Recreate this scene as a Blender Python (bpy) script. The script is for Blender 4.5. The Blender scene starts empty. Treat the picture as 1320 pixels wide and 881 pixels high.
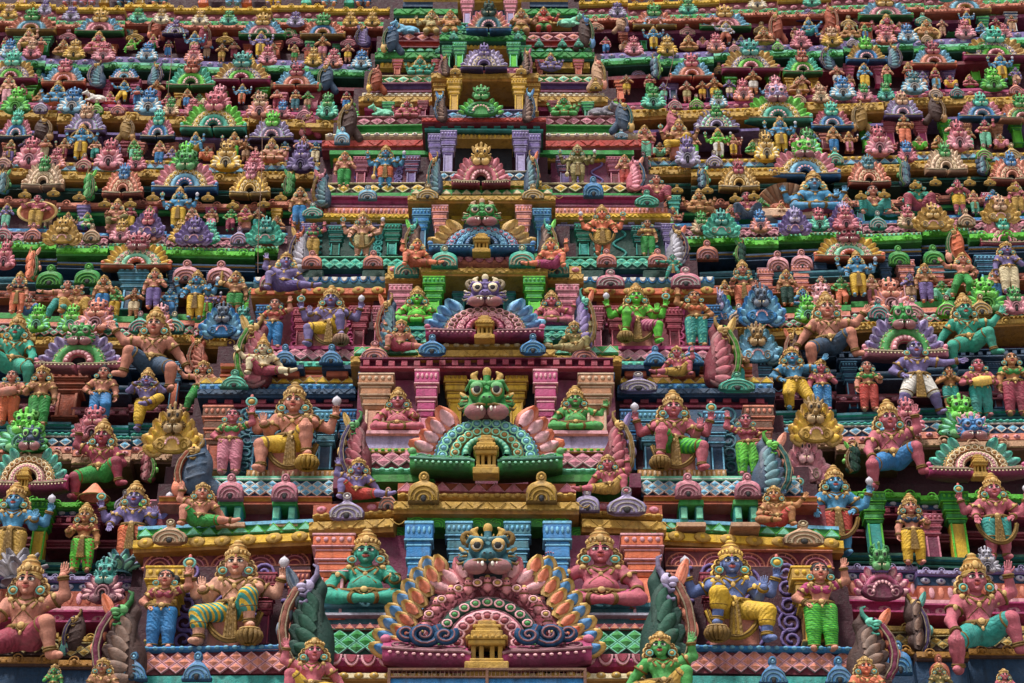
import bpy, math, random
import numpy as np
from mathutils import Matrix, Vector
R = math.radians
random.seed(7)
rng = np.random.default_rng(7)
scene = bpy.context.scene
COL = scene.collection

# ------------------------------------------------------------------ camera
PW, PH = 1320.0, 881.0
FPX = 2463.0
PITCH = R(34.0)
CAM = np.array([0.0, -22.4, 1.7])
ZB, SLOPE = 12.1, 0.35
FWD = np.array([0, math.cos(PITCH), math.sin(PITCH)])
UPV = np.array([0, -math.sin(PITCH), math.cos(PITCH)])
cd = bpy.data.cameras.new('camera')
cam = bpy.data.objects.new('camera', cd)
COL.objects.link(cam)
cam.location = CAM
cam.rotation_euler = (R(90) + PITCH, 0, 0)
cd.sensor_width = 36
cd.lens = 36 * FPX / PW
cd.clip_start = 0.5
cd.clip_end = 3000
scene.camera = cam

def ray(px, py):
    return FWD + (px - PW / 2) / FPX * np.array([1., 0, 0]) + (PH / 2 - py) / FPX * UPV

def at(px, py, off=0.0):
    """point of the leaning facade (brought forward by off) seen at this pixel of the photograph"""
    d = ray(px, py)
    t = (SLOPE * (CAM[2] - ZB) - off - CAM[1]) / (d[1] - SLOPE * d[2])
    return CAM + d * t

def at_y(px, py, Y):
    d = ray(px, py)
    return CAM + d * ((Y - CAM[1]) / d[1])

def at_z(px, py, Z):
    d = ray(px, py)
    return CAM + d * ((Z - CAM[2]) / d[2])

# ------------------------------------------------------------------ paints
def lin(h):
    h = h.lstrip('#')
    out = []
    for i in (0, 2, 4):
        c = int(h[i:i + 2], 16) / 255
        out.append(c / 12.92 if c <= 0.04045 else ((c + 0.055) / 1.055) ** 2.4)
    return tuple(out) + (1.0,)

HEX = dict(
    red='b03a30', orange='c9643c', salmon='cf8068', coral='e07a58', pink='cc7c90', rosepink='d69aa4', magenta='a8386c',
    plum='6c2444', maroon='3c1522', soot='241018', wine='702634', purple='6c5a96', lilac='9c92bc', violet='54447c', blue='2878b4',
    skyblue='68aed0', navy='1c3a58', slate='38506a', teal='2a948c', tealblue='35707e', mint='72c8a6', turquoise='3cb49c', green='2c9040',
    lime='58c030', leaf='2f8030', darkgreen='1c5040', bottle='22443c', gold='b8923e', gilt='b48e3c', yellow='d8ae28', ochre='a07028', darkgold='8a6a30', brown='64402e',
    umber='4a3430', tan='b89070', beige='c8ac90', cream='dccca4', white='d8d4cc', grey='7c7a86', silver='a4a4b4', black='14141a',
    flesh='c4806a', peach='d49a80', bronze='a8724e', tawny='b47a4a', rose='b85c6c', crimson='96384c', skinblue='3f8cb8', skinpurple='766aa0', skinindigo='5a70a8', skingreen='4aa050', skinteal='2c9c84',
    olive='7c7440', khaki='a89a68', charcoal='33353c', rust='9c4a30')
NICE = dict(rosepink='pale pink', skyblue='light blue', slate='slate blue', tealblue='dusky teal', leaf='mid green', darkgreen='dark green',
    bottle='bottle green', darkgold='dull gold', flesh='flesh coloured', peach='peach', bronze='bronze brown', tawny='tawny', rose='rose pink',
    crimson='crimson', skinblue='blue', skinpurple='purple', skinindigo='indigo blue', skingreen='green', skinteal='teal', rust='rust red')
def cname(c):
    return NICE.get(c, c)

_mats = {}
def paint(name, style=None, acc='white', sculpt=True, scale=1.0, folds=False):
    key = (name, style, acc, sculpt, scale, folds)
    if key in _mats:
        return _mats[key]
    m = bpy.data.materials.new('paint_' + name + ('_' + style if style else ''))
    m.use_nodes = True
    nt = m.node_tree
    N, L = nt.nodes, nt.links
    bs = N['Principled BSDF']
    tc = N.new('ShaderNodeTexCoord')
    oi = N.new('ShaderNodeObjectInfo')
    add = N.new('ShaderNodeVectorMath'); add.operation = 'ADD'
    mul = N.new('ShaderNodeMath'); mul.operation = 'MULTIPLY'; mul.inputs[1].default_value = 37.0
    L.new(oi.outputs['Random'], mul.inputs[0])
    geo = N.new('ShaderNodeNewGeometry')
    L.new(geo.outputs['Position'], add.inputs[0]); L.new(mul.outputs[0], add.inputs[1])
    def noise(s, det, vec=None, rough=0.6):
        n = N.new('ShaderNodeTexNoise'); n.inputs['Scale'].default_value = s
        n.inputs['Detail'].default_value = det; n.inputs['Roughness'].default_value = rough
        L.new(vec or add.outputs[0], n.inputs['Vector']); return n.outputs['Fac']
    def ramp(fac, a, b, lo=0.0, hi=1.0):
        r = N.new('ShaderNodeMapRange'); r.inputs[1].default_value = a; r.inputs[2].default_value = b
        r.inputs[3].default_value = lo; r.inputs[4].default_value = hi
        L.new(fac, r.inputs[0]); return r.outputs[0]
    def mix(fac, a, b, mode='MIX'):
        x = N.new('ShaderNodeMix'); x.data_type = 'RGBA'; x.blend_type = mode
        for s, v in ((x.inputs[0], fac), (x.inputs[6], a), (x.inputs[7], b)):
            if isinstance(v, (int, float)): s.default_value = v
            elif isinstance(v, tuple): s.default_value = v
            else: L.new(v, s)
        return x.outputs[2]
    base = lin(HEX[name]); g_ = .3 * base[0] + .5 * base[1] + .2 * base[2]      # sun-bleached: every paint sits a little towards a warm grey of its own depth
    base = tuple(.96 * v + .04 * g_ * k for v, k in zip(base[:3], (1.12, 1.0, .94))) + (1.0,)
    c = base
    if style in ('stripes', 'dots', 'checks'):
        if style == 'stripes':
            w = N.new('ShaderNodeTexWave'); w.inputs['Scale'].default_value = 9 * scale
            w.inputs['Distortion'].default_value = 1.0; w.inputs['Detail'].default_value = 0
            w.bands_direction = 'DIAGONAL'
            L.new(tc.outputs['Object'], w.inputs['Vector'])
            f = ramp(w.outputs['Fac'], 0.5, 0.62)
        elif style == 'dots':
            v = N.new('ShaderNodeTexVoronoi'); v.inputs['Scale'].default_value = 16 * scale
            v.inputs['Randomness'].default_value = 0.35
            L.new(tc.outputs['Object'], v.inputs['Vector'])
            f = ramp(v.outputs['Distance'], 0.33, 0.26)
        else:
            w = N.new('ShaderNodeTexWave'); w.inputs['Scale'].default_value = 12 * scale
            w.inputs['Distortion'].default_value = 3.0
            w.bands_direction = 'Z'
            L.new(tc.outputs['Object'], w.inputs['Vector'])
            f = ramp(w.outputs['Fac'], 0.55, 0.7)
        c = mix(f, base, lin(HEX[acc]))
    # large patches of fading, small mottling, dusty streaks that ran down with the rain
    f1 = noise(2.3, 3)
    c = mix(ramp(f1, 0.40, 0.75, 0, 0.7), c, mix(1.0, c, (1.25, 1.22, 1.20, 1), 'MULTIPLY'))
    f2 = noise(19, 4)
    c = mix(ramp(f2, 0.3, 0.7, 0.0, 1.0), mix(1.0, c, (0.72, 0.70, 0.70, 1), 'MULTIPLY'), c)
    mp = N.new('ShaderNodeMapping'); mp.inputs['Scale'].default_value = (11, 11, 1.3)
    L.new(add.outputs[0], mp.inputs['Vector'])
    f3 = noise(1.0, 4, mp.outputs[0])
    c = mix(ramp(f3, 0.50, 0.74, 0, 0.75), c, mix(1.0, c, (0.34, 0.31, 0.30, 1), 'MULTIPLY'))
    dark = max(base[:3]) < .12
    c = mix(ramp(noise(4.1, 5), 0.42, 0.72, 0, 0.01 if dark else 0.09), c, (0.50, 0.43, 0.39, 1))
    mould = noise(3.4, 7, None, .72)
    c = mix(ramp(mould, 0.58, 0.70, 0, 0.62), c, mix(1.0, c, (0.30, 0.29, 0.28, 1), 'MULTIPLY'))
    f4 = noise(7.5, 6, None, .75)
    c = mix(ramp(f4, 0.67, 0.72, 0, 0.03 if dark else 0.35), c, (0.28, 0.25, 0.23, 1))
    f5 = noise(55, 3)
    c = mix(ramp(f5, 0.60, 0.72, 0, 0.35), c, mix(1.0, c, (0.4, 0.37, 0.36, 1), 'MULTIPLY'))
    if sculpt:
        # worn pale paint on raised ridges
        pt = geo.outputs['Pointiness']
        edge = ramp(pt, 0.520, 0.575, 0, 0.15 if dark else 0.8)
        c = mix(edge, c, mix(0.14, mix(1.0, c, (1.55, 1.5, 1.45, 1), 'MULTIPLY'), (0.9, 0.85, 0.78, 1)))
        c = mix(ramp(pt, 0.492, 0.45, 0, 0.85), c, mix(1.0, c, (0.30, 0.27, 0.28, 1), 'MULTIPLY'))  # grime and shade painted together into the hollows, for contrast
    L.new(c, bs.inputs['Base Color']) if not isinstance(c, tuple) else None
    L.new(ramp(f2, 0.3, 0.7, 0.55, 0.8), bs.inputs['Roughness'])
    bs.inputs['Specular IOR Level'].default_value = 0.28
    bp = N.new('ShaderNodeBump'); bp.inputs['Strength'].default_value = 0.65; bp.inputs['Distance'].default_value = 0.025
    L.new(noise(24, 6, None, .7), bp.inputs['Height']); L.new(bp.outputs[0], bs.inputs['Normal'])
    if folds:
        w = N.new('ShaderNodeTexWave'); w.inputs['Scale'].default_value = 11; w.inputs['Distortion'].default_value = 7; w.inputs['Detail'].default_value = 2; w.bands_direction = 'DIAGONAL'
        L.new(tc.outputs['Object'], w.inputs['Vector'])
        b2 = N.new('ShaderNodeBump'); b2.inputs['Strength'].default_value = .28; b2.inputs['Distance'].default_value = .03
        L.new(w.outputs['Fac'], b2.inputs['Height']); L.new(bp.outputs[0], b2.inputs['Normal']); L.new(b2.outputs[0], bs.inputs['Normal'])
    _mats[key] = m
    return m

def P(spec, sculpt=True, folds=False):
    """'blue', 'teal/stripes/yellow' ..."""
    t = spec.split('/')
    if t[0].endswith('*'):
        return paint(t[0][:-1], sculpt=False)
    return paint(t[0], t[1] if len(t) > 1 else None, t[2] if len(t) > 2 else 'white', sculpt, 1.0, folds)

# ------------------------------------------------------------------ mesh builder
def xform(v, M):
    v = np.asarray(v, float)
    return v if M is None else v @ M[:3, :3].T + M[:3, 3]

def T(loc=(0, 0, 0), rot=(0, 0, 0), sc=(1, 1, 1)):
    from mathutils import Euler
    if isinstance(sc, (int, float)): sc = (sc,) * 3
    return np.array(Matrix.LocRotScale(Vector(loc), Euler(rot), Vector(sc)))

def frame(o, z, y):
    """matrix whose z axis follows z and whose -y side faces -y0"""
    z = np.array(z, float); z /= np.linalg.norm(z)
    y = np.array(y, float); y = y - z * y.dot(z); y /= (np.linalg.norm(y) + 1e-9)
    x = np.cross(y, z)
    M = np.eye(4); M[:3, 0], M[:3, 1], M[:3, 2], M[:3, 3] = x, y, z, o
    return M

class MB:
    def __init__(s): s.V, s.n, s.L, s.S, s.M, s.sm = [], 0, [], [], [], []
    def add(s, v, f, mat=0, M=None, smooth=True):
        v = xform(v, M)
        if M is not None and np.linalg.det(M[:3, :3]) < 0:
            f = [q[::-1] for q in f] if isinstance(f, list) else f[:, ::-1]
        if isinstance(f, list):
            s.L.append(np.concatenate([np.asarray(q) for q in f]) + s.n); ln = [len(q) for q in f]
        else:
            s.L.append(f.reshape(-1) + s.n); ln = [f.shape[1]] * len(f)
        s.S += ln
        s.M += [mat] * len(ln) if isinstance(mat, int) else list(mat)
        s.sm += [smooth] * len(ln)
        s.V.append(v); s.n += len(v)
        return s
    def merge(s, o, M=None, mats=None):
        v = xform(np.concatenate(o.V), M)
        f = np.concatenate(o.L); S = o.S
        if M is not None and np.linalg.det(M[:3, :3]) < 0:
            out, i = [], 0
            for k in S: out.append(f[i:i + k][::-1]); i += k
            f = np.concatenate(out)
        s.V.append(v); s.L.append(f + s.n); s.n += len(v); s.S += S; s.sm += o.sm
        s.M += o.M if mats is None else [mats[m] for m in o.M]
        return s
    def mesh(s, name):
        me = bpy.data.meshes.new(name)
        if not s.V: return me
        v = np.concatenate(s.V).astype(np.float32); lo = np.concatenate(s.L).astype(np.int32); S = np.array(s.S, np.int32)
        me.vertices.add(len(v)); me.vertices.foreach_set('co', v.ravel())
        me.loops.add(len(lo)); me.loops.foreach_set('vertex_index', lo)
        me.polygons.add(len(S)); me.polygons.foreach_set('loop_start', np.concatenate([[0], np.cumsum(S)[:-1]]).astype(np.int32))
        try: me.polygons.foreach_set('loop_total', S)
        except Exception: pass
        me.polygons.foreach_set('material_index', np.array(s.M, np.int32))
        me.polygons.foreach_set('use_smooth', np.array(s.sm, bool))
        me.update(calc_edges=True); me.validate()
        return me

def grid_faces(nu, nv, cu=False, cv=False):
    i, j = np.meshgrid(np.arange(nu if cu else nu - 1), np.arange(nv if cv else nv - 1), indexing='ij')
    i, j = i.ravel(), j.ravel(); i2, j2 = (i + 1) % nu, (j + 1) % nv
    return np.stack([i * nv + j, i2 * nv + j, i2 * nv + j2, i * nv + j2], 1)

def cbox(mb, c, s, b=0.0, mat=0, M=None, taper=None):
    """box (centre, full size) with chamfered edges; taper scales the top's x and y"""
    s = np.array(s, float) / 2; b = min(b, 0.45 * s.min() * 2 / 2)
    sg = np.array([[x, y, z] for x in (-1, 1) for y in (-1, 1) for z in (-1, 1)], float)
    if b <= 0:
        v = sg * s; f = [[0, 1, 3, 2], [4, 6, 7, 5], [0, 4, 5, 1], [2, 3, 7, 6], [0, 2, 6, 4], [1, 5, 7, 3]]
    else:
        v = np.zeros((24, 3))
        for k in range(8):
            for a in range(3):
                q = s - b; q[a] = s[a]
                v[k * 3 + a] = sg[k] * q
        idx = lambda x, y, z, a: ((x * 2 + y) * 2 + z) * 3 + a
        f = []
        for a in range(3):
            o = [q for q in range(3) if q != a]
            for e in (0, 1):
                loop = []
                for (p, q) in ((0, 0), (1, 0), (1, 1), (0, 1)):
                    t = [0, 0, 0]; t[a] = e; t[o[0]] = p; t[o[1]] = q
                    loop.append(idx(*t, a))
                if (e == 1) == (a == 1): loop = loop[::-1]
                f.append(loop)
        for a in range(3):
            o = [q for q in range(3) if q != a]
            for p in (0, 1):
                for q in (0, 1):
                    t0 = [0, 0, 0]; t0[o[0]] = p; t0[o[1]] = q; t1 = list(t0); t1[a] = 1
                    loop = [idx(*t0, o[0]), idx(*t1, o[0]), idx(*t1, o[1]), idx(*t0, o[1])]
                    f.append(loop)
        for k in range(8): f.append([k * 3, k * 3 + 1, k * 3 + 2])
        # orient outward
        ff = []
        for q in f:
            p = v[q]; n = np.cross(p[1] - p[0], p[2] - p[0])
            ff.append(q if n.dot(p.mean(0)) > 0 else q[::-1])
        f = ff
    if taper is not None:
        k = np.where(v[:, 2] > 0, 1, 0)[:, None]
        v = v * (1 + k * (np.array([taper[0], taper[1], 1]) - 1))
    v = v + np.array(c, float)
    mb.add(v, f, mat, M, smooth=False)

def ellip(mb, c, r, mat=0, M=None, nu=10, nv=6):
    if isinstance(r, (int, float)): r = (r, r, r)
    u = np.linspace(0, 2 * np.pi, nu, endpoint=False); w = np.linspace(-np.pi / 2, np.pi / 2, nv + 1)
    U, W = np.meshgrid(u, w, indexing='ij')
    v = np.stack([np.cos(W) * np.cos(U) * r[0], np.cos(W) * np.sin(U) * r[1], np.sin(W) * r[2]], -1).reshape(-1, 3) + np.array(c, float)
    mb.add(v, grid_faces(nu, nv + 1, cu=True), mat, M)

def lathe(mb, prof, n=12, mat=0, M=None, mats=None, smooth=True):
    prof = np.array(prof, float); u = np.linspace(0, 2 * np.pi, n, endpoint=False)
    v = np.stack([np.outer(np.cos(u), prof[:, 0]), np.outer(np.sin(u), prof[:, 0]), np.tile(prof[:, 1], (n, 1))], -1).reshape(-1, 3)
    f = grid_faces(n, len(prof), cu=True)
    if mats is not None: mat = list(np.tile(mats, n))
    mb.add(v, f, mat, M, smooth)

def tube(mb, pts, r, mat=0, M=None, n=6, closed=False, flat=1.0, up=(0, 1, 0)):
    pts = np.array(pts, float); k = len(pts)
    r = np.full(k, r) if np.isscalar(r) else np.array(r, float)
    if closed: tg = np.roll(pts, -1, 0) - np.roll(pts, 1, 0)
    else: tg = np.gradient(pts, axis=0)
    tg /= np.linalg.norm(tg, axis=1)[:, None] + 1e-9
    up = np.array(up, float)
    a = np.cross(tg, up); ln = np.linalg.norm(a, axis=1)[:, None]
    a = np.where(ln < 1e-3, np.array([1., 0, 0]), a / (ln + 1e-9)); b = np.cross(a, tg)
    an = np.linspace(0, 2 * np.pi, n, endpoint=False)
    v = pts[:, None] + r[:, None, None] * (np.cos(an)[None, :, None] * a[:, None] + flat * np.sin(an)[None, :, None] * b[:, None])
    f = grid_faces(k, n, cu=closed, cv=True)[:, ::-1]
    fl = f
    mb.add(v.reshape(-1, 3), fl, mat, M)
    if not closed:
        mb.add(np.vstack([v[0], v[-1]]), [list(range(n)), list(range(2 * n - 1, n - 1, -1))], mat, M)

def prism(mb, poly, d, mat=0, M=None, bev=0.0, fmat=None, y0=0.0):
    """outline in x,z (counter-clockwise seen from -y), front face at y0-d, back at y0, front edge bevelled by inset"""
    p = np.array(poly, float); n = len(p)
    loops = [np.stack([p[:, 0], np.full(n, y0), p[:, 1]], 1)]
    if bev > 0:
        e = np.roll(p, -1, 0) - np.roll(p, 1, 0); e /= np.linalg.norm(e, axis=1)[:, None] + 1e-9
        nin = np.stack([-e[:, 1], e[:, 0]], 1)
        loops.append(np.stack([p[:, 0], np.full(n, y0 - d + bev), p[:, 1]], 1))
        q = p + nin * bev
        loops.append(np.stack([q[:, 0], np.full(n, y0 - d), q[:, 1]], 1))
    else:
        loops.append(np.stack([p[:, 0], np.full(n, y0 - d), p[:, 1]], 1))
    k = len(loops)
    f = [list(q) for q in grid_faces(k, n, cv=True)]
    mm = [mat] * len(f)
    f.append(list(range((k - 1) * n, k * n))); mm.append(mat if fmat is None else fmat)
    f.append(list(range(n))[::-1]); mm.append(mat)
    mb.add(np.vstack(loops), f, mm, M, smooth=False)

def disc_boss(mb, c, r, mats=(0, 1, 0), M=None, d=0.5, n=10):
    """round flower boss facing -y: dish, ring, button"""
    lathe(mb, [(r, 0), (r, d * r * .5), (r * .8, d * r * .8), (r * .62, d * r * .55), (r * .55, d * r * .5), (r * .42, d * r), (0.001, d * r * 1.15)], n, M=(M if M is not None else np.eye(4)) @ T(c, (R(90), 0, 0)),
          mats=[mats[0], mats[1], mats[1], mats[0], mats[2], mats[2]])

# ------------------------------------------------------------------ implicit sculpting
class Clay:
    def __init__(s): s.pr = []
    def cap(s, a, b, ra, rb=None, k=.02, m=0, sub=False): s.pr.append(('c', np.array(a, float), np.array(b, float), ra, ra if rb is None else rb, k, m, sub)); return s
    def ell(s, c, r, k=.02, m=0, sub=False, rot=None):
        r = np.array([r] * 3 if np.isscalar(r) else r, float)
        s.pr.append(('e', np.array(c, float), r, None if rot is None else np.array(Matrix.Rotation(rot[1], 3, rot[0])), 0, k, m, sub)); return s
    def field(s, cell, pad=None):
        lo, hi = np.full(3, 1e9), np.full(3, -1e9)
        for p in s.pr:
            if p[7]: continue
            if p[0] == 'c': q = np.stack([p[1] - p[3], p[1] + p[3], p[2] - p[4], p[2] + p[4]])
            else:
                m = p[2].max() if p[3] is not None else p[2]
                q = np.stack([p[1] - m, p[1] + m])
            lo, hi = np.minimum(lo, q.min(0)), np.maximum(hi, q.max(0))
        lo -= 3 * cell; hi += 3 * cell
        n = np.ceil((hi - lo) / cell).astype(int) + 1
        s.lo, s.cell, s.n = lo, cell, n
        F = np.full(n, 0.25, np.float32); ID = np.zeros(n, np.int16); BEST = np.full(n, 9., np.float32)
        ax = [(lo[i] + np.arange(n[i]) * cell).astype(np.float32) for i in range(3)]
        for p in s.pr:
            mg = p[5] + 3 * cell
            if p[0] == 'c': a, b = np.minimum(p[1] - p[3], p[2] - p[4]) - mg, np.maximum(p[1] + p[3], p[2] + p[4]) + mg
            else:
                m = (p[2].max() if p[3] is not None else p[2]) + mg; a, b = p[1] - m, p[1] + m
            i0 = np.clip(np.floor((a - lo) / cell).astype(int), 0, n); i1 = np.clip(np.ceil((b - lo) / cell).astype(int) + 1, 0, n)
            if (i1 <= i0).any(): continue
            sl = tuple(slice(i0[i], i1[i]) for i in range(3))
            X, Y, Z = np.meshgrid(*[ax[i][sl[i]] for i in range(3)], indexing='ij')
            if p[0] == 'c':
                A, B = p[1], p[2]; ba = B - A; L2 = max(float(ba @ ba), 1e-9)
                h = np.clip(((X - A[0]) * ba[0] + (Y - A[1]) * ba[1] + (Z - A[2]) * ba[2]) / L2, 0, 1)
                d = np.sqrt((X - A[0] - h * ba[0]) ** 2 + (Y - A[1] - h * ba[1]) ** 2 + (Z - A[2] - h * ba[2]) ** 2) - (p[3] + (p[4] - p[3]) * h)
            else:
                x, y, z = X - p[1][0], Y - p[1][1], Z - p[1][2]
                if p[3] is not None:
                    M = p[3]; x, y, z = M[0, 0] * x + M[1, 0] * y + M[2, 0] * z, M[0, 1] * x + M[1, 1] * y + M[2, 1] * z, M[0, 2] * x + M[1, 2] * y + M[2, 2] * z
                r = p[2]
                k0 = np.sqrt((x / r[0]) ** 2 + (y / r[1]) ** 2 + (z / r[2]) ** 2)
                k1 = np.sqrt((x / r[0] ** 2) ** 2 + (y / r[1] ** 2) ** 2 + (z / r[2] ** 2) ** 2) + 1e-9
                d = k0 * (k0 - 1) / k1
            f = F[sl]; k = p[5]
            if p[7]:
                h = np.clip(0.5 - 0.5 * (f + d) / k, 0, 1)
                F[sl] = f * (1 - h) - d * h + k * h * (1 - h)
            else:
                h = np.clip(0.5 + 0.5 * (d - f) / k, 0, 1)
                F[sl] = d * (1 - h) + f * h - k * h * (1 - h)
                bs = BEST[sl]; w = d < bs
                bs[w] = d[w]; ID[sl][w] = p[6]
        s.F, s.ID = F, ID
        return s
    def inside(s, p):
        i = np.round((np.asarray(p) - s.lo) / s.cell).astype(int)
        ok = ((i >= 0) & (i < s.n)).all(-1)
        i = np.clip(i, 0, s.n - 1)
        return np.where(ok, s.F[i[..., 0], i[..., 1], i[..., 2]], 0.2)
    def cast(s, o, d, far=0.6, inward=True):
        """first surface point on the ray; inward: starts outside"""
        o, d = np.array(o, float), np.array(d, float)
        t = np.arange(0, far, s.cell * .5)
        f = s.inside(o + t[:, None] * d)
        w = np.where(f < 0 if inward else f > 0)[0]
        return None if len(w) == 0 else o + d * t[w[0]]
    def mb(s, cell):
        s.field(cell)
        F = s.F; n = s.n
        ins = F < 0
        c = np.zeros(n - 1, np.int8)
        for dx in (0, 1):
            for dy in (0, 1):
                for dz in (0, 1):
                    c += ins[dx:n[0] - 1 + dx, dy:n[1] - 1 + dy, dz:n[2] - 1 + dz]
        act = (c > 0) & (c < 8)
        idx = np.full(n - 1, -1, np.int64); I = np.argwhere(act); idx[act] = np.arange(len(I))
        acc = np.zeros((len(I), 3)); cnt = np.zeros(len(I))
        cr = [np.array(q) for q in ((0, 0, 0), (1, 0, 0), (0, 1, 0), (1, 1, 0), (0, 0, 1), (1, 0, 1), (0, 1, 1), (1, 1, 1))]
        for a, b in ((0, 1), (2, 3), (4, 5), (6, 7), (0, 2), (1, 3), (4, 6), (5, 7), (0, 4), (1, 5), (2, 6), (3, 7)):
            A, B = I + cr[a], I + cr[b]
            fa, fb = F[A[:, 0], A[:, 1], A[:, 2]], F[B[:, 0], B[:, 1], B[:, 2]]
            w = (fa < 0) != (fb < 0)
            t = np.where(w, fa / np.where(w, fa - fb, 1), 0)[:, None]
            acc += w[:, None] * (A + (B - A) * t); cnt += w
        v = s.lo + acc / cnt[:, None] * s.cell
        faces = []
        for ax in range(3):
            o = [q for q in range(3) if q != ax]
            e = np.zeros(3, int); e[ax] = 1
            sl0 = [slice(1, n[i] - 1) for i in range(3)]; sl0[ax] = slice(0, n[ax] - 1)
            a0 = ins[tuple(sl0)]
            sl1 = list(sl0); sl1[ax] = slice(1, n[ax])
            a1 = ins[tuple(sl1)]
            W = np.argwhere(a0 != a1)
            if len(W) == 0: continue
            neg = a0[W[:, 0], W[:, 1], W[:, 2]]
            base = W.copy()
            for q in o: base[:, q] += 1
            g = []
            for (p, q) in ((0, 0), (1, 0), (1, 1), (0, 1)):
                t = base.copy(); t[:, o[0]] -= 1 - p; t[:, o[1]] -= 1 - q
                g.append(idx[t[:, 0], t[:, 1], t[:, 2]])
            f = np.stack(g, 1)
            flip = neg if ax != 1 else ~neg
            f[~flip] = f[~flip][:, ::-1]
            faces.append(f)
        f = np.concatenate(faces)
        f = f[(f >= 0).all(1)]
        ce = v[f].mean(1)
        i = np.clip(np.round((ce - s.lo) / s.cell).astype(int), 0, n - 1)
        m = MB(); m.add(v, f, list(s.ID[i[:, 0], i[:, 1], i[:, 2]].astype(int)))
        return m
# ------------------------------------------------------------------ things and parts
def link(name, data, parent=None):
    o = bpy.data.objects.new(name, data); COL.objects.link(o)
    if parent is not None: o.parent = parent
    return o

class Proto:
    """one kind of thing: parts [(name, mesh, slots, parent index)], copied with shared meshes and own paints"""
    def __init__(s): s.parts = []; s.h = 1.0
    def part(s, name, mb, slots, parent=0):
        if isinstance(mb, MB):
            used = sorted(set(mb.M)); remap = {u: i for i, u in enumerate(used)}
            mb.M = [remap[m] for m in mb.M]; slots = [slots[u] for u in used]
            me = mb.mesh(name)
        else: me = mb
        for _ in slots: me.materials.append(None)
        s.parts.append((name, me, slots, parent)); return len(s.parts) - 1

def make(proto, name, M, cols, label=None, cat=None, group=None, skip=()):
    objs = []
    for i, (nm, me, slots, par) in enumerate(proto.parts):
        if nm in skip: objs.append(None); continue
        o = link(name if i == 0 else nm, me, None if i == 0 else objs[par])
        for k, sl in enumerate(slots):
            o.material_slots[k].link = 'OBJECT'
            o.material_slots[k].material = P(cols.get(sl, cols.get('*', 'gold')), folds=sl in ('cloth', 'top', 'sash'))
        objs.append(o)
    r = objs[0]; r.matrix_world = Matrix(M.tolist() if isinstance(M, np.ndarray) else M)
    if label: r['label'] = label
    if cat: r['category'] = cat
    if group: r['group'] = group
    return r

# ------------------------------------------------------------------ heads and hands
def head_mb(cell=.036):
    """height 1, chin at -0.5, looking along -y; mats 0 skin 1 eye white 2 black 3 lip"""
    c = Clay()
    c.ell((0, .03, .12), (.37, .40, .40)); c.ell((0, -.08, -.20), (.27, .27, .28), k=.12)
    for s in (-1, 1):
        c.ell((s * .17, -.20, -.13), .13, k=.08)
        c.cap((s * .05, -.355, .15), (s * .25, -.28, .14), .035, .03, k=.05)
        c.ell((s * .055, -.41, -.105), .045, k=.03)
        c.ell((s * .37, .02, -.02), (.05, .09, .16), k=.03)
        c.ell((s * .15, -.40, .035), (.10, .06, .06), k=.03, sub=True)
    c.cap((0, -.36, .10), (0, -.455, -.09), .04, .06, k=.04)
    c.ell((0, -.30, -.40), .09, k=.06)
    c.ell((0, -.385, -.225), (.125, .045, .036), k=.012, m=3); c.ell((0, -.375, -.275), (.10, .05, .036), k=.012, m=3)
    m = c.mb(cell)
    for s in (-1, 1):
        ellip(m, (s * .15, -.315, .035), (.115, .055, .07), 1, nu=10, nv=6)
        ellip(m, (s * .145, -.352, .035), (.056, .026, .06), 2, nu=8, nv=5)
        tube(m, [(s * .05, -.375, .055), (s * .12, -.378, .098), (s * .2, -.355, .09), (s * .28, -.29, .045)], .02, 2, n=4)
        tube(m, [(s * .045, -.392, .16), (s * .14, -.375, .20), (s * .28, -.285, .155)], [.02, .03, .012], 2, n=4)
    ellip(m, (0, -.375, .25), (.03, .03, .07), 3, nu=6, nv=4)
    return m
HEAD_HI, HEAD_LO = head_mb(.034), head_mb(.06)

def hand_mb(curl, cell):
    """length 1 along +z from the wrist, palm to -y, thumb on +x"""
    c = Clay()
    c.cap((-.12, 0, .12), (-.15, 0, .42), .11, .10, k=.06); c.cap((.12, 0, .12), (.15, 0, .42), .11, .10, k=.06); c.cap((0, 0, -.05), (0, 0, .3), .13, .12, k=.06)
    for i, (x, l) in enumerate(((-.21, .36), (-.07, .47), (.07, .50), (.20, .43))):
        a = np.array([x, 0, .47]); d = np.array([x * .35, -curl * .35, 1.]); d /= np.linalg.norm(d)
        b = a + d * l * .5; d2 = np.array([x * .2, -curl * 1.4, 1 - curl * .9]); d2 /= np.linalg.norm(d2)
        c.cap(a, b, .068, .06, k=.015); c.cap(b, b + d2 * l * .5, .06, .048, k=.015)
    c.cap((.17, -.02, .12), (.36, -.06, .32), .085, .07, k=.03); c.cap((.36, -.06, .32), (.40, -.10 - curl * .1, .52), .07, .05, k=.02)
    return c.mb(cell)
HANDS = {(k, l): hand_mb({'open': .12, 'curl': .75}[k], {1: .042, 0: .07}[l]) for k in ('open', 'curl') for l in (0, 1)}

def ringtube(mb, c, axis, r, t, mat=0, n=12, flat=1.0, sq=(1, 1)):
    M = frame(c, axis, (0.31, 1, .17))
    u = np.linspace(0, 2 * np.pi, n, endpoint=False)
    tube(mb, np.stack([r * sq[0] * np.cos(u), r * sq[1] * np.sin(u), 0 * u], 1), t, mat, M, n=5, closed=True, up=(0, 0, 1), flat=flat)

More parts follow.
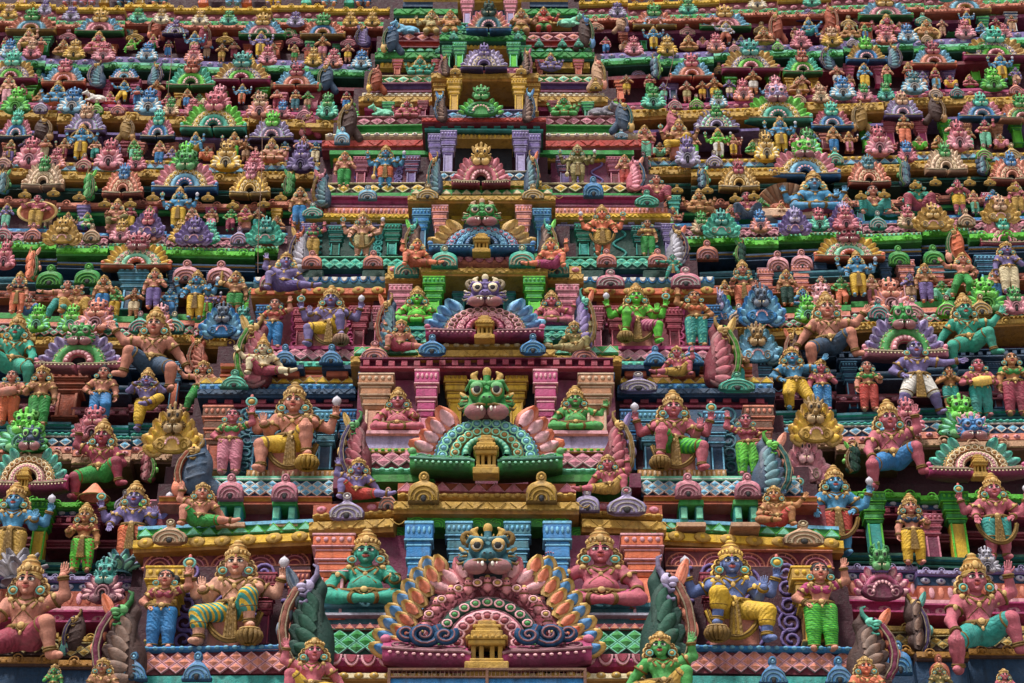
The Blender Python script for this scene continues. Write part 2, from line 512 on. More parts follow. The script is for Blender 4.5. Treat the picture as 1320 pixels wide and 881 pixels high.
# ------------------------------------------------------------------ statues
# legs: knee, ankle, toe relative to the hip, x outward
LEGS = dict(
    stand=((.015, -.015, -.24), (.02, .005, -.455), (.04, -.085, -.475)),
    stride=((.10, -.04, -.22), (.16, .02, -.43), (.20, -.06, -.455)),
    bend=((.05, -.11, -.20), (.03, .02, -.38), (.05, -.07, -.41)),
    down=((.08, -.17, -.035), (.09, -.15, -.30), (.11, -.245, -.33)),
    downout=((.20, -.12, -.05), (.19, -.13, -.31), (.23, -.22, -.34)),
    up=((.07, -.21, .10), (.09, -.17, -.17), (.11, -.26, -.20)),
    over=((.16, -.17, .05), (-.02, -.24, -.08), (-.09, -.29, -.10)),
    cross=((.20, -.13, -.02), (.0, -.22, -.05), (-.08, -.24, -.06)),
    fold=((.22, -.10, -.03), (.40, -.13, -.05), (.49, -.14, -.03)),
    squatup=((.14, -.13, .16), (.15, -.14, -.09), (.18, -.22, -.12)),
    kneel=((.06, -.16, -.14), (.07, .06, -.17), (.07, .13, -.20)),
    spread=((.17, -.19, -.12), (.16, -.12, -.33), (.20, -.21, -.36)),
    side=((.15, -.20, .07), (.20, -.17, -.17), (.28, -.22, -.20)),
)
HIPZ = dict(stand=.50, stride=.49, bend=.45, down=.36, downout=.36, up=.36, over=.36, cross=.10, fold=.10, squatup=.14, kneel=.24, spread=.36, side=.25)
ARMS = dict(  # elbow from shoulder, wrist from elbow, fingers, palm facing, hand
    down=((.055, .01, -.165), (.015, -.04, -.15), (.1, -.15, -1), (-.6, -.6, 0), 'curl'),
    hip=((.12, .03, -.13), (-.09, -.09, -.09), (-.8, -.5, -.4), (0, .6, -.6), 'curl'),
    abhaya=((.065, .0, -.16), (.035, -.13, .06), (.1, -.1, 1), (0, -1, .1), 'open'),
    boon=((.07, -.01, -.165), (.02, -.12, -.08), (0, -.4, -1), (0, -1, .3), 'open'),
    up=((.155, .02, -.07), (.05, -.05, .145), (.1, -.1, 1), (0, -1, 0), 'curl'),
    upout=((.17, .0, .0), (.10, -.05, .12), (.5, -.1, .9), (0, -1, 0), 'open'),
    over=((.14, -.02, .07), (-.02, -.04, .15), (.1, -.1, 1), (0, -1, .2), 'open'),
    out=((.17, -.01, -.03), (.16, -.03, .02), (1, -.1, .15), (0, -1, 0), 'open'),
    chest=((.09, -.01, -.145), (-.12, -.10, .055), (-.7, -.3, .7), (0, .9, .3), 'curl'),
    namaste=((.10, -.05, -.12), (-.20, -.11, .085), (-.25, -.25, 1), (-1, 0, 0), 'open'),
    knee=((.08, -.05, -.155), (.02, -.13, -.07), (.05, -.6, -.8), (0, .6, -.8), 'curl'),
    lap=((.10, .0, -.155), (-.09, -.13, -.03), (-.9, -.4, 0), (0, 0, -1), 'curl'),
    prop=((.11, .06, -.14), (.09, .0, -.14), (.3, -.5, -.8), (0, 0, -1), 'open'),
    flute=((.11, -.06, -.05), (-.11, -.10, .10), (-.8, -.2, .3), (0, 0, -1), 'curl'),
    hold=((.08, -.03, -.15), (-.01, -.14, .02), (-.2, -.6, .6), (-.8, -.3, 0), 'curl'),
)
_figs = {}
def figure(legs=('stand', 'stand'), arms=('down', 'abhaya'), back=None, sex='m', fat=0, cloth='trousers', crown='tall', hi=1, extra=(), turn=0.0, sway=0.0):
    key = (legs, arms, back, sex, fat, cloth, crown, hi, tuple(extra), turn, sway)
    if key in _figs: return _figs[key]
    cell = {2: .0085, 1: .0105, 0: .0165}[hi]
    hz = max(HIPZ[l] for l in legs) if 'up' not in legs else .40
    J = {}
    hipx = .062 if sex == 'm' else .068
    pel = np.array([0, .02, hz + .02]); tilt = np.array([sway, -.01 if hz > .4 else .015, 0])
    waist, chest = pel + (sway * .3, 0, .095), pel + (sway * .8, -.005, .205)
    neck, head = pel + (sway, .0, .315), pel + (sway + turn * .12, -.035, .43)
    shw = .148 if sex == 'm' else .124
    if fat: shw += .01
    hs = .228 if not fat else .232
    body, cl, top = Clay(), Clay(), Clay()
    g = MB()            # jewellery, 0 gold
    br = MB(); BR = []
    # torso
    body.ell(pel, (.122, .092, .082), k=.03); body.ell(waist + (0, -.005, 0), ((.100, .084, .09) if sex == 'm' else (.082, .07, .085)), k=.04)
    body.ell(chest, ((.135, .09, .10) if sex == 'm' else (.108, .078, .092)), k=.04)
    body.cap(chest + (-shw + .02, .005, .065), chest + (shw - .02, .005, .065), .045, k=.04)
    body.cap(neck - (0, 0, .04), head - (0, -.02, .03), .046, .044, k=.03)
    if sex == 'm':
        for s in (-1, 1): body.ell(chest + (s * .05, -.055, .02), (.055, .035, .042), k=.025)
    else:
        for s in (-1, 1):
            body.ell(chest + (s * .048, -.062, .0), .046, k=.02); top.ell(chest + (s * .048, -.063, .0), .052, k=.015)
        top.ell(chest + (0, 0, .012), (.108, .08, .062), k=.02)
    if fat: body.ell(waist + (0, -.055, -.01), (.135, .12, .105), k=.04); body.ell(pel, (.13, .1, .08), k=.03)
    else: body.ell(waist + (0, -.035, -.035), (.07, .045, .05), k=.03)
    # legs
    for s, lg in zip((-1, 1), legs):
        hip = pel + (s * hipx, 0, -.02)
        k_, a_, t_ = [hip + np.array(q) * (s, 1, 1) for q in LEGS[lg]]
        f = 1.32 if fat else 1.2
        th = .077 * f
        body.cap(hip, k_, th, .054 * f, k=.03); body.cap(k_, a_, .053 * f, .033 * f, k=.02); mid = k_ + (a_ - k_) * .35
        body.ell(mid + (0, .012, 0), .047 * f, k=.03)
        body.cap(a_ - (0, -.012, .008), t_, .040, .030, k=.02)
        for i in range(4):   # toes
            e = np.array([s * (i - 1.5) * .014, -.014, -.002]); body.cap(t_ + e * (1, .3, 1), t_ + e, .011, .009, k=.006)
        if cloth != 'none':
            e = {'trousers': 1.0, 'shorts': 0.0, 'dhoti': .45}.get(cloth, 0)
            if e < .3:
                q = hip + (k_ - hip) * .86; cl.cap(hip, q, th + .014, .062 * f + .006, k=.03)
                ringtube(g, q, k_ - hip, .066 * f, .011)
            else:
                cl.cap(hip, k_, th + .012, .066 * f, k=.03); q = k_ + (a_ - k_) * (e * .9); cl.cap(k_, q, .064 * f, .052 * f if e > .8 else .058 * f, k=.02)
                ringtube(g, q, a_ - k_, .054 * f, .010)
        br = MB(); BR.append(('anklet', br)); ringtube(br, a_ + (k_ - a_) * .08, a_ - k_, .047, .012); ringtube(br, a_ + (k_ - a_) * .16, a_ - k_, .048, .008)
        J['knee%d' % s], J['ank%d' % s], J['toe%d' % s] = k_, a_, t_
    if cloth != 'none': cl.ell(pel + (0, -.002, 0), (.142 + .02 * fat, .108 + .02 * fat, .078), k=.03)
    # arms
    handm = MB()
    allarms = [(-1, arms[0], 0), (1, arms[1], 0)]
    if back: allarms += [(-1, back, 1), (1, back, 1)]
    for s, an, bk in allarms:
        e_, w_, fd, pn, hk = ARMS[an]
        S = chest + (s * shw, .01 + .03 * bk, .062 - .02 * bk)
        m = np.array((s, 1, 1)); E = S + np.array(e_) * m * (1.12 if bk else 1); W = E + np.array(w_) * m
        if an == 'knee':
            W = J['knee%d' % s] + (0, -.02, .065); E = (S + W) / 2 + (s * .05, .02, -.03)
        up = .058 if sex == 'm' else .046
        body.cap(S, E, up, .046, k=.03); body.ell(S + (E - S) * .45, up + .004, k=.02); body.cap(E, W, .046, .033, k=.02)
        hM = frame(W, np.array(fd) * m, np.array(pn) * m * -1)
        hM = hM @ T(sc=(.118 * s, .118, .118))
        handm.merge(HANDS[(hk, 1 if hi else 0)], hM)
        u = (W - E) / np.linalg.norm(W - E)
        br = MB(); BR.append(('bracelet', br)); ringtube(br, W - u * .012, u, .041, .011); ringtube(br, W - u * .032, u, .043, .008)
        br = MB(); BR.append(('armlet', br)); ringtube(br, S + (E - S) * .5, E - S, up + .010, .012)
        ellip(br, S + (E - S) * .5 + (0, -up - .012, .01), (.02, .012, .028), nu=8, nv=5)
        if sex == 'f': top.cap(S + (0, 0, -.0), S + (E - S) * .55, up + .008, up + .005, k=.02)
        J['w%d%d' % (s, bk)] = W; J['f%d%d' % (s, bk)] = W + np.array(fd) * m / np.linalg.norm(fd) * .11
    bm = body.mb(cell); bm.merge(handm, mats=[0])
    hd = HEAD_HI if hi else HEAD_LO
    bm.merge(hd, T(head, (R(-4), 0, R(turn * 60)), hs))
    pr = Proto()
    # floor
    zmin = min(v[:, 2].min() for v in bm.V)
    pr.part('body', bm, ['skin', 'eye', 'pupil', 'lip'])
    if cloth != 'none': pr.part('trousers' if cloth == 'trousers' else 'loincloth', cl.mb(cell), ['cloth'])
    if sex == 'f': pr.part('blouse', top.mb(cell), ['top'])
    # crown or hair
    h = head; c = MB(); H = hs
    flute = lambda mb, prof, n, a=.05: lathe(mb, prof, n)
    if crown in ('tall', 'cone', 'low'):
        k = {'tall': .78, 'cone': 1.1, 'low': .5}[crown]
        prof = [(.36, .12), (.43, .14), (.45, .22), (.42, .28), (.44, .32), (.40, .36), (.40, .36 + .22 * k), (.43, .36 + .26 * k), (.38, .36 + .32 * k), (.30, .36 + .52 * k),
                (.32, .36 + .56 * k), (.26, .36 + .62 * k), (.14, .36 + .78 * k), (.17, .36 + .84 * k), (.10, .36 + .92 * k), (.001, .36 + .98 * k)]
        if crown == 'cone': prof = [(r * (1 - .35 * max(0, z - .3)), z) for r, z in prof]
        lathe(c, [(r * H, z * H) for r, z in prof], 20 if hi else 12, M=T(h + (0, .02, 0)) , mats=[0, 0, 0, 0, 0, 1, 0, 0, 1, 0, 0, 1, 0, 0, 0])
        if hi:
            for i in range(9):
                a = np.pi * (1 + i / 8.0); ellip(c, h + np.array([np.cos(a) * .42, np.sin(a) * .42 + .1, .47]) * H, (.05 * H, .04 * H, .085 * H), 0, nu=7, nv=5)
        ellip(c, h + np.array([0, -.36, .52]) * H, (.12 * H, .06 * H, .16 * H), 0, nu=8, nv=6)
        pr.part('crown', c, ['gold', 'crownband'])
        for s in (-1, 1):
            l = MB()
            for i, (x, z, r) in enumerate(((.46, .10, .17), (.55, -.12, .19), (.58, -.38, .20), (.52, -.62, .15))):
                ellip(l, h + np.array([s * x, .16, z]) * H, (r * H, r * H * .8, r * H), 0, nu=8, nv=6)
                if hi:
                    tube(l, [h + (np.array([s * x, .16 - .8 * r, z]) + np.array([math.cos(t), -.08, math.sin(t)]) * r * .55) * H for t in np.linspace(0, 6.2, 9)], .03 * H, 1, n=4)
            pr.part('side_locks', l, ['gold', 'locks'])
    else:
        ellip(c, h + np.array([0, .08, .16]) * H, (.42 * H, .42 * H, .40 * H), 0, nu=14, nv=9)
        if crown == 'bun':
            ellip(c, h + np.array([.42 if turn >= 0 else -.42, .22, .0]) * H, (.26 * H, .24 * H, .3 * H), 0)
        if crown == 'topknot': ellip(c, h + np.array([0, .05, .6]) * H, (.17 * H, .17 * H, .2 * H), 0)
        pr.part('hair', c, ['hair'])
    e = MB()
    for s in (-1, 1):
        e2 = MB(); disc_boss(e2, h + np.array([s * .46, -.10, -.30]) * H, .17 * H, (0, 1, 0), n=12)
        if hi: pr.part('earring', e2, ['gold', 'jewel'])
        else: e.merge(e2)
    # necklace, thread and belt laid onto the carved surface
    def drape(pts, t, mb, y0=-.24, n=5):
        o = []
        for x, z in pts:
            q = body.cast((chest[0] + x, chest[1] + y0, z), (0, 1, 0), .4)
            if q is not None: o.append(q + (0, -t * .4, 0))
        if len(o) > 2: tube(mb, o, t, 0, n=n)
        return o
    nz = chest[2] + .095
    nk = MB()
    for w, d, t in ((.055, .035, .011), (.085, .085, .010)) if hi else ((.075, .07, .012),):
        u = np.linspace(-1, 1, 15 if hi else 9)
        drape([(w * x, nz - d * (1 - x * x) + .01) for x in u], t, nk)
    q = body.cast((chest[0], -.4, nz - .09), (0, 1, 0), .6)
    if q is not None: ellip(nk, q, (.022, .014, .03), 0, nu=8, nv=5)
    if 'thread' in extra:
        drape([(-.10 + .19 * t, nz - .0 - .2 * t) for t in np.linspace(0, 1, 16)], .006, nk); drape([(.10 - .19 * t, nz - .0 - .2 * t) for t in np.linspace(0, 1, 16)], .006, nk)
    bt = MB()
    bz = pel[2] + (.055 if not fat else .03); pts = []
    for a in np.linspace(0, 2 * np.pi, 28 if hi else 16, endpoint=False):
        d = np.array([np.cos(a), np.sin(a), 0]); o = np.array([pel[0], pel[1], bz])
        rr = .165 if not fat else .21
        f = body.inside(o + np.arange(.03, rr, cell * .5)[:, None] * d); w = np.where(f > 0)[0]
        r = .03 + (w[0] if len(w) else len(f) - 1) * cell * .5
        pts.append(o + d * (r + .012))
    tube(bt, pts, .016, 0, n=6, closed=True, up=(0, 0, 1), flat=1.4)
    if hi:
        for i in range(0, 28, 2): ellip(bt, np.array(pts[i]) + (0, 0, -.018), .0125, 0, nu=6, nv=4)
    fr = pts[int(len(pts) * .75)]
    if hi:      # swags of beads hanging from the belt, plates on the shoulders
        for i0 in (15, 19, 23):
            a_, b_ = np.array(pts[i0]), np.array(pts[min(27, i0 + 4)])
            tube(bt, [a_ + (b_ - a_) * t + (0, -.018, -.05 * math.sin(math.pi * t)) for t in np.linspace(0, 1, 8)], .010, 0, n=5)
            ellip(bt, (a_ + b_) / 2 + (0, -.03, -.065), (.014, .012, .022), 0, nu=6, nv=4)
        for s in (-1, 1):
            for i in range(3): ellip(nk, chest + (s * (shw - .03 + .022 * i), -.045 + .012 * i, .085 - .022 * i), (.026, .02, .026), 0, nu=8, nv=5)
            tube(nk, [chest + (s * .06, -.03, .10), chest + (s * .10, -.085, .05), chest + (s * .07, -.112, -.01)], .010, 0, n=5)
    ellip(bt, np.array(fr) + (0, -.012, 0), (.03, .016, .03), 0, nu=8, nv=6)
    if hi:
        pr.part('necklace', nk, ['gold']); pr.part('belt', bt, ['gold'])
        for n_, b__ in BR: pr.part(n_, b__, ['gold'])
        if g.V: pr.part('hems', g, ['gold'])
    else:
        e.merge(nk); e.merge(bt, mats=[0]); [e.merge(b__) for n_, b__ in BR]; e.merge(g) if g.V else None; pr.part('jewellery', e, ['gold', 'jewel'])
    # hanging cloth between the legs
    if 'sash' in extra:
        s_ = MB(); f0 = np.array(fr) + (0, -.01, -.02); zb = max(zmin + .02, f0[2] - .34)
        for i in range(5):
            x = (i - 2); tube(s_, [f0 + (x * .009, -.005, 0), f0 + (x * .014, -.02, -.12), (f0[0] + x * .021, f0[1] - .012, zb)], [.014, .017, .02], i % 2, n=5)
        pr.part('sash', s_, ['sash', 'gold'])
    if 'loop' in extra:     # gold edged shawl hanging in a loop round the knees
        s_ = MB(); u = np.linspace(0, 1, 18)
        pts = [pel + (-.22 + .44 * t, -.05 - .10 * math.sin(math.pi * t), -.04 - (.30) * math.sin(math.pi * t) ** .6) for t in u]
        pts = [(p[0], p[1], max(p[2], zmin + .02)) for p in pts]
        tube(s_, pts, .028, 0, n=6, flat=.5); tube(s_, [(p[0], p[1] - .014, p[2] + .012) for p in pts], .010, 1, n=4)
        pr.part('shawl', s_, ['gold', 'sash'])
    if 'pot' in extra:
        s_ = MB(); s = 1 if legs[1] == 'up' else -1; t = (J['ank%d' % s] + J['toe%d' % s]) / 2; top_z = min(J['ank%d' % s][2], J['toe%d' % s][2]) - .03
        hh = top_z - zmin
        n = 14
        for i in range(n):
            a = 2 * np.pi * i / n
            pts = [(r * np.cos(a), r * np.sin(a), z * hh) for r, z in ((.05, 0.0), (.085, .25), (.095, .5), (.085, .75), (.06, .92))]
            tube(s_, pts, [.012, .02, .022, .02, .012], i % 2 * 0, T((t[0], t[1], zmin)), n=5)
        lathe(s_, [(.06, 0), (.045, .08), (.08, .3), (.085, .6), (.06, .9), (.085, .93), (.085, 1.0), (.001, 1.0)] * np.array([1, hh]), 14, 0, T((t[0], t[1], zmin)))
        pr.part('footstool', s_, ['stool'])
    if 'seat' in extra:
        s_ = MB(); hh = hz - .06 - zmin
        if hh > .05: cbox(s_, (0, .10, zmin + hh / 2), (.40, .22, hh), .02, 0); pr.part('seat', s_, ['seat'])
    if 'cone' in extra:
        s_ = MB(); lathe(s_, [(.17, 0), (.165, .03), (.10, .10), (.03, .19), (.001, .21)], 20, 0, T((pel[0], -.14, zmin))); ringtube(s_, (pel[0], -.14, zmin + .015), (0, 0, 1), .172, .014, 1, n=20)
        pr.part('cushion', s_, ['seat', 'gold'])
    if 'emblems' in extra and back:
        for s in (-1, 1):
            s_ = MB(); f = J['f%d1' % s] + (0, -.01, .03)
            if s < 0: disc_boss(s_, f, .055, (0, 1, 0), n=14); ellip(s_, f + (0, 0, .06), (.016, .016, .03), 2)
            else: lathe(s_, [(.008, -.05), (.03, -.03), (.045, .01), (.035, .04), (.015, .06), (.001, .075)], 10, 3, T(f))
            pr.part('emblem', s_, ['gold', 'jewel', 'lip', 'shell'])
    if 'aureole' in extra:
        s_ = MB(); u = np.linspace(-.35, np.pi + .35, 22)
        tube(s_, [(.30 * np.cos(a), .05, pel[2] + .16 + .36 * np.sin(a)) for a in u], .028, 0, n=6, flat=.6); pr.part('aureole', s_, ['gold'])
    if 'disc' in extra:
        s_ = MB(); lathe(s_, [(.44, 0), (.46, .03), (.40, .05), (.38, .02), (.001, .02)], 28, M=T((0, .16, pel[2] + .08), (R(90), 0, 0), (1, .8, 1)), mats=[1, 1, 1, 0]); pr.part('disc', s_, ['disc', 'gold'])
    if 'drum' in extra:
        s_ = MB(); lathe(s_, [(.001, -.13), (.07, -.13), (.09, 0), (.07, .13), (.001, .13)], 14, 0, T((pel[0], -.16, pel[2] + .07), (0, R(80), 0))); pr.part('drum', s_, ['seat'])
    if 'weapon' in extra:
        s_ = MB(); w = J['w-10']; tube(s_, [w + (-.02, -.03, -.22), w + (0, -.03, .1)], .02, 0, n=8); ellip(s_, w + (-.02, -.03, -.2), (.05, .05, .07), 0); pr.part('club', s_, ['gold'])
    if 'moustache' in extra:
        s_ = MB()
        for s in (-1, 1): tube(s_, [h + np.array(q) * H for q in ((0, -.43, -.17), (s * .10, -.41, -.19), (s * .2, -.33, -.16))], [.03 * H, .03 * H, .01 * H], 0, n=5)
        pr.part('moustache', s_, ['pupil'])
    zt = h[2] + H * (.36 + {'tall': .77, 'cone': 1.08, 'low': .49}.get(crown, .22 if crown != 'topknot' else .45))
    for nm, me, sl, pa in pr.parts:
        if zmin: me.transform(Matrix.Translation((0, 0, -zmin)))
    pr.h = zt - zmin; pr.J = J; pr.zmin = zmin
    _figs[key] = pr
    return pr

# ------------------------------------------------------------------ monster masks
def mask_mb(hi, kind=0):
    """kirtimukha, about 1 wide; mats 0 face 1 white 2 black 3 lip 4 tooth 5 horn"""
    c = Clay()
    c.ell((0, .05, .02), (.36, .26, .30), k=.05)
    c.ell((0, -.18, -.06), (.17, .17, .13), k=.08); c.ell((0, -.30, -.05), (.10, .09, .085), k=.04)
    for s in (-1, 1):
        c.ell((s * .055, -.36, -.06), (.05, .05, .04), k=.03); c.ell((s * .06, -.41, -.055), (.022, .03, .018), k=.01, m=2)
        c.ell((s * .19, -.14, .13), (.15, .14, .15), k=.04)
        c.cap((s * .05, -.24, .24), (s * .30, -.16, .30), .045, .035, k=.04)
        c.cap((s * .30, -.14, .30), (s * .40, -.02, .20), .035, .03, k=.04)
        c.ell((s * .22, -.17, -.20), (.21, .16, .10), k=.05)
        c.ell((s * .36, -.05, -.1), (.13, .13, .13), k=.05)
        c.cap((s * .38, -.08, -.22), (s * .46, -.1, -.05), .06, .05, k=.03)
        c.cap((s * .46, -.1, -.05), (s * .40, -.12, .04), .05, .03, k=.03)
        c.cap((s * .2, .0, .32), (s * .26, .02, .46), .07, .055, k=.04, m=5); c.cap((s * .26, .02, .46), (s * .19, .0, .52), .055, .03, k=.03, m=5)
        c.cap((s * .36, .03, .05), (s * .50, .05, .16), .07, .03, k=.03, m=5)
    c.cap((0, -.06, .30), (0, -.05, .44), .08, .06, k=.04)
    c.ell((0, -.05, .50), (.085, .07, .10), k=.03, m=5)
    m = c.mb(.022 if hi else .042); m.eyes = []
    for s in (-1, 1):
        ellip(m, (s * .19, -.222, .19 - .02 * kind), (.125, .10, .085 + .012 * kind), 0 if kind != 1 else 5, nu=12, nv=7)
        ey = MB(); m.eyes.append(ey)
        ellip(m, (s * .19, -.225, .13), (.115, .07, .12), 5, nu=12, nv=8); ellip(ey, (s * .19, -.242, .13), (.092, .07, .098), 1, nu=12, nv=8)
        ellip(ey, (s * .185, -.295, .125), (.066, .03, .074), 2, nu=10, nv=6)
        ellip(m, (s * .21, -.24, -.26), (.215, .14, .14), 3, nu=12, nv=8)
        tube(m, [(s * .02, -.34, -.17), (s * .15, -.36, -.165), (s * .32, -.30, -.20), (s * .44, -.16, -.30)], [.02, .026, .026, .015], 5, n=5)
        for x, r in ((.09, .034), (.17, .042), (.26, .036), (.34, .028)):
            ellip(m, (s * x, -.375 + x * .22, -.235), (r * .95, .035, r * 1.35), 4, nu=7, nv=5)
        for i in range(4): tube(m, [(s * .36, -.17, .0 - .05 * i), (s * (.46 + .02 * i), -.13, .02 - .07 * i), (s * (.50 + .02 * i), -.1, .08 - .07 * i)], [.028, .024, .01], 5 if i % 2 else 0, n=5)
        if hi:
            ringtube(m, (s * .19, -.245, .13), (s * .12, -1, .05), .105, .014, 5, n=14)
            for i in range(4): tube(m, [(s * (.10 + i * .07), -.20 + i * .02, .30), (s * (.11 + i * .085), -.12 + i * .02, .37)], [.02, .012], 5, n=4)
    if kind == 1:
        for s in (-1, 1): tube(m, scroll_pts((s * .34, -.02, .34), .13, 1.3, s, 14, 4.2), [.07 - .004 * i for i in range(14)], 5, n=6)
    if kind == 2:
        for i in range(5): leaf(m, T(((i - 2) * .15, .02, .26 - .03 * abs(i - 2)), (0, (i - 2) * .32, 0)), .30, .17, (5, 0), hi, .1)
    prism(m, [(-.16, -.36), (.16, -.36), (0, -.22)], .12, 3, T((0, -.14, 0)), bev=.03)
    if not hi:
        for ey in m.eyes: m.merge(ey)
    return m

def leaf(mb, M, l, w, mats=(0, 1), hi=1, curl=.25):
    """a fleshy petal from the origin along +z, rim colour mats[0], raised inner leaf mats[1]"""
    k = 7 if hi else 5
    t = np.linspace(0, 1, k); half = w * (np.sin(np.pi * np.clip(t * .80 + .13, 0, 1)) ** .8) * .5
    def blade(s, lift, th, m):
        rows = []
        for a, b in zip(t, half * s):
            z = l * (a * s + (1 - s) * .45); y = -curl * l * a * a - lift
            rows.append([(-b, y, z), (-b * .55, y - th, z), (0, y - th * (.6 if m == mats[0] else 1.3), z), (b * .55, y - th, z), (b, y, z), (0, y + th, z)])
        v = np.array(rows).reshape(-1, 3)
        mb.add(v, grid_faces(k, 6, cv=True)[:, ::-1], m, M)
        mb.add(np.array(rows[-1]), [list(range(6))[::-1]], m, M)
    blade(1, 0, .11 * w, mats[0])
    blade(.62, .10 * w, .12 * w, mats[1])

def scroll_pts(c, r, turns=1.6, s=1, n=16, a0=0.0):
    t = np.linspace(0, 1, n)
    return [(c[0] + s * r * (1 - .8 * q) * math.cos(a0 + q * turns * 2 * np.pi), c[1], c[2] + r * (1 - .8 * q) * math.sin(a0 + q * turns * 2 * np.pi)) for q in t]

def ring_band(mb, r, w, th, q, z0, mats, style, n, hi, a0=-.15, y=0):
    """raised arch of mean radius r; mats = (band, ornament, centre)"""
    u = np.linspace(-a0, np.pi + a0, 30 if hi else 16) if False else np.linspace(a0, np.pi - a0, 30 if hi else 16)
    k = 8; an = np.linspace(0, np.pi, k)
    rows = []
    for a in u:
        o = np.array([np.cos(a), 0, np.sin(a)])
        row = [np.array([r * o[0], 0, z0 + r * q * o[2]]) + np.array([o[0], 0, o[2] * q]) * (w / 2 * np.cos(b)) + np.array([0, y - th * np.sin(b) ** .7, 0]) for b in an]
        rows.append(row)
    v = np.array(rows).reshape(-1, 3)
    mb.add(v, grid_faces(len(u), k), mats[0])
    for e in (-1, 1):
        tube(mb, [((r + e * w * .46) * np.cos(a), y - th * .55, z0 + (r + e * w * .46) * q * np.sin(a)) for a in u], w * .085, mats[2], n=5)
    ns = max(9, int(3.0 * (r + w * .5) / (w * .36)))
    for i in range(ns):
        a = a0 + (np.pi - 2 * a0) * (i + .5) / ns; ellip(mb, ((r + w * .5) * np.cos(a), y - th * .35, z0 + (r + w * .5) * q * np.sin(a)), (w * .15, w * .16, w * .15), mats[0], nu=6, nv=4)
    for i in range(n):
        a = a0 + (np.pi - 2 * a0) * (i + .5) / n
        p = (r * np.cos(a), y - th * .9, z0 + r * q * np.sin(a))
        if style == 'beads': ellip(mb, p, (w * .30, w * .22, w * .30), mats[1], nu=8, nv=5)
        elif style == 'flowers': disc_boss(mb, p, w * .36, (mats[1], mats[2], mats[1]), n=9, d=.55)
        elif style == 'rays':
            M = T(((r - w * .42) * np.cos(a), y - th * .7, z0 + (r - w * .42) * q * np.sin(a)), (0, np.pi / 2 - a, 0))
            leaf(mb, M, w * .95, min(w * .7, 2.2 * r / n), (mats[1], mats[2]), hi, .12)
        elif style == 'scrolls':
            tube(mb, scroll_pts(p, w * .36, 1.3, 1 if i < n / 2 else -1, 12, a), w * .07, mats[2], n=4)

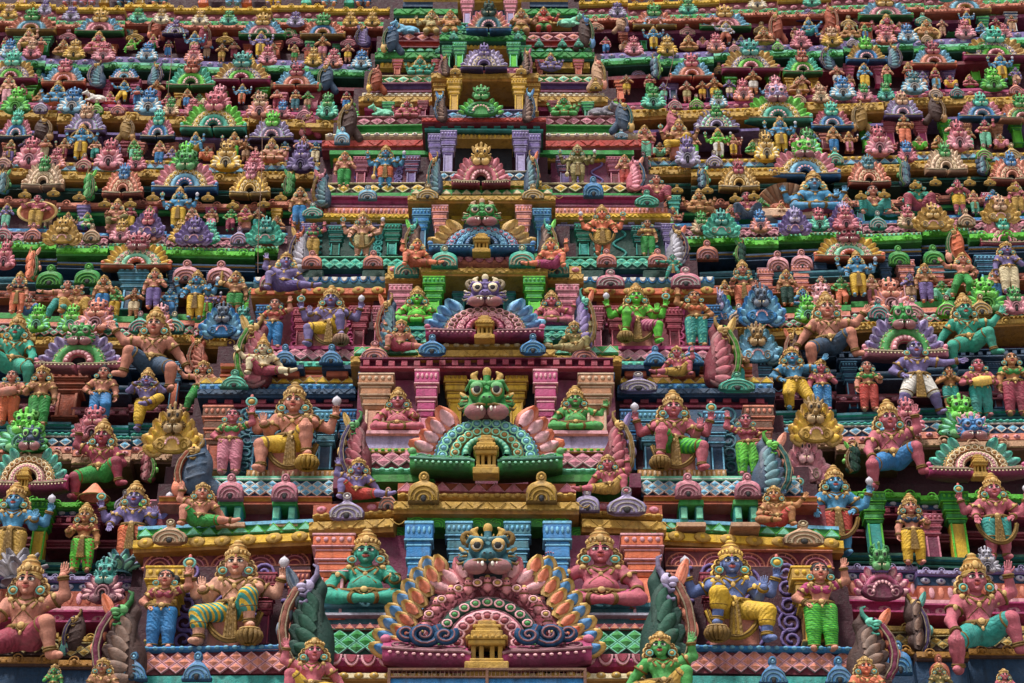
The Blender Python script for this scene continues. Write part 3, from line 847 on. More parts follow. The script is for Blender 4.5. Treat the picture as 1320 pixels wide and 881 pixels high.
MASKS = {(k, h): mask_mb(h, k) for k in (0, 1, 2) for h in (0, 1)}
MASK_LO = MASKS[(1, 0)]
_arch = {}
def arch(kind, hi=0, mk=0):
    if (kind, hi, mk) in _arch: return _arch[(kind, hi, mk)]
    pr = Proto(); b = MB(); q = {'grand': 1.2, 'court': .86, 'peacock': .95, 'leafy': .82, 'horseshoe': .9}.get(kind, .98)
    K = dict(
        grand=dict(rings=[(.145, .095, 'flowers', 11, 1), (.225, .075, 'flowers', 13, 2)], fea=[], mask=(.0, .69, .30), z0=.17, boat=1),
        court=dict(rings=[(.135, .055, 'beads', 13, 1), (.205, .085, 'flowers', 11, 2), (.29, .095, 'flowers', 15, 3)], fea=[(.0, .9, 5, .33, .18)], mask=(0, .55, .38), z0=.19, boat=1),
        peacock=dict(rings=[(.17, .10, 'flowers', 15, 1), (.275, .10, 'flowers', 13, 2)], fea=[(.02, 1.05, 5, .32, .15)], mask=(0, .62, .34), z0=.17, boat=1),
        fan=dict(rings=[(.135, .085, 'beads', 9, 1), (.235, .12, 'rays', 11, 2)], fea=[(-.05, 1.15, 6, .28, .18)], mask=(0, .47, .36), z0=.14, boat=2),
        sun=dict(rings=[(.10, .07, 'beads', 7, 1), (.18, .10, 'rays', 9, 2), (.275, .11, 'flowers', 11, 3)], fea=[(-.05, 1.05, 6, .31, .17)], mask=(0, .49, .36), z0=.14, boat=2),
        shells=dict(rings=[(.12, .06, 'plain', 1, 1), (.21, .12, 'flowers', 8, 2), (.31, .12, 'beads', 11, 2)], fea=[(-.05, 1.1, 6, .33, .15)], mask=(0, .44, .30), z0=.14, boat=2),
        leafy=dict(rings=[(.11, .07, 'beads', 9, 1)], fea=[(-.12, 1.15, 5, .16, .34)], mask=(0, .42, .42), z0=.14, boat=0),
        horseshoe=dict(rings=[(.15, .08, 'beads', 9, 1), (.25, .10, 'scrolls', 9, 2)], fea=[(.1, 1.0, 4, .29, .16)], mask=(0, .52, .36), z0=.13, boat=0),
    )[kind]
    z0 = K['z0']
    # base: two upcurved lobes like the halves of a boat
    for s in (-1, 1):
        if K['boat'] == 0: break
        g0 = .075 if K['boat'] == 1 else .02; k = 12; x = np.linspace(g0, .5, k); rows = []
        for xx in x:
            e = (xx - g0) / (.5 - g0)
            if K['boat'] == 1: zb = .0 + .06 * e ** 2.2; zt = .185 + .045 * e ** 3 - .03 * (e < .05); fr = .15 * math.sqrt(max(0, 1 - (xx / .53) ** 2)) + .08
            else: zb = .035 * e ** 2; zt = .135 + .06 * e ** 3 - .03 * (e < .02); fr = .11 * math.sqrt(max(0, 1 - (xx / .53) ** 2)) + .07
            h = zt - zb
            rows.append([(s * xx, .08, zb + .02), (s * xx, -fr * .88, zb), (s * xx, -fr * .99, zb + h * .05), (s * xx, -fr, zb + h * .34), (s * xx, -fr * .97, zb + h * .46), (s * xx, -fr * .55, zb + h * .82), (s * xx, -.03, zt), (s * xx, .08, zt)])
        v = np.array(rows).reshape(-1, 3); f = grid_faces(k, 8, cv=True)
        b.add(v, f if s < 0 else f[:, ::-1], 0)
        b.add(np.array(rows[-1]), [list(range(8)) if s < 0 else list(range(8))[::-1]], 0); b.add(np.array(rows[0]), [list(range(8))[::-1] if s < 0 else list(range(8))], 0)
        tube(b, [np.array(r[4]) + (0, -.004, .004) for r in rows], .011, 1, n=5)
        RW = np.array(rows)
        def face(e, t):
            a_ = np.array([np.interp(e, np.linspace(0, 1, k), RW[:, 4, q_]) for q_ in range(3)]); c_ = np.array([np.interp(e, np.linspace(0, 1, k), RW[:, 6, q_]) for q_ in range(3)])
            return a_ + (c_ - a_) * t + (0, -.012, .004)
        for e0, rr in ((.22, .16), (.52, .17), (.80, .13)):
            tube(b, [face(e0 + rr * (1 - .8 * q_) * math.cos(2.4 + q_ * 9), .45 + .38 * (1 - .8 * q_) * math.sin(2.4 + q_ * 9)) for q_ in np.linspace(0, 1, 18 if hi else 11)], .0085, 1, n=4)
        ellip(b, np.array(rows[-1][5]) + (-s * .012, 0, .012), (.028, .03, .028), 0, nu=8, nv=6)
        if hi:
            for r in rows[1:-1]: ellip(b, np.array(r[3]) + (0, -.004, .0), (.011, .008, .009), 1, nu=6, nv=4)
    if K['boat'] == 0:
        k = 20; u = np.linspace(0, 2 * np.pi, k, endpoint=False)
        prism(b, [(.34 * np.cos(a), .15 + .13 * np.sin(a)) for a in u[::-1]][::-1], .10, 0, bev=.03)
        for s in (-1, 1): tube(b, scroll_pts((s * .2, -.10, .13), .085, 1.5, s, 18, 1.0), .014, 1, n=5)
    pr.part('base', b, ['boat', 'trim'])
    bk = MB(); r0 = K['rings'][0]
    prism(bk, [((r0[0]) * np.cos(a), z0 + r0[0] * q * np.sin(a)) for a in np.linspace(-.2, np.pi + .2, 14)], .05, 0, T((0, .045, 0))); pr.part('niche', bk, ['hole'])  # flat black disc, its colour painting the dark of the recess
    prof = sorted(K['rings'], key=lambda r: -r[0])
    for i, (r, w, st, n, sl) in enumerate(K['rings']):
        m = MB(); th = .10 - .012 * i
        ring_band(m, r, w, th, q, z0, (0, 1, 2), st, n, hi, -.12, y=.02 * i - .02)
        pr.part('arch_ring', m, ['r%d' % sl, 'o%d' % sl, 'trim'])
    if K['fea']:
        for a0, a1, n, r, l in K['fea']:
            for s in (-1, 1):
                m = MB()
                for i in range(n):
                    a = a0 + (a1 - a0) * i / max(1, n - 1)
                    M = T((s * r * np.cos(a), .03 - .004 * i, z0 + r * q * np.sin(a)), (0, s * (np.pi / 2 - a), 0))
                    leaf(m, M, l * (1 + .12 * math.sin(i * 2.1)), l * .82 if n > 3 else l * .80, (0, 1), hi, .28)
                pr.part('feather_fan', m, ['f1', 'f2'])
    if kind == 'grand':
        m = MB(); ring_band(m, .315, .13, .03, q, z0, (0, 1, 1), 'plain', 1, hi, -.1, y=.04); pr.part('arch_ring', m, ['r3', 'trim'])
        m = MB()     # row of squat guardians with round shields
        for i in range(11):
            a = np.pi * (.02 + .96 * i / 10); p = np.array([.315 * np.cos(a), -.04, z0 + .315 * q * np.sin(a)])
            ellip(m, p, (.030, .028, .034), 0, nu=9, nv=7); ellip(m, p + (0, -.012, .043), (.02, .02, .022), 0, nu=9, nv=6); ellip(m, p + (0, -.005, .064), (.014, .014, .018), 1, nu=8, nv=5)
            for s in (-1, 1):
                tube(m, [p + (s * .022, 0, .018), p + (s * .042, -.015, .0), p + (s * .025, -.03, -.008)], .009, 0, n=5); tube(m, [p + (s * .012, 0, -.024), p + (s * .028, -.02, -.03), p + (s * .016, -.012, -.055)], .011, 0, n=5)
                ellip(m, p + (s * .008, -.03, .046), .0045, 2, nu=5, nv=4)
            ringtube(m, p + (0, 0, .024), (0, 0, 1), .022, .005, 1)
        pr.part('guardians', m, ['r3', 'gold', 'pupil'])
        for i in range(10):
            m = MB(); a = np.pi * (.02 + .96 * (i + .5) / 10); disc_boss(m, (.325 * np.cos(a), -.07, z0 + .335 * q * np.sin(a)), .024, (0, 1, 0), n=12, d=.6); pr.part('shield', m, ['gold', 'trim'])
        for s in (-1, 1):
            m = MB()
            for i in range(8):
                t = i / 7; p0 = (s * (.44 - .17 * t ** 1.5), .02, z0 - .02 + .50 * t)
                leaf(m, T(p0, (0, s * R(72 - 52 * t), 0)), .14 - .02 * t, .115, (0, 1), hi, .2)
                leaf(m, T((s * (.37 - .15 * t ** 1.5), .0, z0 + .47 * t), (0, s * R(60 - 45 * t), 0)), .13, .09, (0, 2), hi, .2)
            pr.part('wing', m, ['f1', 'f2', 'f3'])
        for s in (-1, 1):
            m = MB()
            for cc, rr, tt in (((s * .30, -.16, .215), .075, 1.7), ((s * .20, -.18, .20), .05, 1.4), ((s * .385, -.12, .235), .05, 1.4)):
                tube(m, scroll_pts(cc, rr, tt, s, 22, 2.4), [.026 - .014 * j / 21 for j in range(22)], 0, n=6); tube(m, [np.array(x_) + (0, -.02, 0) for x_ in scroll_pts(cc, rr, tt, s, 22, 2.4)], .006, 1, n=4)
            pr.part('sea_monster', m, ['makara', 'trim'])
        for s in (-1, 1):
            m = MB()
            for i in range(3): leaf(m, T((s * (.10 + .03 * i), .02, .60 - .03 * i), (0, s * R(18 + 24 * i), 0)), .17, .10, (0, 1), hi, .1)
            pr.part('flames', m, ['r3', 'trim'])
    bk2 = MB(); ro = max(r_ + w_ * .5 for r_, w_, *_ in K['rings']) * .97
    prism(bk2, [(ro * np.cos(a), z0 - .02 + ro * q * np.sin(a)) for a in np.linspace(0, np.pi, 20)], .03, 0, T((0, .085, 0))); pr.part('back_slab', bk2, ['boat'])
    if kind in ('grand', 'court', 'peacock') :
        m = MB(); w = .82 if kind != 'grand' else 1.0
        for zz, ww, hh, yy in ((-.03, .26, .05, -.24), (.02, .20, .02, -.23), (.125, .22, .03, -.23), (.155, .25, .02, -.24), (.18, .19, .04, -.21), (.22, .14, .02, -.19), (.245, .17, .02, -.18), (.265, .11, .03, -.16)):
            cbox(m, (0, yy + .06, zz + hh / 2), (ww * w * .8, .16, hh), .006, 0)
        for x in (-.075, -.03, .03, .075): cbox(m, (x * w * .85, -.19, .082), (.022, .05, .09), .004, 0)
        for i in range(7): ellip(m, ((i - 3) * .028 * w, -.265, .168), (.010, .008, .012), 0, nu=6, nv=4)
        pr.part('shrine', m, ['shrine'])
    mx, mz, ms = K['mask']
    MT = T((mx, -.04, mz + .06), (0, 0, 0), (ms * .92, ms, ms * 1.18)); m = MB(); m.merge(MASKS[(mk, 1 if hi else 0)], MT)
    mi = pr.part('monster_mask', m, ['face', 'eye', 'pupil', 'lip', 'tooth', 'horn'])
    if hi:
        for ey in MASKS[(mk, 1)].eyes:
            e_ = MB(); e_.merge(ey, MT); pr.part('eye', e_, ['face', 'eye', 'pupil'], mi)
    pr.h = mz + .06 + ms * .70
    _arch[(kind, hi, mk)] = pr
    return pr

def antefix(kind=0):
    if ('ante', kind) in _arch: return _arch[('ante', kind)]
    pr = Proto(); b = MB(); l = MB()
    if kind == 0:    # square plate with round knob
        body = [(-.5, 0), (.5, 0), (.5, .34), (.44, .50), (.32, .60), (.15, .66)]; kn = [(.17 * math.cos(a), .80 + .17 * math.sin(a)) for a in np.linspace(-.9, np.pi + .9, 11)]
    elif kind == 1:  # bell shaped plate
        body = [(-.5, 0), (.5, 0), (.52, .10), (.44, .22), (.40, .36), (.26, .52), (.13, .62)]; kn = [(.15 * math.cos(a), .80 + .17 * math.sin(a)) for a in np.linspace(-.9, np.pi + .9, 11)]
    else:            # wide oval plate
        body = [(-.30, 0), (.30, 0), (.47, .10), (.5, .26), (.42, .40), (.28, .50), (.14, .60)]; kn = [(.13 * math.cos(a), .76 + .14 * math.sin(a)) for a in np.linspace(-.9, np.pi + .9, 9)]
    poly = body + kn + [(-x, z) for x, z in body[:1:-1]]
    prism(b, poly, .22, 0, bev=.045)
    p = np.array(poly); c = np.array([0, .28])
    sh = np.array([q for q in poly if q[1] > .02 and q[1] < .66])
    sh = sh[np.argsort(-np.arctan2(sh[:, 1] - .05, sh[:, 0]))]
    for sc, t in ((.86, .030), (.60, .034), (.34, .034)):
        pts = [(x * sc, -.22, .04 + z * sc) for x, z in sh]
        arc = [(.5 * sc * math.cos(a), -.225, .06 + .50 * sc * math.sin(a) ** .8 if math.sin(a) > 0 else .06) for a in np.linspace(0, np.pi, 15)]
        tube(l, arc, t, 0, n=5)
    for s in (-1, 1): tube(l, scroll_pts((s * .34, -.22, .12), .09, 1.2, s, 12, 1.5), .022, 0, n=4)
    ellip(b, (0, -.22, .12), (.09, .05, .11), 1, nu=10, nv=6)
    ringtube(l, (0, -.23, .79), (0, 1, 0), .10, .028, 0, n=12); ellip(l, (0, -.22, .79), (.045, .04, .045), 0, nu=8, nv=5)
    pr.part('plate', b, ['boat', 'hole']); pr.part('relief', l, ['trim']); pr.h = .97
    _arch[('ante', kind)] = pr; return pr

def maskplate():
    """squat plaque: two drooping leafy lobes round a keyhole, a small monster mask above"""
    if 'mp' in _arch: return _arch['mp']
    pr = Proto(); b = MB(); k = 22
    prism(b, [(.47 * np.cos(a) * (1 - .10 * (np.sin(a) < 0)), .22 + (.20 if np.sin(a) > 0 else .19) * np.sin(a)) for a in np.linspace(0, 2 * np.pi, k, endpoint=False)], .24, 0, bev=.05)
    for s in (-1, 1):
        for i in range(4): leaf(b, T((s * (.10 + .05 * i), -.20, .30 - .03 * i), (0, s * R(38 + 26 * i), 0)), .32 - .02 * i, .17, (0, 2), 0, .1)
        ellip(b, (s * .17, -.24, .10), (.13, .08, .09), 0, nu=10, nv=6)
    l = MB()
    for rr, t in ((.15, .030), (.085, .024)): tube(l, [(rr * np.cos(a), -.29, .17 + rr * 1.1 * np.sin(a)) for a in np.linspace(-.5, np.pi + .5, 14)], t, 0, n=5)
    for s in (-1, 1): tube(l, scroll_pts((s * .28, -.26, .10), .07, 1.3, s, 12, 2.2), .022, 0, n=4)
    ellip(b, (0, -.25, .15), (.05, .05, .11), 1, nu=9, nv=6)
    pr.part('plate', b, ['boat', 'hole', 'trim']); pr.part('relief', l, ['trim'])
    m = MB(); m.merge(MASK_LO, T((0, -.12, .62), (0, 0, 0), (.50, .55, .60))); pr.part('monster_mask', m, ['face', 'eye', 'pupil', 'lip', 'tooth', 'horn'])
    pr.h = .96; _arch['mp'] = pr; return pr

def gable_end(kind=0):
    """end of a barrel roof: stacked overlapping lobes, a painted rim on the outer (left) edge, a horned beast on top. 1 wide, 1.6 high"""
    if ('gab', kind) in _arch: return _arch[('gab', kind)]
    pr = Proto(); c = Clay()
    if kind == 0:
        c.ell((.14, .10, .40), (.34, .30, .50), k=.04)
        c.cap((.30, .05, .1), (.16, .02, .9), .24, .16, k=.05)
        c.cap((.12, .05, .8), (.26, .02, 1.16), .17, .12, k=.05); c.cap((.26, .02, 1.16), (.20, .0, 1.40), .10, .03, k=.04); c.ell((.32, .1, .3), (.22, .25, .42), k=.05)
    elif kind == 1:
        c.ell((.10, 0, .60), (.36, .24, .66), k=.03, rot=((0, 1, 0), .15)); c.cap((.15, .05, .95), (.20, .0, 1.5), .20, .05, k=.08); c.cap((.3, .1, .4), (.6, .2, .05), .18, .18, k=.05)
        for z in (.3, .6, .9): c.cap((-.1, -.24, z), (.3, -.2, z + .16), .03, .02, k=.05)
    else:
        for (x, z, rx, rz, a) in ((.0, .22, .34, .24, -.3), (.08, .56, .28, .24, -.25), (.16, .92, .22, .26, -.2)): c.ell((x, .0, z), (rx, .24, rz), k=.01, rot=((0, 1, 0), a))
        c.cap((.2, 0, 1.1), (.22, 0, 1.5), .12, .03, k=.05)
    bm = c.mb(.022)
    if kind == 0:      # wing-like plates laid over one another
        for i in range(6):
            t = i / 5; leaf(bm, T((.40 - .16 * t, -.10 - .03 * math.sin(3 * t), .02 + .62 * t), (0, -R(96 - 74 * t), 0)), .62 - .10 * t, .40, (0, 1), 1, .10)
    elif kind == 2:
        for i in range(3): leaf(bm, T((.12, -.2, .02 + .36 * i), (0, -.35, 0)), .5, .36, (0, 1), 1, .1)
    pr.part('roof_end', bm, ['body', 'inner'])
    m = MB()
    pts = [(-.14, -.04, 0), (-.28, -.08, .22), (-.33, -.10, .50), (-.28, -.10, .80), (-.14, -.08, 1.06), (.02, -.06, 1.20)]
    if kind == 2: pts = [(x + .06, y, z) for x, y, z in pts]
    tt = np.linspace(0, 5, 22); pp = np.array([[np.interp(t, range(6), [p[i] for p in pts]) for i in range(3)] for t in tt])
    tube(m, pp, .085 + .014 * np.abs(np.sin(tt * 4.4)), 0, n=8, flat=1.7)
    tube(m, pp + (.06, -.13, 0), .018, 1, n=5); tube(m, pp + (-.05, -.13, 0), .014, 1, n=5)
    pr.part('rim', m, ['rim', 'rimdot'])
    m = MB()
    if kind != 1:
        for i in range(3): ellip(m, (-.36 + .09 * i + .02 * i * i, -.06, .52 + .22 * i), (.09, .14, .12), 0, nu=10, nv=8)
        leaf(m, T((-.10, -.12, 1.06), (0, -.5, 0)), .42, .20, (0, 0), 1, .1)
    else:
        ellip(m, (-.28, -.05, .12), (.18, .2, .24), 0); ellip(m, (-.34, -.05, .36), (.08, .14, .10), 0)
    pr.part('lobes', m, ['lobe'])
    m = MB()
    ellip(m, (.06, -.14, 1.16), (.11, .10, .09), 0); ellip(m, (-.04, -.22, 1.13), (.09, .07, .045), 0); ellip(m, (-.03, -.22, 1.07), (.07, .06, .03), 0); tube(m, [(.10, -.1, 1.2), (.20, -.09, 1.34), (.20, -.06, 1.48), (.12, -.06, 1.52)], [.06, .05, .035, .012], 0, n=7); ellip(m, (.02, -.23, 1.19), .028, 1)
    for s in (0, 1): tube(m, [(.12, -.14, 1.1 - s * .12), (.02, -.22, .98 - s * .12), (-.06, -.24, 1.0 - s * .12)], [.05, .04, .02], 0, n=6)
    pr.part('beast', m, ['beak', 'pupil'])
    pr.h = 1.55; _arch[('gab', kind)] = pr; return pr

def cow():
    if 'cow' in _arch: return _arch['cow']
    c = Clay(); c.ell((.05, 0, .24), (.42, .2, .2), k=.08); c.ell((-.25, -.02, .36), (.16, .16, .16), k=.08); c.cap((-.34, -.05, .4), (-.5, -.12, .52), .11, .10, k=.05); c.cap((-.5, -.12, .54), (-.66, -.2, .44), .10, .065, k=.04)
    for s in (-1, 1):
        c.cap((-.50, -.1 + s * .06, .6), (-.46, -.1 + s * .12, .74), .03, .012, k=.02); c.cap((-.48, -.1 + s * .1, .56), (-.42, -.1 + s * .2, .54), .035, .02, k=.02)
    c.cap((-.2, -.16, .14), (-.48, -.2, .06), .08, .045, k=.03); c.cap((-.48, -.2, .06), (-.30, -.22, .04), .045, .04, k=.02); c.cap((.25, -.16, .14), (.05, -.24, .07), .11, .05, k=.03); c.cap((.05, -.24, .07), (.3, -.26, .04), .05, .04, k=.02); c.cap((.46, 0, .3), (.5, -.06, .05), .03, .02, k=.03)
    pr = Proto(); m = c.mb(.025); ellip(m, (-.57, -.2, .53), .02, 1); pr.part('body', m, ['skin', 'pupil'])
    k = MB(); tube(k, [(-.36, -.17, .46), (-.32, -.18, .33), (-.40, -.17, .26)], .025, 0, n=6); pr.part('collar', k, ['gold']); pr.h = .74; _arch['cow'] = pr; return pr
# ------------------------------------------------------------------ the tower: walls, bands, pilasters
tower = link('temple_tower', None)
tower.location = (0, 2.0, 0)
tower['label'] = 'towering carved temple gateway painted in every colour, crowded with statues on its ledges'
tower['category'] = 'temple tower'
def tpart(name, mb, slots, cols, M=None, parent=None):
    used = sorted(set(mb.M)); rm = {u: i for i, u in enumerate(used)}; mb.M = [rm[m] for m in mb.M]
    me = mb.mesh(name); o = link(name, me, parent or tower)
    for u in used: me.materials.append(P(cols[u], sculpt=False))
    par = parent or tower
    Mw = Matrix(M.tolist()) if M is not None else Matrix.Identity(4)
    o.matrix_parent_inverse = Matrix.Identity(4)
    WM[o.name] = Mw
    o.matrix_basis = WM.get(par.name, Matrix.Translation((0, 2.0, 0))).inverted() @ Mw
    return o
WM = {}

PROF = dict(
    plain=[(0, 1, 0), (0, 0, 0)],
    cyma=[(-.02, 1, 0), (.03, .97, 0), (.03, .84, 2), (-.01, .8, 2), (-.03, .62, 0), (-.03, .38, 0), (0, .2, 0), (.03, .14, 0), (.03, 0, 0)],
    torus=[(-.02, 1, 0), (.0, .96, 0), (.05, .8, 0), (.07, .5, 0), (.05, .2, 0), (0, .04, 0), (-.02, 0, 0)],
    kapota=[(-.16, 1, 0), (-.10, .95, 0), (-.04, .82, 0), (.0, .6, 0), (.03, .40, 0), (.035, .72, 2), (.035, .24, 2), (.015, .2, 0), (.01, .0, 0)],
    steps=[(.04, 1, 0), (.04, .74, 2), (.0, .7, 0), (.0, .5, 0), (-.03, .46, 2), (-.03, .2, 0), (.02, .16, 0), (.02, 0, 0)],
)
NAMES = dict(lip='cornice', nasi='cornice', scales='diamond_band', zigzag='zigzag_band', dots='dotted_band', flutes='fluted_band', dentils='dentil_band', arcs='arc_frieze', scroll='scroll_frieze', petals='lotus_band')
def band(x0, x1, yt, yb, off, prof='plain', a='maroon', orn=None, b='pink', c='rosepink', dl=0.0, depth=.9, rows=None, name=None, parent=None):
    A = at(x0, yt, off); B = at_z(x1, yt + dl, A[2]); B[1] = max(A[1] - .9, min(A[1] + .9, B[1]))
    B = np.array([at_y(x1, yt, B[1])[0], B[1], A[2]])
    zb = at_y(x0, yb, A[1])[2]; h = A[2] - zb; d = B - A; Lw = np.linalg.norm(d); d /= Lw
    M = np.eye(4); M[:3, 0] = d; M[:3, 1] = np.cross((0, 0, 1), d); M[:3, 3] = (A[0], A[1], zb)
    m = MB(); pf = PROF[prof]; sc = min(1.6, h / .12) if prof != 'plain' else 1
    po = [(-o * sc, z * h) for o, z, _ in pf]
    pts = [(depth, h)] + po + [(depth, 0)]; n = len(pts)
    v = np.array([[0, y, z] for y, z in pts] + [[Lw, y, z] for y, z in pts])
    f = []; mm = []
    for i in range(n):
        j = (i + 1) % n; f.append([i, j, n + j, n + i]); mm.append(pf[i - 1][2] if 1 <= i < len(pf) else 0)
    f.append(list(range(n))[::-1]); f.append(list(range(n, 2 * n))); mm += [0, 0]
    m.add(v, f, mm, smooth=False)
    yo = lambda z: float(np.interp(z, [q[1] for q in po][::-1], [q[0] for q in po][::-1]))
    if prof == 'kapota' and orn is None: orn = 'lip'
    if orn == 'lip':         # a row of painted studs along the lip and shallow loops above it
        nb = max(6, int(Lw / (h * .62)))
        for i in range(nb):
            q_ = ((i + .5) * Lw / nb, yo(h * .29) - .006, h * .29); ellip(m, q_, (h * .17, .016, h * .10), 2, nu=8, nv=4)
            if i % 2 == 0: tube(m, [(q_[0] + Lw / nb * t, yo(h * (.55 + .22 * math.sin(math.pi * (t + .5)))) - .008, h * (.55 + .22 * math.sin(math.pi * (t + .5)))) for t in np.linspace(-.5, 1.5, 9)], h * .035, 2, n=4)
    elif orn == 'scales':
        r = rows or (2 if h > .16 else 1); ch = h * .94 / (r * .5 + .5); nx = max(3, int(round(Lw / (ch * 1.25)))); cw = Lw / nx
        for k in range(r):
            for i in range(nx + (k % 2)):
                cx = (i + .5 - .5 * (k % 2)) * cw; cz = h * .97 - ch * .5 - k * ch * .5
                for s_, y_, mt in ((.48, -.012, 2), (.36, -.012, 1)):
                    if mt == 2:
                        q = [(cx - cw * s_, cz), (cx, cz - ch * s_), (cx + cw * s_, cz), (cx, cz + ch * s_)]
                        q = [(min(max(x, 0), Lw), z) for x, z in q]
                        prism(m, q, .02 * h / .2 + .008, 2, bev=.004)
                    else:
                        x_ = min(max(cx, .01), Lw - .01); w_ = min(cw * s_, x_, Lw - x_); y0 = -(.02 * h / .2 + .008) - .001
                        v = np.array([(x_ - w_, y0, cz), (x_, y0, cz - ch * s_), (x_ + w_, y0, cz), (x_, y0, cz + ch * s_), (x_, y0 - .06 * ch - .01, cz)])
                        m.add(v, [[0, 1, 4], [1, 2, 4], [2, 3, 4], [3, 0, 4]], 1, smooth=False)
                if h > .16: ellip(m, (cx if 0 < cx < Lw else min(max(cx, .02), Lw - .02), -.03 - .08 * ch, cz), (ch * .09, ch * .06, ch * .09), 2, nu=6, nv=4)
        cbox(m, (Lw / 2, -.01, h * .98), (Lw, .06, h * .05), 0, 2)
    elif orn == 'zigzag':
        nx = max(3, int(round(Lw / (h * 1.5)))); cw = Lw / nx
        for i in range(nx):
            prism(m, [(i * cw + cw * .04, h * .12), (i * cw + cw * .96, h * .12), ((i + .5) * cw, h * .92)], .03, 1, T((0, yo(h * .4), 0)), bev=.008)
        tube(m, [((i * .5) * cw, yo(h * .5) - .028, h * (.1 if i % 2 == 0 else .95)) for i in range(2 * nx + 1)], h * .06, 2, n=4)
    elif orn == 'dots':
        nx = max(3, int(round(Lw / (h * 1.5)))); cw = Lw / nx
        for i in range(nx):
            q = ((i + .5) * cw, yo(h * .5), h * .5)
            ellip(m, q, (min(cw * .36, h * .5), .03, h * .33), 1, nu=10, nv=6)
            if h > .1: ellip(m, (q[0], q[1] - .02, q[2]), (h * .17, .022, h * .15), 2, nu=8, nv=4)
    elif orn == 'nasi':      # little horseshoes on the roll of the cornice, beads on its lip
        nx = max(2, int(round(Lw / (h * 2.2)))); cw = Lw / nx
        for i in range(nx):
            c0 = ((i + .5) * cw, yo(h * .55) - .012, h * .46)
            tube(m, [(c0[0] + .42 * h * math.cos(t), c0[1] - .02, c0[2] + .42 * h * math.sin(t)) for t in np.linspace(-.3, np.pi + .3, 9)], h * .07, 1, n=4)
            ellip(m, (c0[0], c0[1] - .005, c0[2] + h * .05), (h * .2, .03, h * .2), 1, nu=8, nv=5)
        nb = max(6, int(Lw / (h * .5))); ellips = [((i + .5) * Lw / nb, yo(h * .29) - .006, h * .29) for i in range(nb)]
        for q_ in ellips: ellip(m, q_, (h * .13, .014, h * .09), 1, nu=6, nv=3)
    elif orn == 'flutes':
        nx = max(4, int(round(Lw / (h * .55)))); cw = Lw / nx
        for i in range(nx): ellip(m, ((i + .5) * cw, yo(h * .5), h * .5), (cw * .36, .016 + h * .05, h * .42), 1 if i % 2 == 0 or h < .1 else 2, nu=8, nv=4)
    elif orn == 'petals':
        nx = max(3, int(round(Lw / (h * 1.1)))); cw = Lw / nx
        for i in range(nx):
            c0 = ((i + .5) * cw, yo(h * .5), h * .9)
            prism(m, [(c0[0] + cw * .47 * math.cos(t), h * .92 + h * .8 * math.sin(t)) for t in np.linspace(np.pi, 2 * np.pi, 9)], .03, 2, T((0, c0[1], 0)), bev=.006)
            prism(m, [(c0[0] + cw * .32 * math.cos(t), h * .90 + h * .58 * math.sin(t)) for t in np.linspace(np.pi, 2 * np.pi, 9)], .045, 1, T((0, c0[1], 0)), bev=.008)
    elif orn == 'dentils':
        nx = max(4, int(round(Lw / (h * .95)))); cw = Lw / nx
        for i in range(nx): cbox(m, ((i + .5) * cw, -.03, h * .58), (cw * .5, .12, h * .5), .006, 1)
        cbox(m, (Lw / 2, -.02, h * .13), (Lw, .14, h * .16), 0, 1); cbox(m, (Lw / 2, -.04, h * .93), (Lw, .12, h * .10), 0, 2)
    elif orn == 'arcs':
        nx = max(3, int(round(Lw / (h * 1.7)))); cw = Lw / nx
        for i in range(nx):
            for s_, t in ((.46, .05), (.33, .04), (.20, .04)):
                tube(m, [((i + .5) * cw + cw * s_ * math.cos(q), -.004, h * .10 + h * 1.6 * s_ * math.sin(q)) for q in np.linspace(0, np.pi, 11)], t * h, 1 if s_ != .33 else 2, n=4)
            for q in np.linspace(.3, np.pi - .3, 6): tube(m, [((i + .5) * cw + cw * .34 * math.cos(q), -.004, h * .1 + h * .54 * math.sin(q)), ((i + .5) * cw + cw * .45 * math.cos(q), -.004, h * .1 + h * .72 * math.sin(q))], .02 * h, 1, n=4)
        cbox(m, (Lw / 2, -.02, h * .04), (Lw, .08, h * .08), .004, 1); cbox(m, (Lw / 2, -.02, h * .97), (Lw, .08, h * .06), .004, 1)
    elif orn == 'scroll':
        nx = max(3, int(round(Lw / (h * 1.5)))); cw = Lw / nx
        for i in range(nx):
            for s_ in (.42, .28, .14):
                tube(m, [((i + .5) * cw + cw * s_ * math.cos(q), -.003, h * .25 + h * 1.3 * s_ * math.sin(q)) for q in np.linspace(-.6, 2.6, 9)], .035 * h, 1, n=4)
    ph = (x0 * .37 + yt * .11) % 6.28      # nothing hand-laid runs dead straight
    for v_ in m.V: v_[:, 2] += min(.012, h * .06) * np.sin(v_[:, 0] * 1.9 + ph) + min(.004, h * .03) * np.sin(v_[:, 0] * 11 + 2 * ph); v_[:, 1] += min(.006, h * .04) * np.sin(v_[:, 0] * 7.3 + ph)
    nm = name or (NAMES.get(orn) if orn and prof != 'kapota' else ('cornice' if prof == 'kapota' else 'ledge'))
    return tpart(nm, m, 'abc', [a, b, c], M, parent)

def mir(f, cx, x0, x1, *a, **k):
    f(x0, x1, *a, **k)
    if 'dl' in k and k['dl']:
        yt, yb = a[0] + k['dl'], a[1] + k['dl']; k = dict(k); d = k.pop('dl'); f(2 * cx - x1, 2 * cx - x0, yt, yb, *a[2:], dl=-d, **k)
    else: f(2 * cx - x1, 2 * cx - x0, *a, **k)

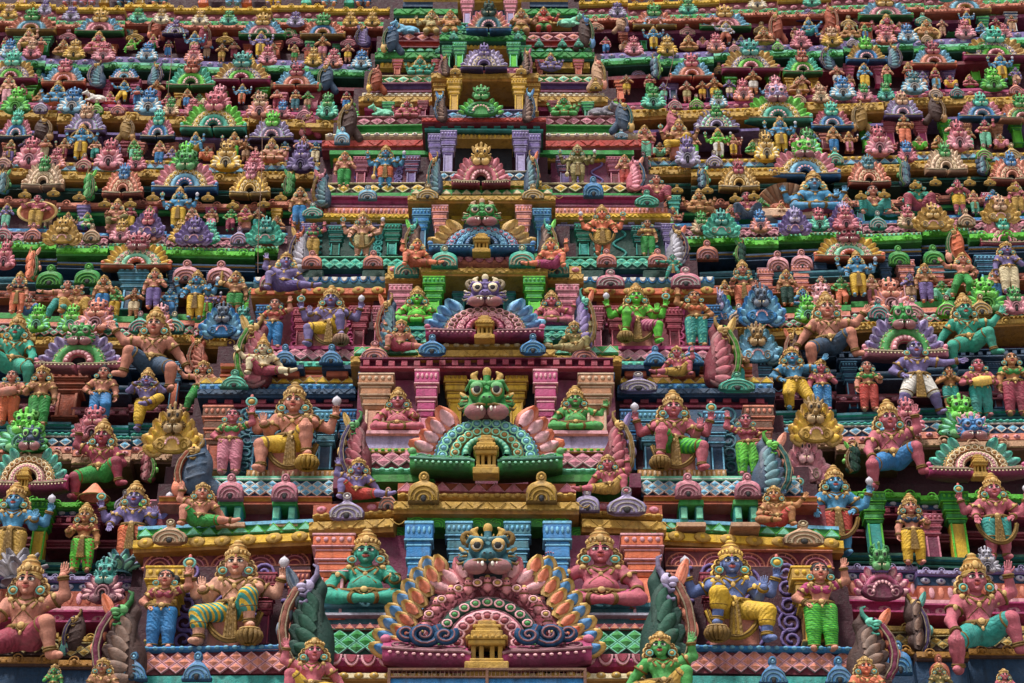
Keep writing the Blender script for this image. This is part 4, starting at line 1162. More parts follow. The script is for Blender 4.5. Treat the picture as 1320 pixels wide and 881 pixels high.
_pil = {}
def pilaster(px, yt, yb, wpx, off, cap='orange', edge='rosepink', shaft=None, inset=None, cfrac=.50, parent=None):
    wpx *= .92
    A = at(px, yb, off); zt = at_y(px, yt, A[1])[2]; H = zt - A[2]; W = at_y(px + wpx / 2, yb, A[1])[0] - at_y(px - wpx / 2, yb, A[1])[0]
    m = MB(); ch = H * cfrac; z = H
    for w, hh, tp, mt in ((1.0, .05, 1, 1), (.96, .24, 1, 0), (1.0, .03, 1, 1), (.80, .05, 1, 0), (.86, .03, 1, 1), (.82, .18, 1, 0), (.86, .03, 1, 1), (.66, .05, 1, 0), (.73, .03, 1, 1), (.69, .15, 1, 0), (.73, .03, 1, 1), (.58, .11, 1.12, 0)):
        hh = hh * ch; z -= hh
        cbox(m, (0, 0, z + hh / 2), (w * W, w * W * .75, hh * .998), min(.012, hh * .2), mt, taper=(tp, tp) if tp != 1 else None)
    if H > .5:
        for i in range(5): ellip(m, ((i - 2) * W * .18, -W * .365, H - ch * .15), (W * .06, .02, ch * .06), 1, nu=8, nv=4)
    sw = .54 * W; sh = H - ch
    if sh > .02:
        cbox(m, (0, .0, sh / 2), (sw, sw * .8, sh), .012, 2); cbox(m, (-sw * .42, -.01 - sw * .4, sh / 2), (sw * .12, .03, sh * .98), .004, 1); cbox(m, (sw * .42, -.01 - sw * .4, sh / 2), (sw * .12, .03, sh * .98), .004, 1)
        cbox(m, (0, 0, sh * .05), (sw * 1.3, sw, sh * .08), .01, 0)
    return tpart('pilaster', m, 'abc', [cap, edge, shaft or cap], T(A), parent)

def block(px0, px1, yt, yb, off, a, depth=.6, name='plinth', b='rosepink', inset=None):
    A = at(px0, yt, off); zb = at_y(px0, yb, A[1])[2]; B = at_y(px1, yt, A[1]); w = B[0] - A[0]; h = A[2] - zb
    m = MB(); cbox(m, (w / 2, depth / 2, h / 2), (w, depth, h), min(.02, h * .1), 0)
    if inset: cbox(m, (w / 2, -.01, h * .5), (w * .8, .03, h * .6), .006, 1)
    return tpart(name, m, 'ab', [a, b], T((A[0], A[1], zb)))

def panel(px0, px1, yt, yb, off, a='black', b='plum', scroll=False, name='niche_wall'):  # black ones paint in the darkness of an opening; the others are walls
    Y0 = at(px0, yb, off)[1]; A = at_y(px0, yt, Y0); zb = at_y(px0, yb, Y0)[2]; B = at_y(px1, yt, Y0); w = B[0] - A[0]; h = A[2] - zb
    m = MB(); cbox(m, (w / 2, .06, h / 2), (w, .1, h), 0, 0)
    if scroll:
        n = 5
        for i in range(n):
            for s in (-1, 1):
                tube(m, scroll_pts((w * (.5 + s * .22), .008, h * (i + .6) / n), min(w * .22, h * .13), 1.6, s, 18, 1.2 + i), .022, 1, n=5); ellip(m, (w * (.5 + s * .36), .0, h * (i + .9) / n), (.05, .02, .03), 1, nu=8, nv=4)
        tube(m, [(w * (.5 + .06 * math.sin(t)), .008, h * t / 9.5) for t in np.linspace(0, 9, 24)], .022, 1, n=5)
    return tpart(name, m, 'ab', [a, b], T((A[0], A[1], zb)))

# the masonry core: steps that lean back, one body per bay
def core(xl, xr, off, col, y0=960, y1=-60, step=22):
    m = MB(); ys = list(range(y0, y1, -step))
    for ya, yb_ in zip(ys[:-1], ys[1:]):
        A = at(xl(ya), ya, off); zt = at(xl(yb_), yb_, off)[2]; B = at(xr(ya), ya, off)
        cbox(m, ((A[0] + B[0]) / 2, A[1] + 2.0, (A[2] + zt) / 2), (B[0] - A[0], 4.0, zt - A[2] + .01), 0, 0)
    if y0 > 940:
        A = at(xl(y0), y0, off); B = at(xr(y0), y0, off)
        cbox(m, ((A[0] + B[0]) / 2, A[1] + 2.2, A[2] / 2), (B[0] - A[0], 4.0, A[2]), 0, 0)
    tpart('wall', m, 'a', [col])
ed = lambda pts: (lambda y: float(np.interp(y, [p[0] for p in pts], [p[1] for p in pts])))
core(lambda y: -45, lambda y: 1365, -.12, 'maroon')
CL = ed([(-60, 545), (60, 560), (170, 553), (260, 530), (350, 505), (460, 460), (690, 405), (960, 380)])
CR = ed([(-60, 695), (60, 680), (170, 692), (260, 712), (350, 745), (460, 790), (690, 852), (960, 875)])
IL = ed([(-60, 515), (20, 508), (70, 488), (125, 468), (185, 430), (275, 395), (375, 340), (490, 270), (690, 185), (960, 120)])
IR = ed([(-60, 745), (20, 740), (70, 762), (125, 785), (185, 815), (275, 855), (375, 905), (490, 975), (690, 1075), (960, 1135)])
core(IL, IR, .62, 'maroon')
core(CL, CR, .90, 'maroon')
CO, IO, WO = 1.75, 1.15, .10

# ---- central bay
cx = 628
band(405, 851, 805, 813, CO + .05, 'plain', 'wine', 'zigzag', 'salmon', 'rosepink')
band(405, 851, 813, 848, CO, 'plain', 'darkgreen', 'scales', 'green', 'mint', rows=3)
band(400, 856, 848, 866, CO + .06, 'torus', 'magenta', 'petals', 'crimson', 'rosepink')
band(395, 862, 866, 878, CO + .14, 'kapota', 'ochre', 'dots', 'gold', 'cream')
band(390, 866, 878, 900, CO, 'plain', 'plum')
for x0, x1 in ((418, 512), (744, 838)):
    block(x0, x1, 779, 806, CO - .02, 'tealblue', .7, b='silver'); band(x0 - 4, x1 + 4, 777, 782, CO + .05, 'plain', 'tealblue'); band(x0 - 2, x1 + 2, 790, 793, CO + .03, 'plain', 'silver')
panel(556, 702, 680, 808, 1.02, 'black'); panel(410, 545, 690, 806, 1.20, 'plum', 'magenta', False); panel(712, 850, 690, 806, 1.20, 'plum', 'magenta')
band(525, 733, 664, 680, 1.80, 'plain', 'leaf', 'scroll', 'lime', 'lime')
mir(band, 628.5, 412, 525, 680, 697, 1.58, 'plain', 'leaf', 'scroll', 'lime', 'lime')
band(508, 746, 645, 664, 1.95, 'kapota', 'ochre', None, c='gold', depth=1.1)
band(513, 742, 637, 645, 1.93, 'torus', 'gold', 'dots', 'gold', 'cream')
band(513, 742, 624, 637, 1.88, 'plain', 'rust', 'zigzag', 'pink', 'rosepink')
mir(band, 628.5, 400, 508, 671, 692, 1.70, 'kapota', 'ochre', None, c='gold', depth=1.1, dl=-6)
mir(band, 628.5, 404, 508, 664, 671, 1.66, 'torus', 'gold', 'dots', 'gold', 'cream', dl=-6)
mir(band, 628.5, 404, 512, 652, 664, 1.72, 'plain', 'rust', 'dots', 'pink', 'rosepink', dl=-6)
for s in (0, 1):
    f = lambda x: x if not s else 1257 - x
    pilaster(f(426), 697, 806, 62, 1.53, 'orange', 'rosepink', 'coral'); pilaster(f(537), 678, 808, 42, 1.58, 'blue', 'skyblue', 'blue', cfrac=.62)
    pilaster(f(590), 678, 800, 40, 1.28, 'tealblue', 'skyblue', 'tealblue')
# second level
band(430, 826, 612, 630, 1.30, 'plain', 'plum')
mir(band, 628, 445, 560, 612, 621, CO + .10, 'plain', 'leaf'); mir(band, 628, 450, 560, 605, 612, CO + .04, 'torus', 'mint', 'dots', 'mint', 'white')
mir(band, 628, 455, 575, 583, 605, CO - .02, 'plain', 'wine', 'scales', 'pink', 'rosepink'); mir(band, 628, 455, 575, 578, 583, CO + .03, 'plain', 'gold', 'dots', 'lime', 'mint')
for x0, x1 in ((470, 545), (712, 787)):
    block(x0, x1, 556, 580, CO - .04, 'crimson' if 0 else 'lilac', .6, inset=None); band(x0 - 3, x1 + 3, 555, 559, CO + .02, 'plain', 'rosepink')
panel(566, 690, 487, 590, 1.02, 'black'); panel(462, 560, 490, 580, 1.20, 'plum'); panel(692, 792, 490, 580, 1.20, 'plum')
band(462, 792, 480, 488, 1.6, 'plain', 'blue'); band(465, 790, 466, 480, 1.80, 'plain', 'plum', 'dentils', 'crimson', 'plum')
band(540, 715, 450, 466, 1.90, 'kapota', 'ochre', None, c='gold', depth=1.1); band(543, 712, 444, 451, 1.86, 'torus', 'gold', 'dots', 'cream', 'gold'); band(543, 712, 437, 444, 1.82, 'plain', 'darkgreen', 'zigzag', 'mint', 'turquoise')
mir(band, 627, 453, 540, 458, 473, 1.66, 'kapota', 'ochre', None, c='gold', depth=1.1); mir(band, 627, 457, 540, 447, 458, 1.72, 'plain', 'green', 'zigzag', 'mint', 'cream')
for s in (0, 1):
    f = lambda x: x if not s else 1252 - x
    pilaster(f(482), 490, 580, 52, 1.48, 'bronze', 'beige', 'peach'); pilaster(f(548), 482, 580, 36, 1.56, 'magenta', 'rosepink', 'pink', cfrac=.62); pilaster(f(586), 487, 560, 34, 1.23, 'yellow', 'gold', 'yellow')
# third level
band(497, 752, 426, 438, CO - .02, 'plain', 'tealblue', 'scales', 'turquoise', 'mint', rows=2); band(495, 754, 421, 426, CO + .03, 'plain', 'teal')
for x0, x1 in ((512, 560), (690, 738)): block(x0, x1, 410, 424, CO - .05, 'slate', .5)
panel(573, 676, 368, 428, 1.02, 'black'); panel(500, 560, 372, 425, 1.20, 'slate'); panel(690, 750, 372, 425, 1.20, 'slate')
band(556, 693, 356, 369, 1.62, 'plain', 'leaf', 'scroll', 'lime', 'lime'); mir(band, 624.5, 503, 556, 364, 374, 1.56, 'plain', 'leaf')
band(543, 706, 345, 357, 1.90, 'kapota', 'ochre', None, c='gold', depth=1.1); band(546, 703, 335, 345, 1.84, 'torus', 'salmon', 'petals', 'rosepink', 'pink')
mir(band, 624.5, 497, 543, 352, 366, 1.68, 'kapota', 'ochre', None, c='gold', depth=1.1); mir(band, 624.5, 500, 543, 343, 352, 1.64, 'plain', 'gold', 'dots', 'pink', 'cream')
for s in (0, 1):
    f = lambda x: x if not s else 1247 - x
    pilaster(f(558), 362, 424, 32, 1.56, 'green', 'lime', 'lime'); pilaster(f(515), 373, 424, 34, 1.46, 'pink', 'rosepink', 'magenta'); pilaster(f(592), 370, 415, 26, 1.23, 'tealblue', 'teal', 'tealblue')
# fourth level
band(535, 708, 327, 336, CO, 'plain', 'green', 'dots', 'lime', 'mint')
panel(570, 672, 272, 328, 1.20, 'slate'); panel(527, 570, 275, 330, 1.20, 'slate'); panel(676, 716, 275, 330, 1.20, 'slate')
band(528, 713, 262, 277, 1.58, 'steps', 'violet', 'dentils', 'lilac', 'violet')
band(526, 716, 252, 263, 1.88, 'kapota', 'ochre', None, c='gold', depth=1.1); band(530, 712, 245, 252, 1.84, 'plain', 'green', 'zigzag', 'cream', 'mint')
for s in (0, 1):
    f = lambda x: x if not s else 1241 - x
    pilaster(f(566), 269, 328, 24, 1.56, 'salmon', 'rosepink', 'rust'); pilaster(f(542), 274, 328, 27, 1.43, 'blue', 'skyblue', 'slate'); pilaster(f(590), 277, 320, 20, 1.23, 'gold', 'yellow', 'gold')
# fifth
band(550, 698, 233, 246, 1.70, 'kapota', 'ochre', None, c='gold'); mir(band, 621, 553, 592, 223, 233, 1.72, 'plain', 'slate', 'scales', 'skyblue', 'white', rows=1)
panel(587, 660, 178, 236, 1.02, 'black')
band(585, 661, 172, 179, 1.56, 'plain', 'gold', 'flutes', 'yellow', 'gold'); band(548, 700, 160, 173, 1.65, 'steps', 'darkgreen', 'dentils', 'teal', 'green', depth=1.0); band(544, 704, 152, 160, 1.80, 'kapota', 'wine', None, c='red', depth=1.0)
for s in (0, 1):
    f = lambda x: x if not s else 1248 - x
    pilaster(f(577), 173, 234, 24, 1.58, 'purple', 'lilac', 'lilac'); pilaster(f(560), 177, 234, 22, 1.43, 'purple', 'lilac', 'purple')
# sixth
band(563, 690, 144, 153, 1.72, 'plain', 'slate', 'scales', 'skyblue', 'lilac', rows=1)
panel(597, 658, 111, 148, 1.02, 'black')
band(592, 662, 105, 112, 1.56, 'plain', 'crimson', 'dentils', 'pink', 'crimson'); band(556, 694, 94, 106, 1.80, 'kapota', 'ochre', None, c='gold', depth=1.0)
for s in (0, 1):
    f = lambda x: x if not s else 1254 - x
    pilaster(f(585), 106, 148, 22, 1.56, 'gold', 'yellow', 'gold'); pilaster(f(566), 110, 148, 20, 1.40, 'gold', 'ochre', 'gold')
# seventh
band(565, 686, 88, 95, 1.72, 'plain', 'plum', 'dots', 'pink', 'gold')
panel(600, 656, 60, 90, 1.02, 'black'); band(585, 666, 56, 63, 1.64, 'plain', 'gold', 'flutes', 'yellow', 'gold'); band(567, 678, 45, 57, 1.75, 'kapota', 'darkgreen', None, c='green', depth=1.0); band(569, 676, 40, 46, 1.70, 'plain', 'darkgreen', 'scales', 'green', 'mint', rows=1)
for s in (0, 1):
    f = lambda x: x if not s else 1254 - x
    pilaster(f(592), 59, 90, 20, 1.56, 'green', 'mint', 'lime'); pilaster(f(576), 62, 90, 16, 1.40, 'green', 'mint', 'green')
# eighth
band(586, 674, 32, 41, 1.72, 'plain', 'darkgreen', 'scales', 'teal', 'mint', rows=1); panel(605, 655, -10, 36, 1.20, 'slate'); band(590, 672, -4, 4, 1.6, 'kapota', 'gold', None, c='yellow', depth=1.0)
for s in (0, 1): pilaster((602, 658)[s], 4, 36, 20, 1.56, 'pink', 'rosepink', 'lilac')

# ---- side bays (both sides alike)
def L(cx_, *a, **k): mir(band, cx_, *a, **k)
L(629, 140, 412, 872, 900, 1.10, 'plain', 'teal'); L(629, 145, 410, 842, 872, IO, 'plain', 'wine', 'scales', 'salmon', 'rosepink', rows=3, dl=-5); L(629, 150, 412, 835, 842, IO + .06, 'torus', 'blue', 'dots', 'skyblue', 'white', dl=-4)
L(629, 186, 402, 712, 736, 1.00, 'plain', 'wine', 'arcs', 'salmon', 'pink', dl=-4)
L(629, 174, 404, 694, 714, 1.15, 'kapota', 'ochre', 'dots', 'gold', 'yellow', dl=-10, depth=1.0); L(629, 178, 404, 683, 695, 1.10, 'plain', 'green', 'zigzag', 'mint', 'lime', dl=-10); L(629, 178, 404, 679, 683, 1.14, 'plain', 'skyblue', dl=-10)
L(629, 195, 425, 652, 680, .95, 'plain', 'wine'); L(629, 205, 428, 641, 652, IO + .04, 'cyma', 'rust', None, c='gold'); L(629, 228, 432, 619, 641, IO, 'plain', 'navy', 'scales', 'skyblue', 'white', rows=3); L(629, 232, 432, 614, 619, IO + .05, 'plain', 'mint')
for f in (lambda x: x, lambda x: 1258 - x):
    a, b_ = sorted((f(186), f(400))); panel(a, b_, 730, 838, .74, 'maroon', 'purple', True)
    a, b_ = sorted((f(270), f(455))); panel(a, b_, 528, 612, .74, 'slate', 'tealblue', True)
    a, b_ = sorted((f(340), f(497))); panel(a, b_, 398, 450, .74, 'wine', 'magenta', True)
    a, b_ = sorted((f(395), f(525))); panel(a, b_, 296, 333, .74, 'bottle', 'teal', True)
    a, b_ = sorted((f(430), f(548))); panel(a, b_, 206, 239, .74, 'plum', 'purple', True)
    for x, y0, y1 in ((297, 648, 678), (367, 648, 678)): 
        block(*sorted((f(x - 16), f(x + 16))), 644, 651, IO + .14, 'green', .5); block(*sorted((f(x - 15), f(x - 5))), 651, 674, IO + .08, 'teal', .3, b='mint', inset=1); block(*sorted((f(x + 5), f(x + 15))), 651, 674, IO + .08, 'teal', .3, b='mint', inset=1); block(*sorted((f(x - 19), f(x + 19))), 673, 679, IO + .14, 'tan', .5)
L(627, 318, 432, 606, 616, IO + .04, 'plain', 'ochre', 'flutes', 'tan', 'beige')
L(627, 265, 456, 511, 530, 1.00, 'plain', 'plum', 'dentils', 'crimson', 'plum'); L(627, 256, 459, 500, 513, 1.15, 'kapota', 'navy', None, c='slate', depth=1.0); L(627, 258, 458, 495, 501, 1.12, 'plain', 'blue', 'dots', 'skyblue', 'white'); L(627, 258, 458, 487, 496, 1.10, 'plain', 'ochre', 'zigzag', 'yellow', 'cream')
L(627, 285, 462, 472, 487, 1.12, 'steps', 'rust', None, c='gold'); L(627, 320, 500, 466, 472, IO + .06, 'plain', 'turquoise', 'dots', 'mint', 'cream'); L(627, 325, 500, 450, 467, IO, 'plain', 'wine', 'scales', 'pink', 'rosepink', rows=2); L(627, 325, 500, 446, 450, IO + .05, 'plain', 'magenta', None)
for f in (lambda x: x, lambda x: 1254 - x):
    for x in (372, 435): block(*sorted((f(x - 20), f(x + 20))), 470, 476, IO + .15, 'navy', .4); block(*sorted((f(x - 14), f(x + 14))), 476, 485, IO + .08, 'rust', .4)
L(624, 335, 498, 384, 402, 1.00, 'steps', 'rust', None, c='orange'); L(624, 325, 500, 371, 385, 1.15, 'kapota', 'ochre', 'dots', 'gold', 'orange', depth=1.0); L(624, 328, 500, 362, 371, 1.10, 'torus', 'skyblue', 'petals', 'white', 'blue')
L(623, 375, 530, 346, 362, .98, 'steps', 'violet', None, c='lilac'); L(623, 385, 532, 333, 347, IO, 'plain', 'bottle', 'scales', 'turquoise', 'mint', rows=2)
for f in (lambda x: x, lambda x: 1246 - x):
    for x in (402, 482): block(*sorted((f(x - 15), f(x + 15))), 348, 360, IO + .06, 'bottle', .4, b='lime', inset=0)
L(622, 388, 526, 283, 297, 1.00, 'steps', 'violet', 'dentils', 'lilac', 'violet'); L(622, 380, 528, 275, 284, 1.15, 'kapota', 'gold', None, c='yellow', depth=1.0); L(622, 383, 528, 268, 275, 1.10, 'plain', 'salmon', 'flutes', 'rosepink', 'salmon')
L(621, 405, 535, 254, 269, 1.12, 'cyma', 'plum', None, c='magenta'); L(621, 412, 545, 249, 254, 1.16, 'plain', 'green'); L(621, 415, 548, 238, 250, IO, 'plain', 'umber', 'scales', 'yellow', 'cream', rows=1)
L(621, 430, 550, 199, 208, 1.00, 'plain', 'gold', 'flutes', 'yellow', 'gold'); L(621, 425, 552, 194, 199, 1.12, 'plain', 'green'); L(621, 416, 553, 180, 195, 1.10, 'kapota', 'wine', None, c='red', depth=1.0); L(621, 420, 553, 174, 180, 1.06, 'torus', 'cream', 'dots', 'white', 'tan')
L(621, 440, 558, 163, 175, 1.12, 'cyma', 'leaf', None, c='green'); L(621, 445, 560, 152, 163, IO, 'plain', 'wine', 'scales', 'pink', 'rosepink', rows=1)
L(623, 470, 560, 137, 143, 1.00, 'plain', 'magenta'); L(623, 463, 563, 124, 137, 1.10, 'kapota', 'ochre', None, c='gold', depth=1.0); L(623, 467, 562, 120, 124, 1.06, 'plain', 'cream', 'dots', 'white', 'tan'); L(623, 475, 562, 108, 121, 1.12, 'cyma', 'plum', None, c='violet'); L(623, 478, 562, 99, 109, IO, 'plain', 'green', 'scales', 'mint', 'cream', rows=1)
L(625, 490, 570, 79, 88, 1.00, 'plain', 'gold', 'flutes', 'yellow', 'gold'); L(625, 484, 572, 67, 80, 1.10, 'kapota', 'darkgreen', None, c='green', depth=1.0); L(625, 487, 572, 62, 68, 1.06, 'plain', 'green', 'zigzag', 'mint', 'lime'); L(625, 498, 588, 54, 63, 1.12, 'cyma', 'wine', None, c='red'); L(625, 502, 588, 44, 54, IO, 'plain', 'wine', 'scales', 'salmon', 'rosepink', rows=1)
L(626, 515, 592, 24, 30, 1.00, 'plain', 'gold', 'flutes', 'yellow', 'gold'); L(626, 508, 594, 11, 24, 1.05, 'kapota', 'darkgreen', None, c='green', depth=1.0); L(626, 520, 596, -6, 11, 1.12, 'cyma', 'navy', None, c='gold')

# blocks and stepped brackets standing on the walls of the side bays
for f in (lambda x: x, lambda x: 1258 - x):
    for x, yt, yb, w_, cap, ed_, sh in ((206, 738, 834, 58, 'gold', 'yellow', 'ochre'), (338, 742, 834, 30, 'wine', 'crimson', 'plum'), (380, 740, 834, 34, 'wine', 'salmon', 'maroon'), (275, 530, 612, 44, 'brown', 'salmon', 'rust'), (332, 536, 612, 34, 'slate', 'skyblue', 'navy'), (418, 535, 610, 36, 'tealblue', 'skyblue', 'slate'), (445, 532, 610, 26, 'navy', 'blue', 'slate'),
        (338, 398, 450, 26, 'navy', 'blue', 'slate'), (388, 402, 450, 28, 'crimson', 'rose', 'wine'), (462, 400, 450, 30, 'crimson', 'rose', 'wine'), (487, 398, 450, 20, 'wine', 'pink', 'plum'), (432, 296, 333, 24, 'bottle', 'teal', 'darkgreen'), (505, 294, 333, 26, 'darkgreen', 'turquoise', 'teal'), (395, 292, 333, 20, 'violet', 'lilac', 'purple'), (465, 207, 240, 24, 'plum', 'pink', 'wine'), (530, 206, 240, 24, 'plum', 'lilac', 'purple'), (500, 135, 153, 18, 'green', 'mint', 'darkgreen'), (545, 133, 153, 16, 'wine', 'pink', 'plum'), (512, 80, 99, 16, 'crimson', 'salmon', 'rust'), (562, 80, 99, 14, 'crimson', 'salmon', 'rust')):
        pilaster(f(x), yt, yb, w_, .98, cap, ed_, sh, cfrac=.6)

# ---- outer wings: each ledge as (left x0, x1, y at x0, fall to x1), the same stack on the right with its own slope
TIERS = []
def woff(o): return .12 if o < 0 else .24 if o == 0 else .30 + o * .4
def wing(stack, lx0, lx1, ly, ldl, rx0, rx1, ry, rdl, raw=False):
    for x0, x1, y, dl in ((lx0, lx1, ly, ldl), (rx0, rx1, ry, rdl)):
        head_ = None
        n = max(2, int(round((x1 - x0) / 88))); cuts = [x0 + (x1 - x0) * (i + (.22 * math.sin(i * 2.3 + y) if 0 < i < n else 0)) / n for i in range(n + 1)]
        for i in range(n):       # the ledge steps in and out from bay to bay
            e = .13 * (i % 2); sl = dl / (x1 - x0); ys = y + sl * (cuts[i] - x0) + e * 30
            for dy0, dy1, off, prof, a, orn, b, c in stack:
                o_ = band(cuts[i], cuts[i + 1], ys + dy0, ys + dy1, WO + e + (off if raw else woff(off)), prof, a, orn or ('nasi' if prof == 'kapota' else None), b if orn else c, c, dl=sl * (cuts[i + 1] - cuts[i]), parent=head_, name=None if head_ else 'tier_ledge')
                if head_ is None: head_ = o_; TIERS.append((x0 > 500, y, o_))
wing([(-12, -6, .3, 'kapota', 'gold', None, 'gold', 'yellow'), (-6, -2, .1, 'plain', 'wine', None, 'red', 'red'), (-2, 5, .05, 'plain', 'wine', 'dots', 'pink', 'rosepink'), (5, 10, .1, 'plain', 'green', 'dots', 'mint', 'cream'), (10, 16, .25, 'kapota', 'rust', None, 'red', 'salmon'),
      (16, 25, -.15, 'plain', 'navy', 'dentils', 'slate', 'navy'), (25, 29, .0, 'plain', 'plum', None, 'red', 'red'), (29, 33, -.15, 'plain', 'gold', 'flutes', 'yellow', 'gold')], -25, 512, 17, 3, 742, 1345, 15, -22)
wing([(0, 7, .08, 'plain', 'purple', 'dots', 'lilac', 'rosepink'), (7, 10, .16, 'plain', 'mint', None, 'red', 'red'), (10, 19, .25, 'kapota', 'darkgreen', None, 'red', 'green'), (19, 26, -.1, 'plain', 'navy', 'dentils', 'slate', 'navy'), (30, 34, .0, 'plain', 'wine', None, 'red', 'red')], -25, 488, 70, 10, 768, 1345, 70, -30)
wing([(0, 3, .16, 'plain', 'magenta', None, 'red', 'red'), (3, 9, .1, 'plain', 'plum', 'dots', 'pink', 'rosepink'), (9, 13, .25, 'plain', 'gold', 'dots', 'yellow', 'cream'), (13, 24, .28, 'kapota', 'ochre', None, 'red', 'gold'), (24, 30, -.1, 'plain', 'navy', 'dentils', 'slate', 'navy'), (36, 39, .0, 'plain', 'purple', None, 'red', 'red')], -25, 470, 131, 12, 785, 1345, 134, -24)
wing([(0, 5, .12, 'plain', 'darkgold', 'dots', 'yellow', 'cream'), (5, 12, .08, 'plain', 'navy', 'zigzag', 'skyblue', 'white'), (12, 16, .22, 'plain', 'gold', 'dots', 'yellow', 'cream'), (16, 26, .26, 'kapota', 'ochre', None, 'red', 'gold'), (27, 35, -.1, 'plain', 'plum', 'dentils', 'crimson', 'plum'), (35, 41, .0, 'steps', 'bottle', None, 'red', 'teal')], -25, 428, 204, 6, 820, 1345, 204, -12)
wing([(0, 9, .14, 'kapota', 'rust', None, 'red', 'salmon'), (9, 13, .05, 'plain', 'bottle', None, 'red', 'red'), (13, 17, .02, 'plain', 'green', None, 'red', 'red')], -25, 410, 256, 4, 850, 1345, 262, -14, True)
wing([(0, 6, .12, 'plain', 'blue', 'dots', 'skyblue', 'white'), (6, 17, .08, 'plain', 'plum', 'scales', 'pink', 'rosepink'), (17, 20, .20, 'plain', 'mint', 'dots', 'cream', 'mint'), (20, 31, .28, 'kapota', 'leaf', None, 'red', 'lime'), (31, 40, -.1, 'plain', 'black', 'dentils', 'navy', 'black'), (40, 48, .05, 'steps', 'navy', None, 'red', 'gold'), (48, 54, -.1, 'plain', 'gold', None, 'red', 'red')], -25, 395, 294, 7, 858, 1345, 289, -15)
wing([(0, 7, .16, 'plain', 'salmon', None, 'red', 'red'), (7, 19, .08, 'plain', 'darkgreen', 'scales', 'mint', 'rosepink'), (19, 22, .2, 'plain', 'gold', 'dots', 'yellow', 'cream'), (22, 33, .28, 'kapota', 'ochre', None, 'red', 'gold'), (33, 42, -.15, 'plain', 'black', 'dentils', 'wine', 'black')], -25, 345, 411, 3, 900, 1345, 405, -18)
wing([(0, 5, .14, 'torus', 'teal', 'dots', 'turquoise', 'mint'), (5, 17, .08, 'plain', 'navy', 'scales', 'skyblue', 'white'), (17, 25, .12, 'plain', 'salmon', 'dots', 'rosepink', 'crimson'), (25, 40, .25, 'kapota', 'brown', None, 'red', 'tan')], -25, 275, 558, 2, 970, 1345, 545, -8)
wing([(0, 9, .24, 'kapota', 'purple', None, 'red', 'lilac'), (9, 21, .10, 'plain', 'navy', 'dots', 'silver', 'violet'), (21, 40, .06, 'plain', 'rust', 'flutes', 'salmon', 'rosepink'), (40, 46, .15, 'plain', 'rosepink', None, 'red', 'red'), (46, 62, .20, 'cyma', 'magenta', 'dots', 'rosepink', 'magenta')], -25, 192, 738, 0, 1070, 1345, 728, 4)
wing([(0, 12, .15, 'kapota', 'darkgold', None, 'red', 'gold'), (12, 30, .05, 'plain', 'umber', 'scales', 'gold', 'khaki'), (30, 44, .25, 'kapota', 'umber', None, 'red', 'ochre'), (44, 80, .05, 'plain', 'navy', None, 'red', 'red')], -25, 160, 815, 0, 1095, 1345, 805, 0)
# stepped mouldings on the wall behind the lower statues
wing([(-96, -84, .28, 'kapota', 'leaf', None, 'red', 'lime'), (-84, -76, .20, 'plain', 'navy', 'dots', 'silver', 'violet'), (-72, -60, .10, 'steps', 'plum', 'dentils', 'crimson', 'plum'), (-44, -34, .06, 'steps', 'wine', None, 'red', 'crimson'), (-14, -1, .22, 'steps', 'darkgreen', None, 'red', 'teal')], -25, 185, 738, 0, 1075, 1345, 728, 4, True)
wing([(-88, -78, .22, 'plain', 'navy', 'dentils', 'slate', 'navy'), (-64, -54, .12, 'steps', 'slate', None, 'red', 'skyblue'), (-36, -27, .10, 'steps', 'wine', 'dots', 'pink', 'rosepink'), (-12, -1, .22, 'steps', 'tealblue', None, 'red', 'turquoise')], -25, 270, 558, 2, 972, 1345, 545, -8, True)
wing([(-52, -44, .16, 'steps', 'tealblue', None, 'red', 'skyblue'), (-34, -26, .10, 'steps', 'rust', 'dots', 'salmon', 'rosepink'), (-8, -1, .22, 'plain', 'green', None, 'red', 'lime')], -25, 340, 411, 3, 902, 1345, 405, -18, True)
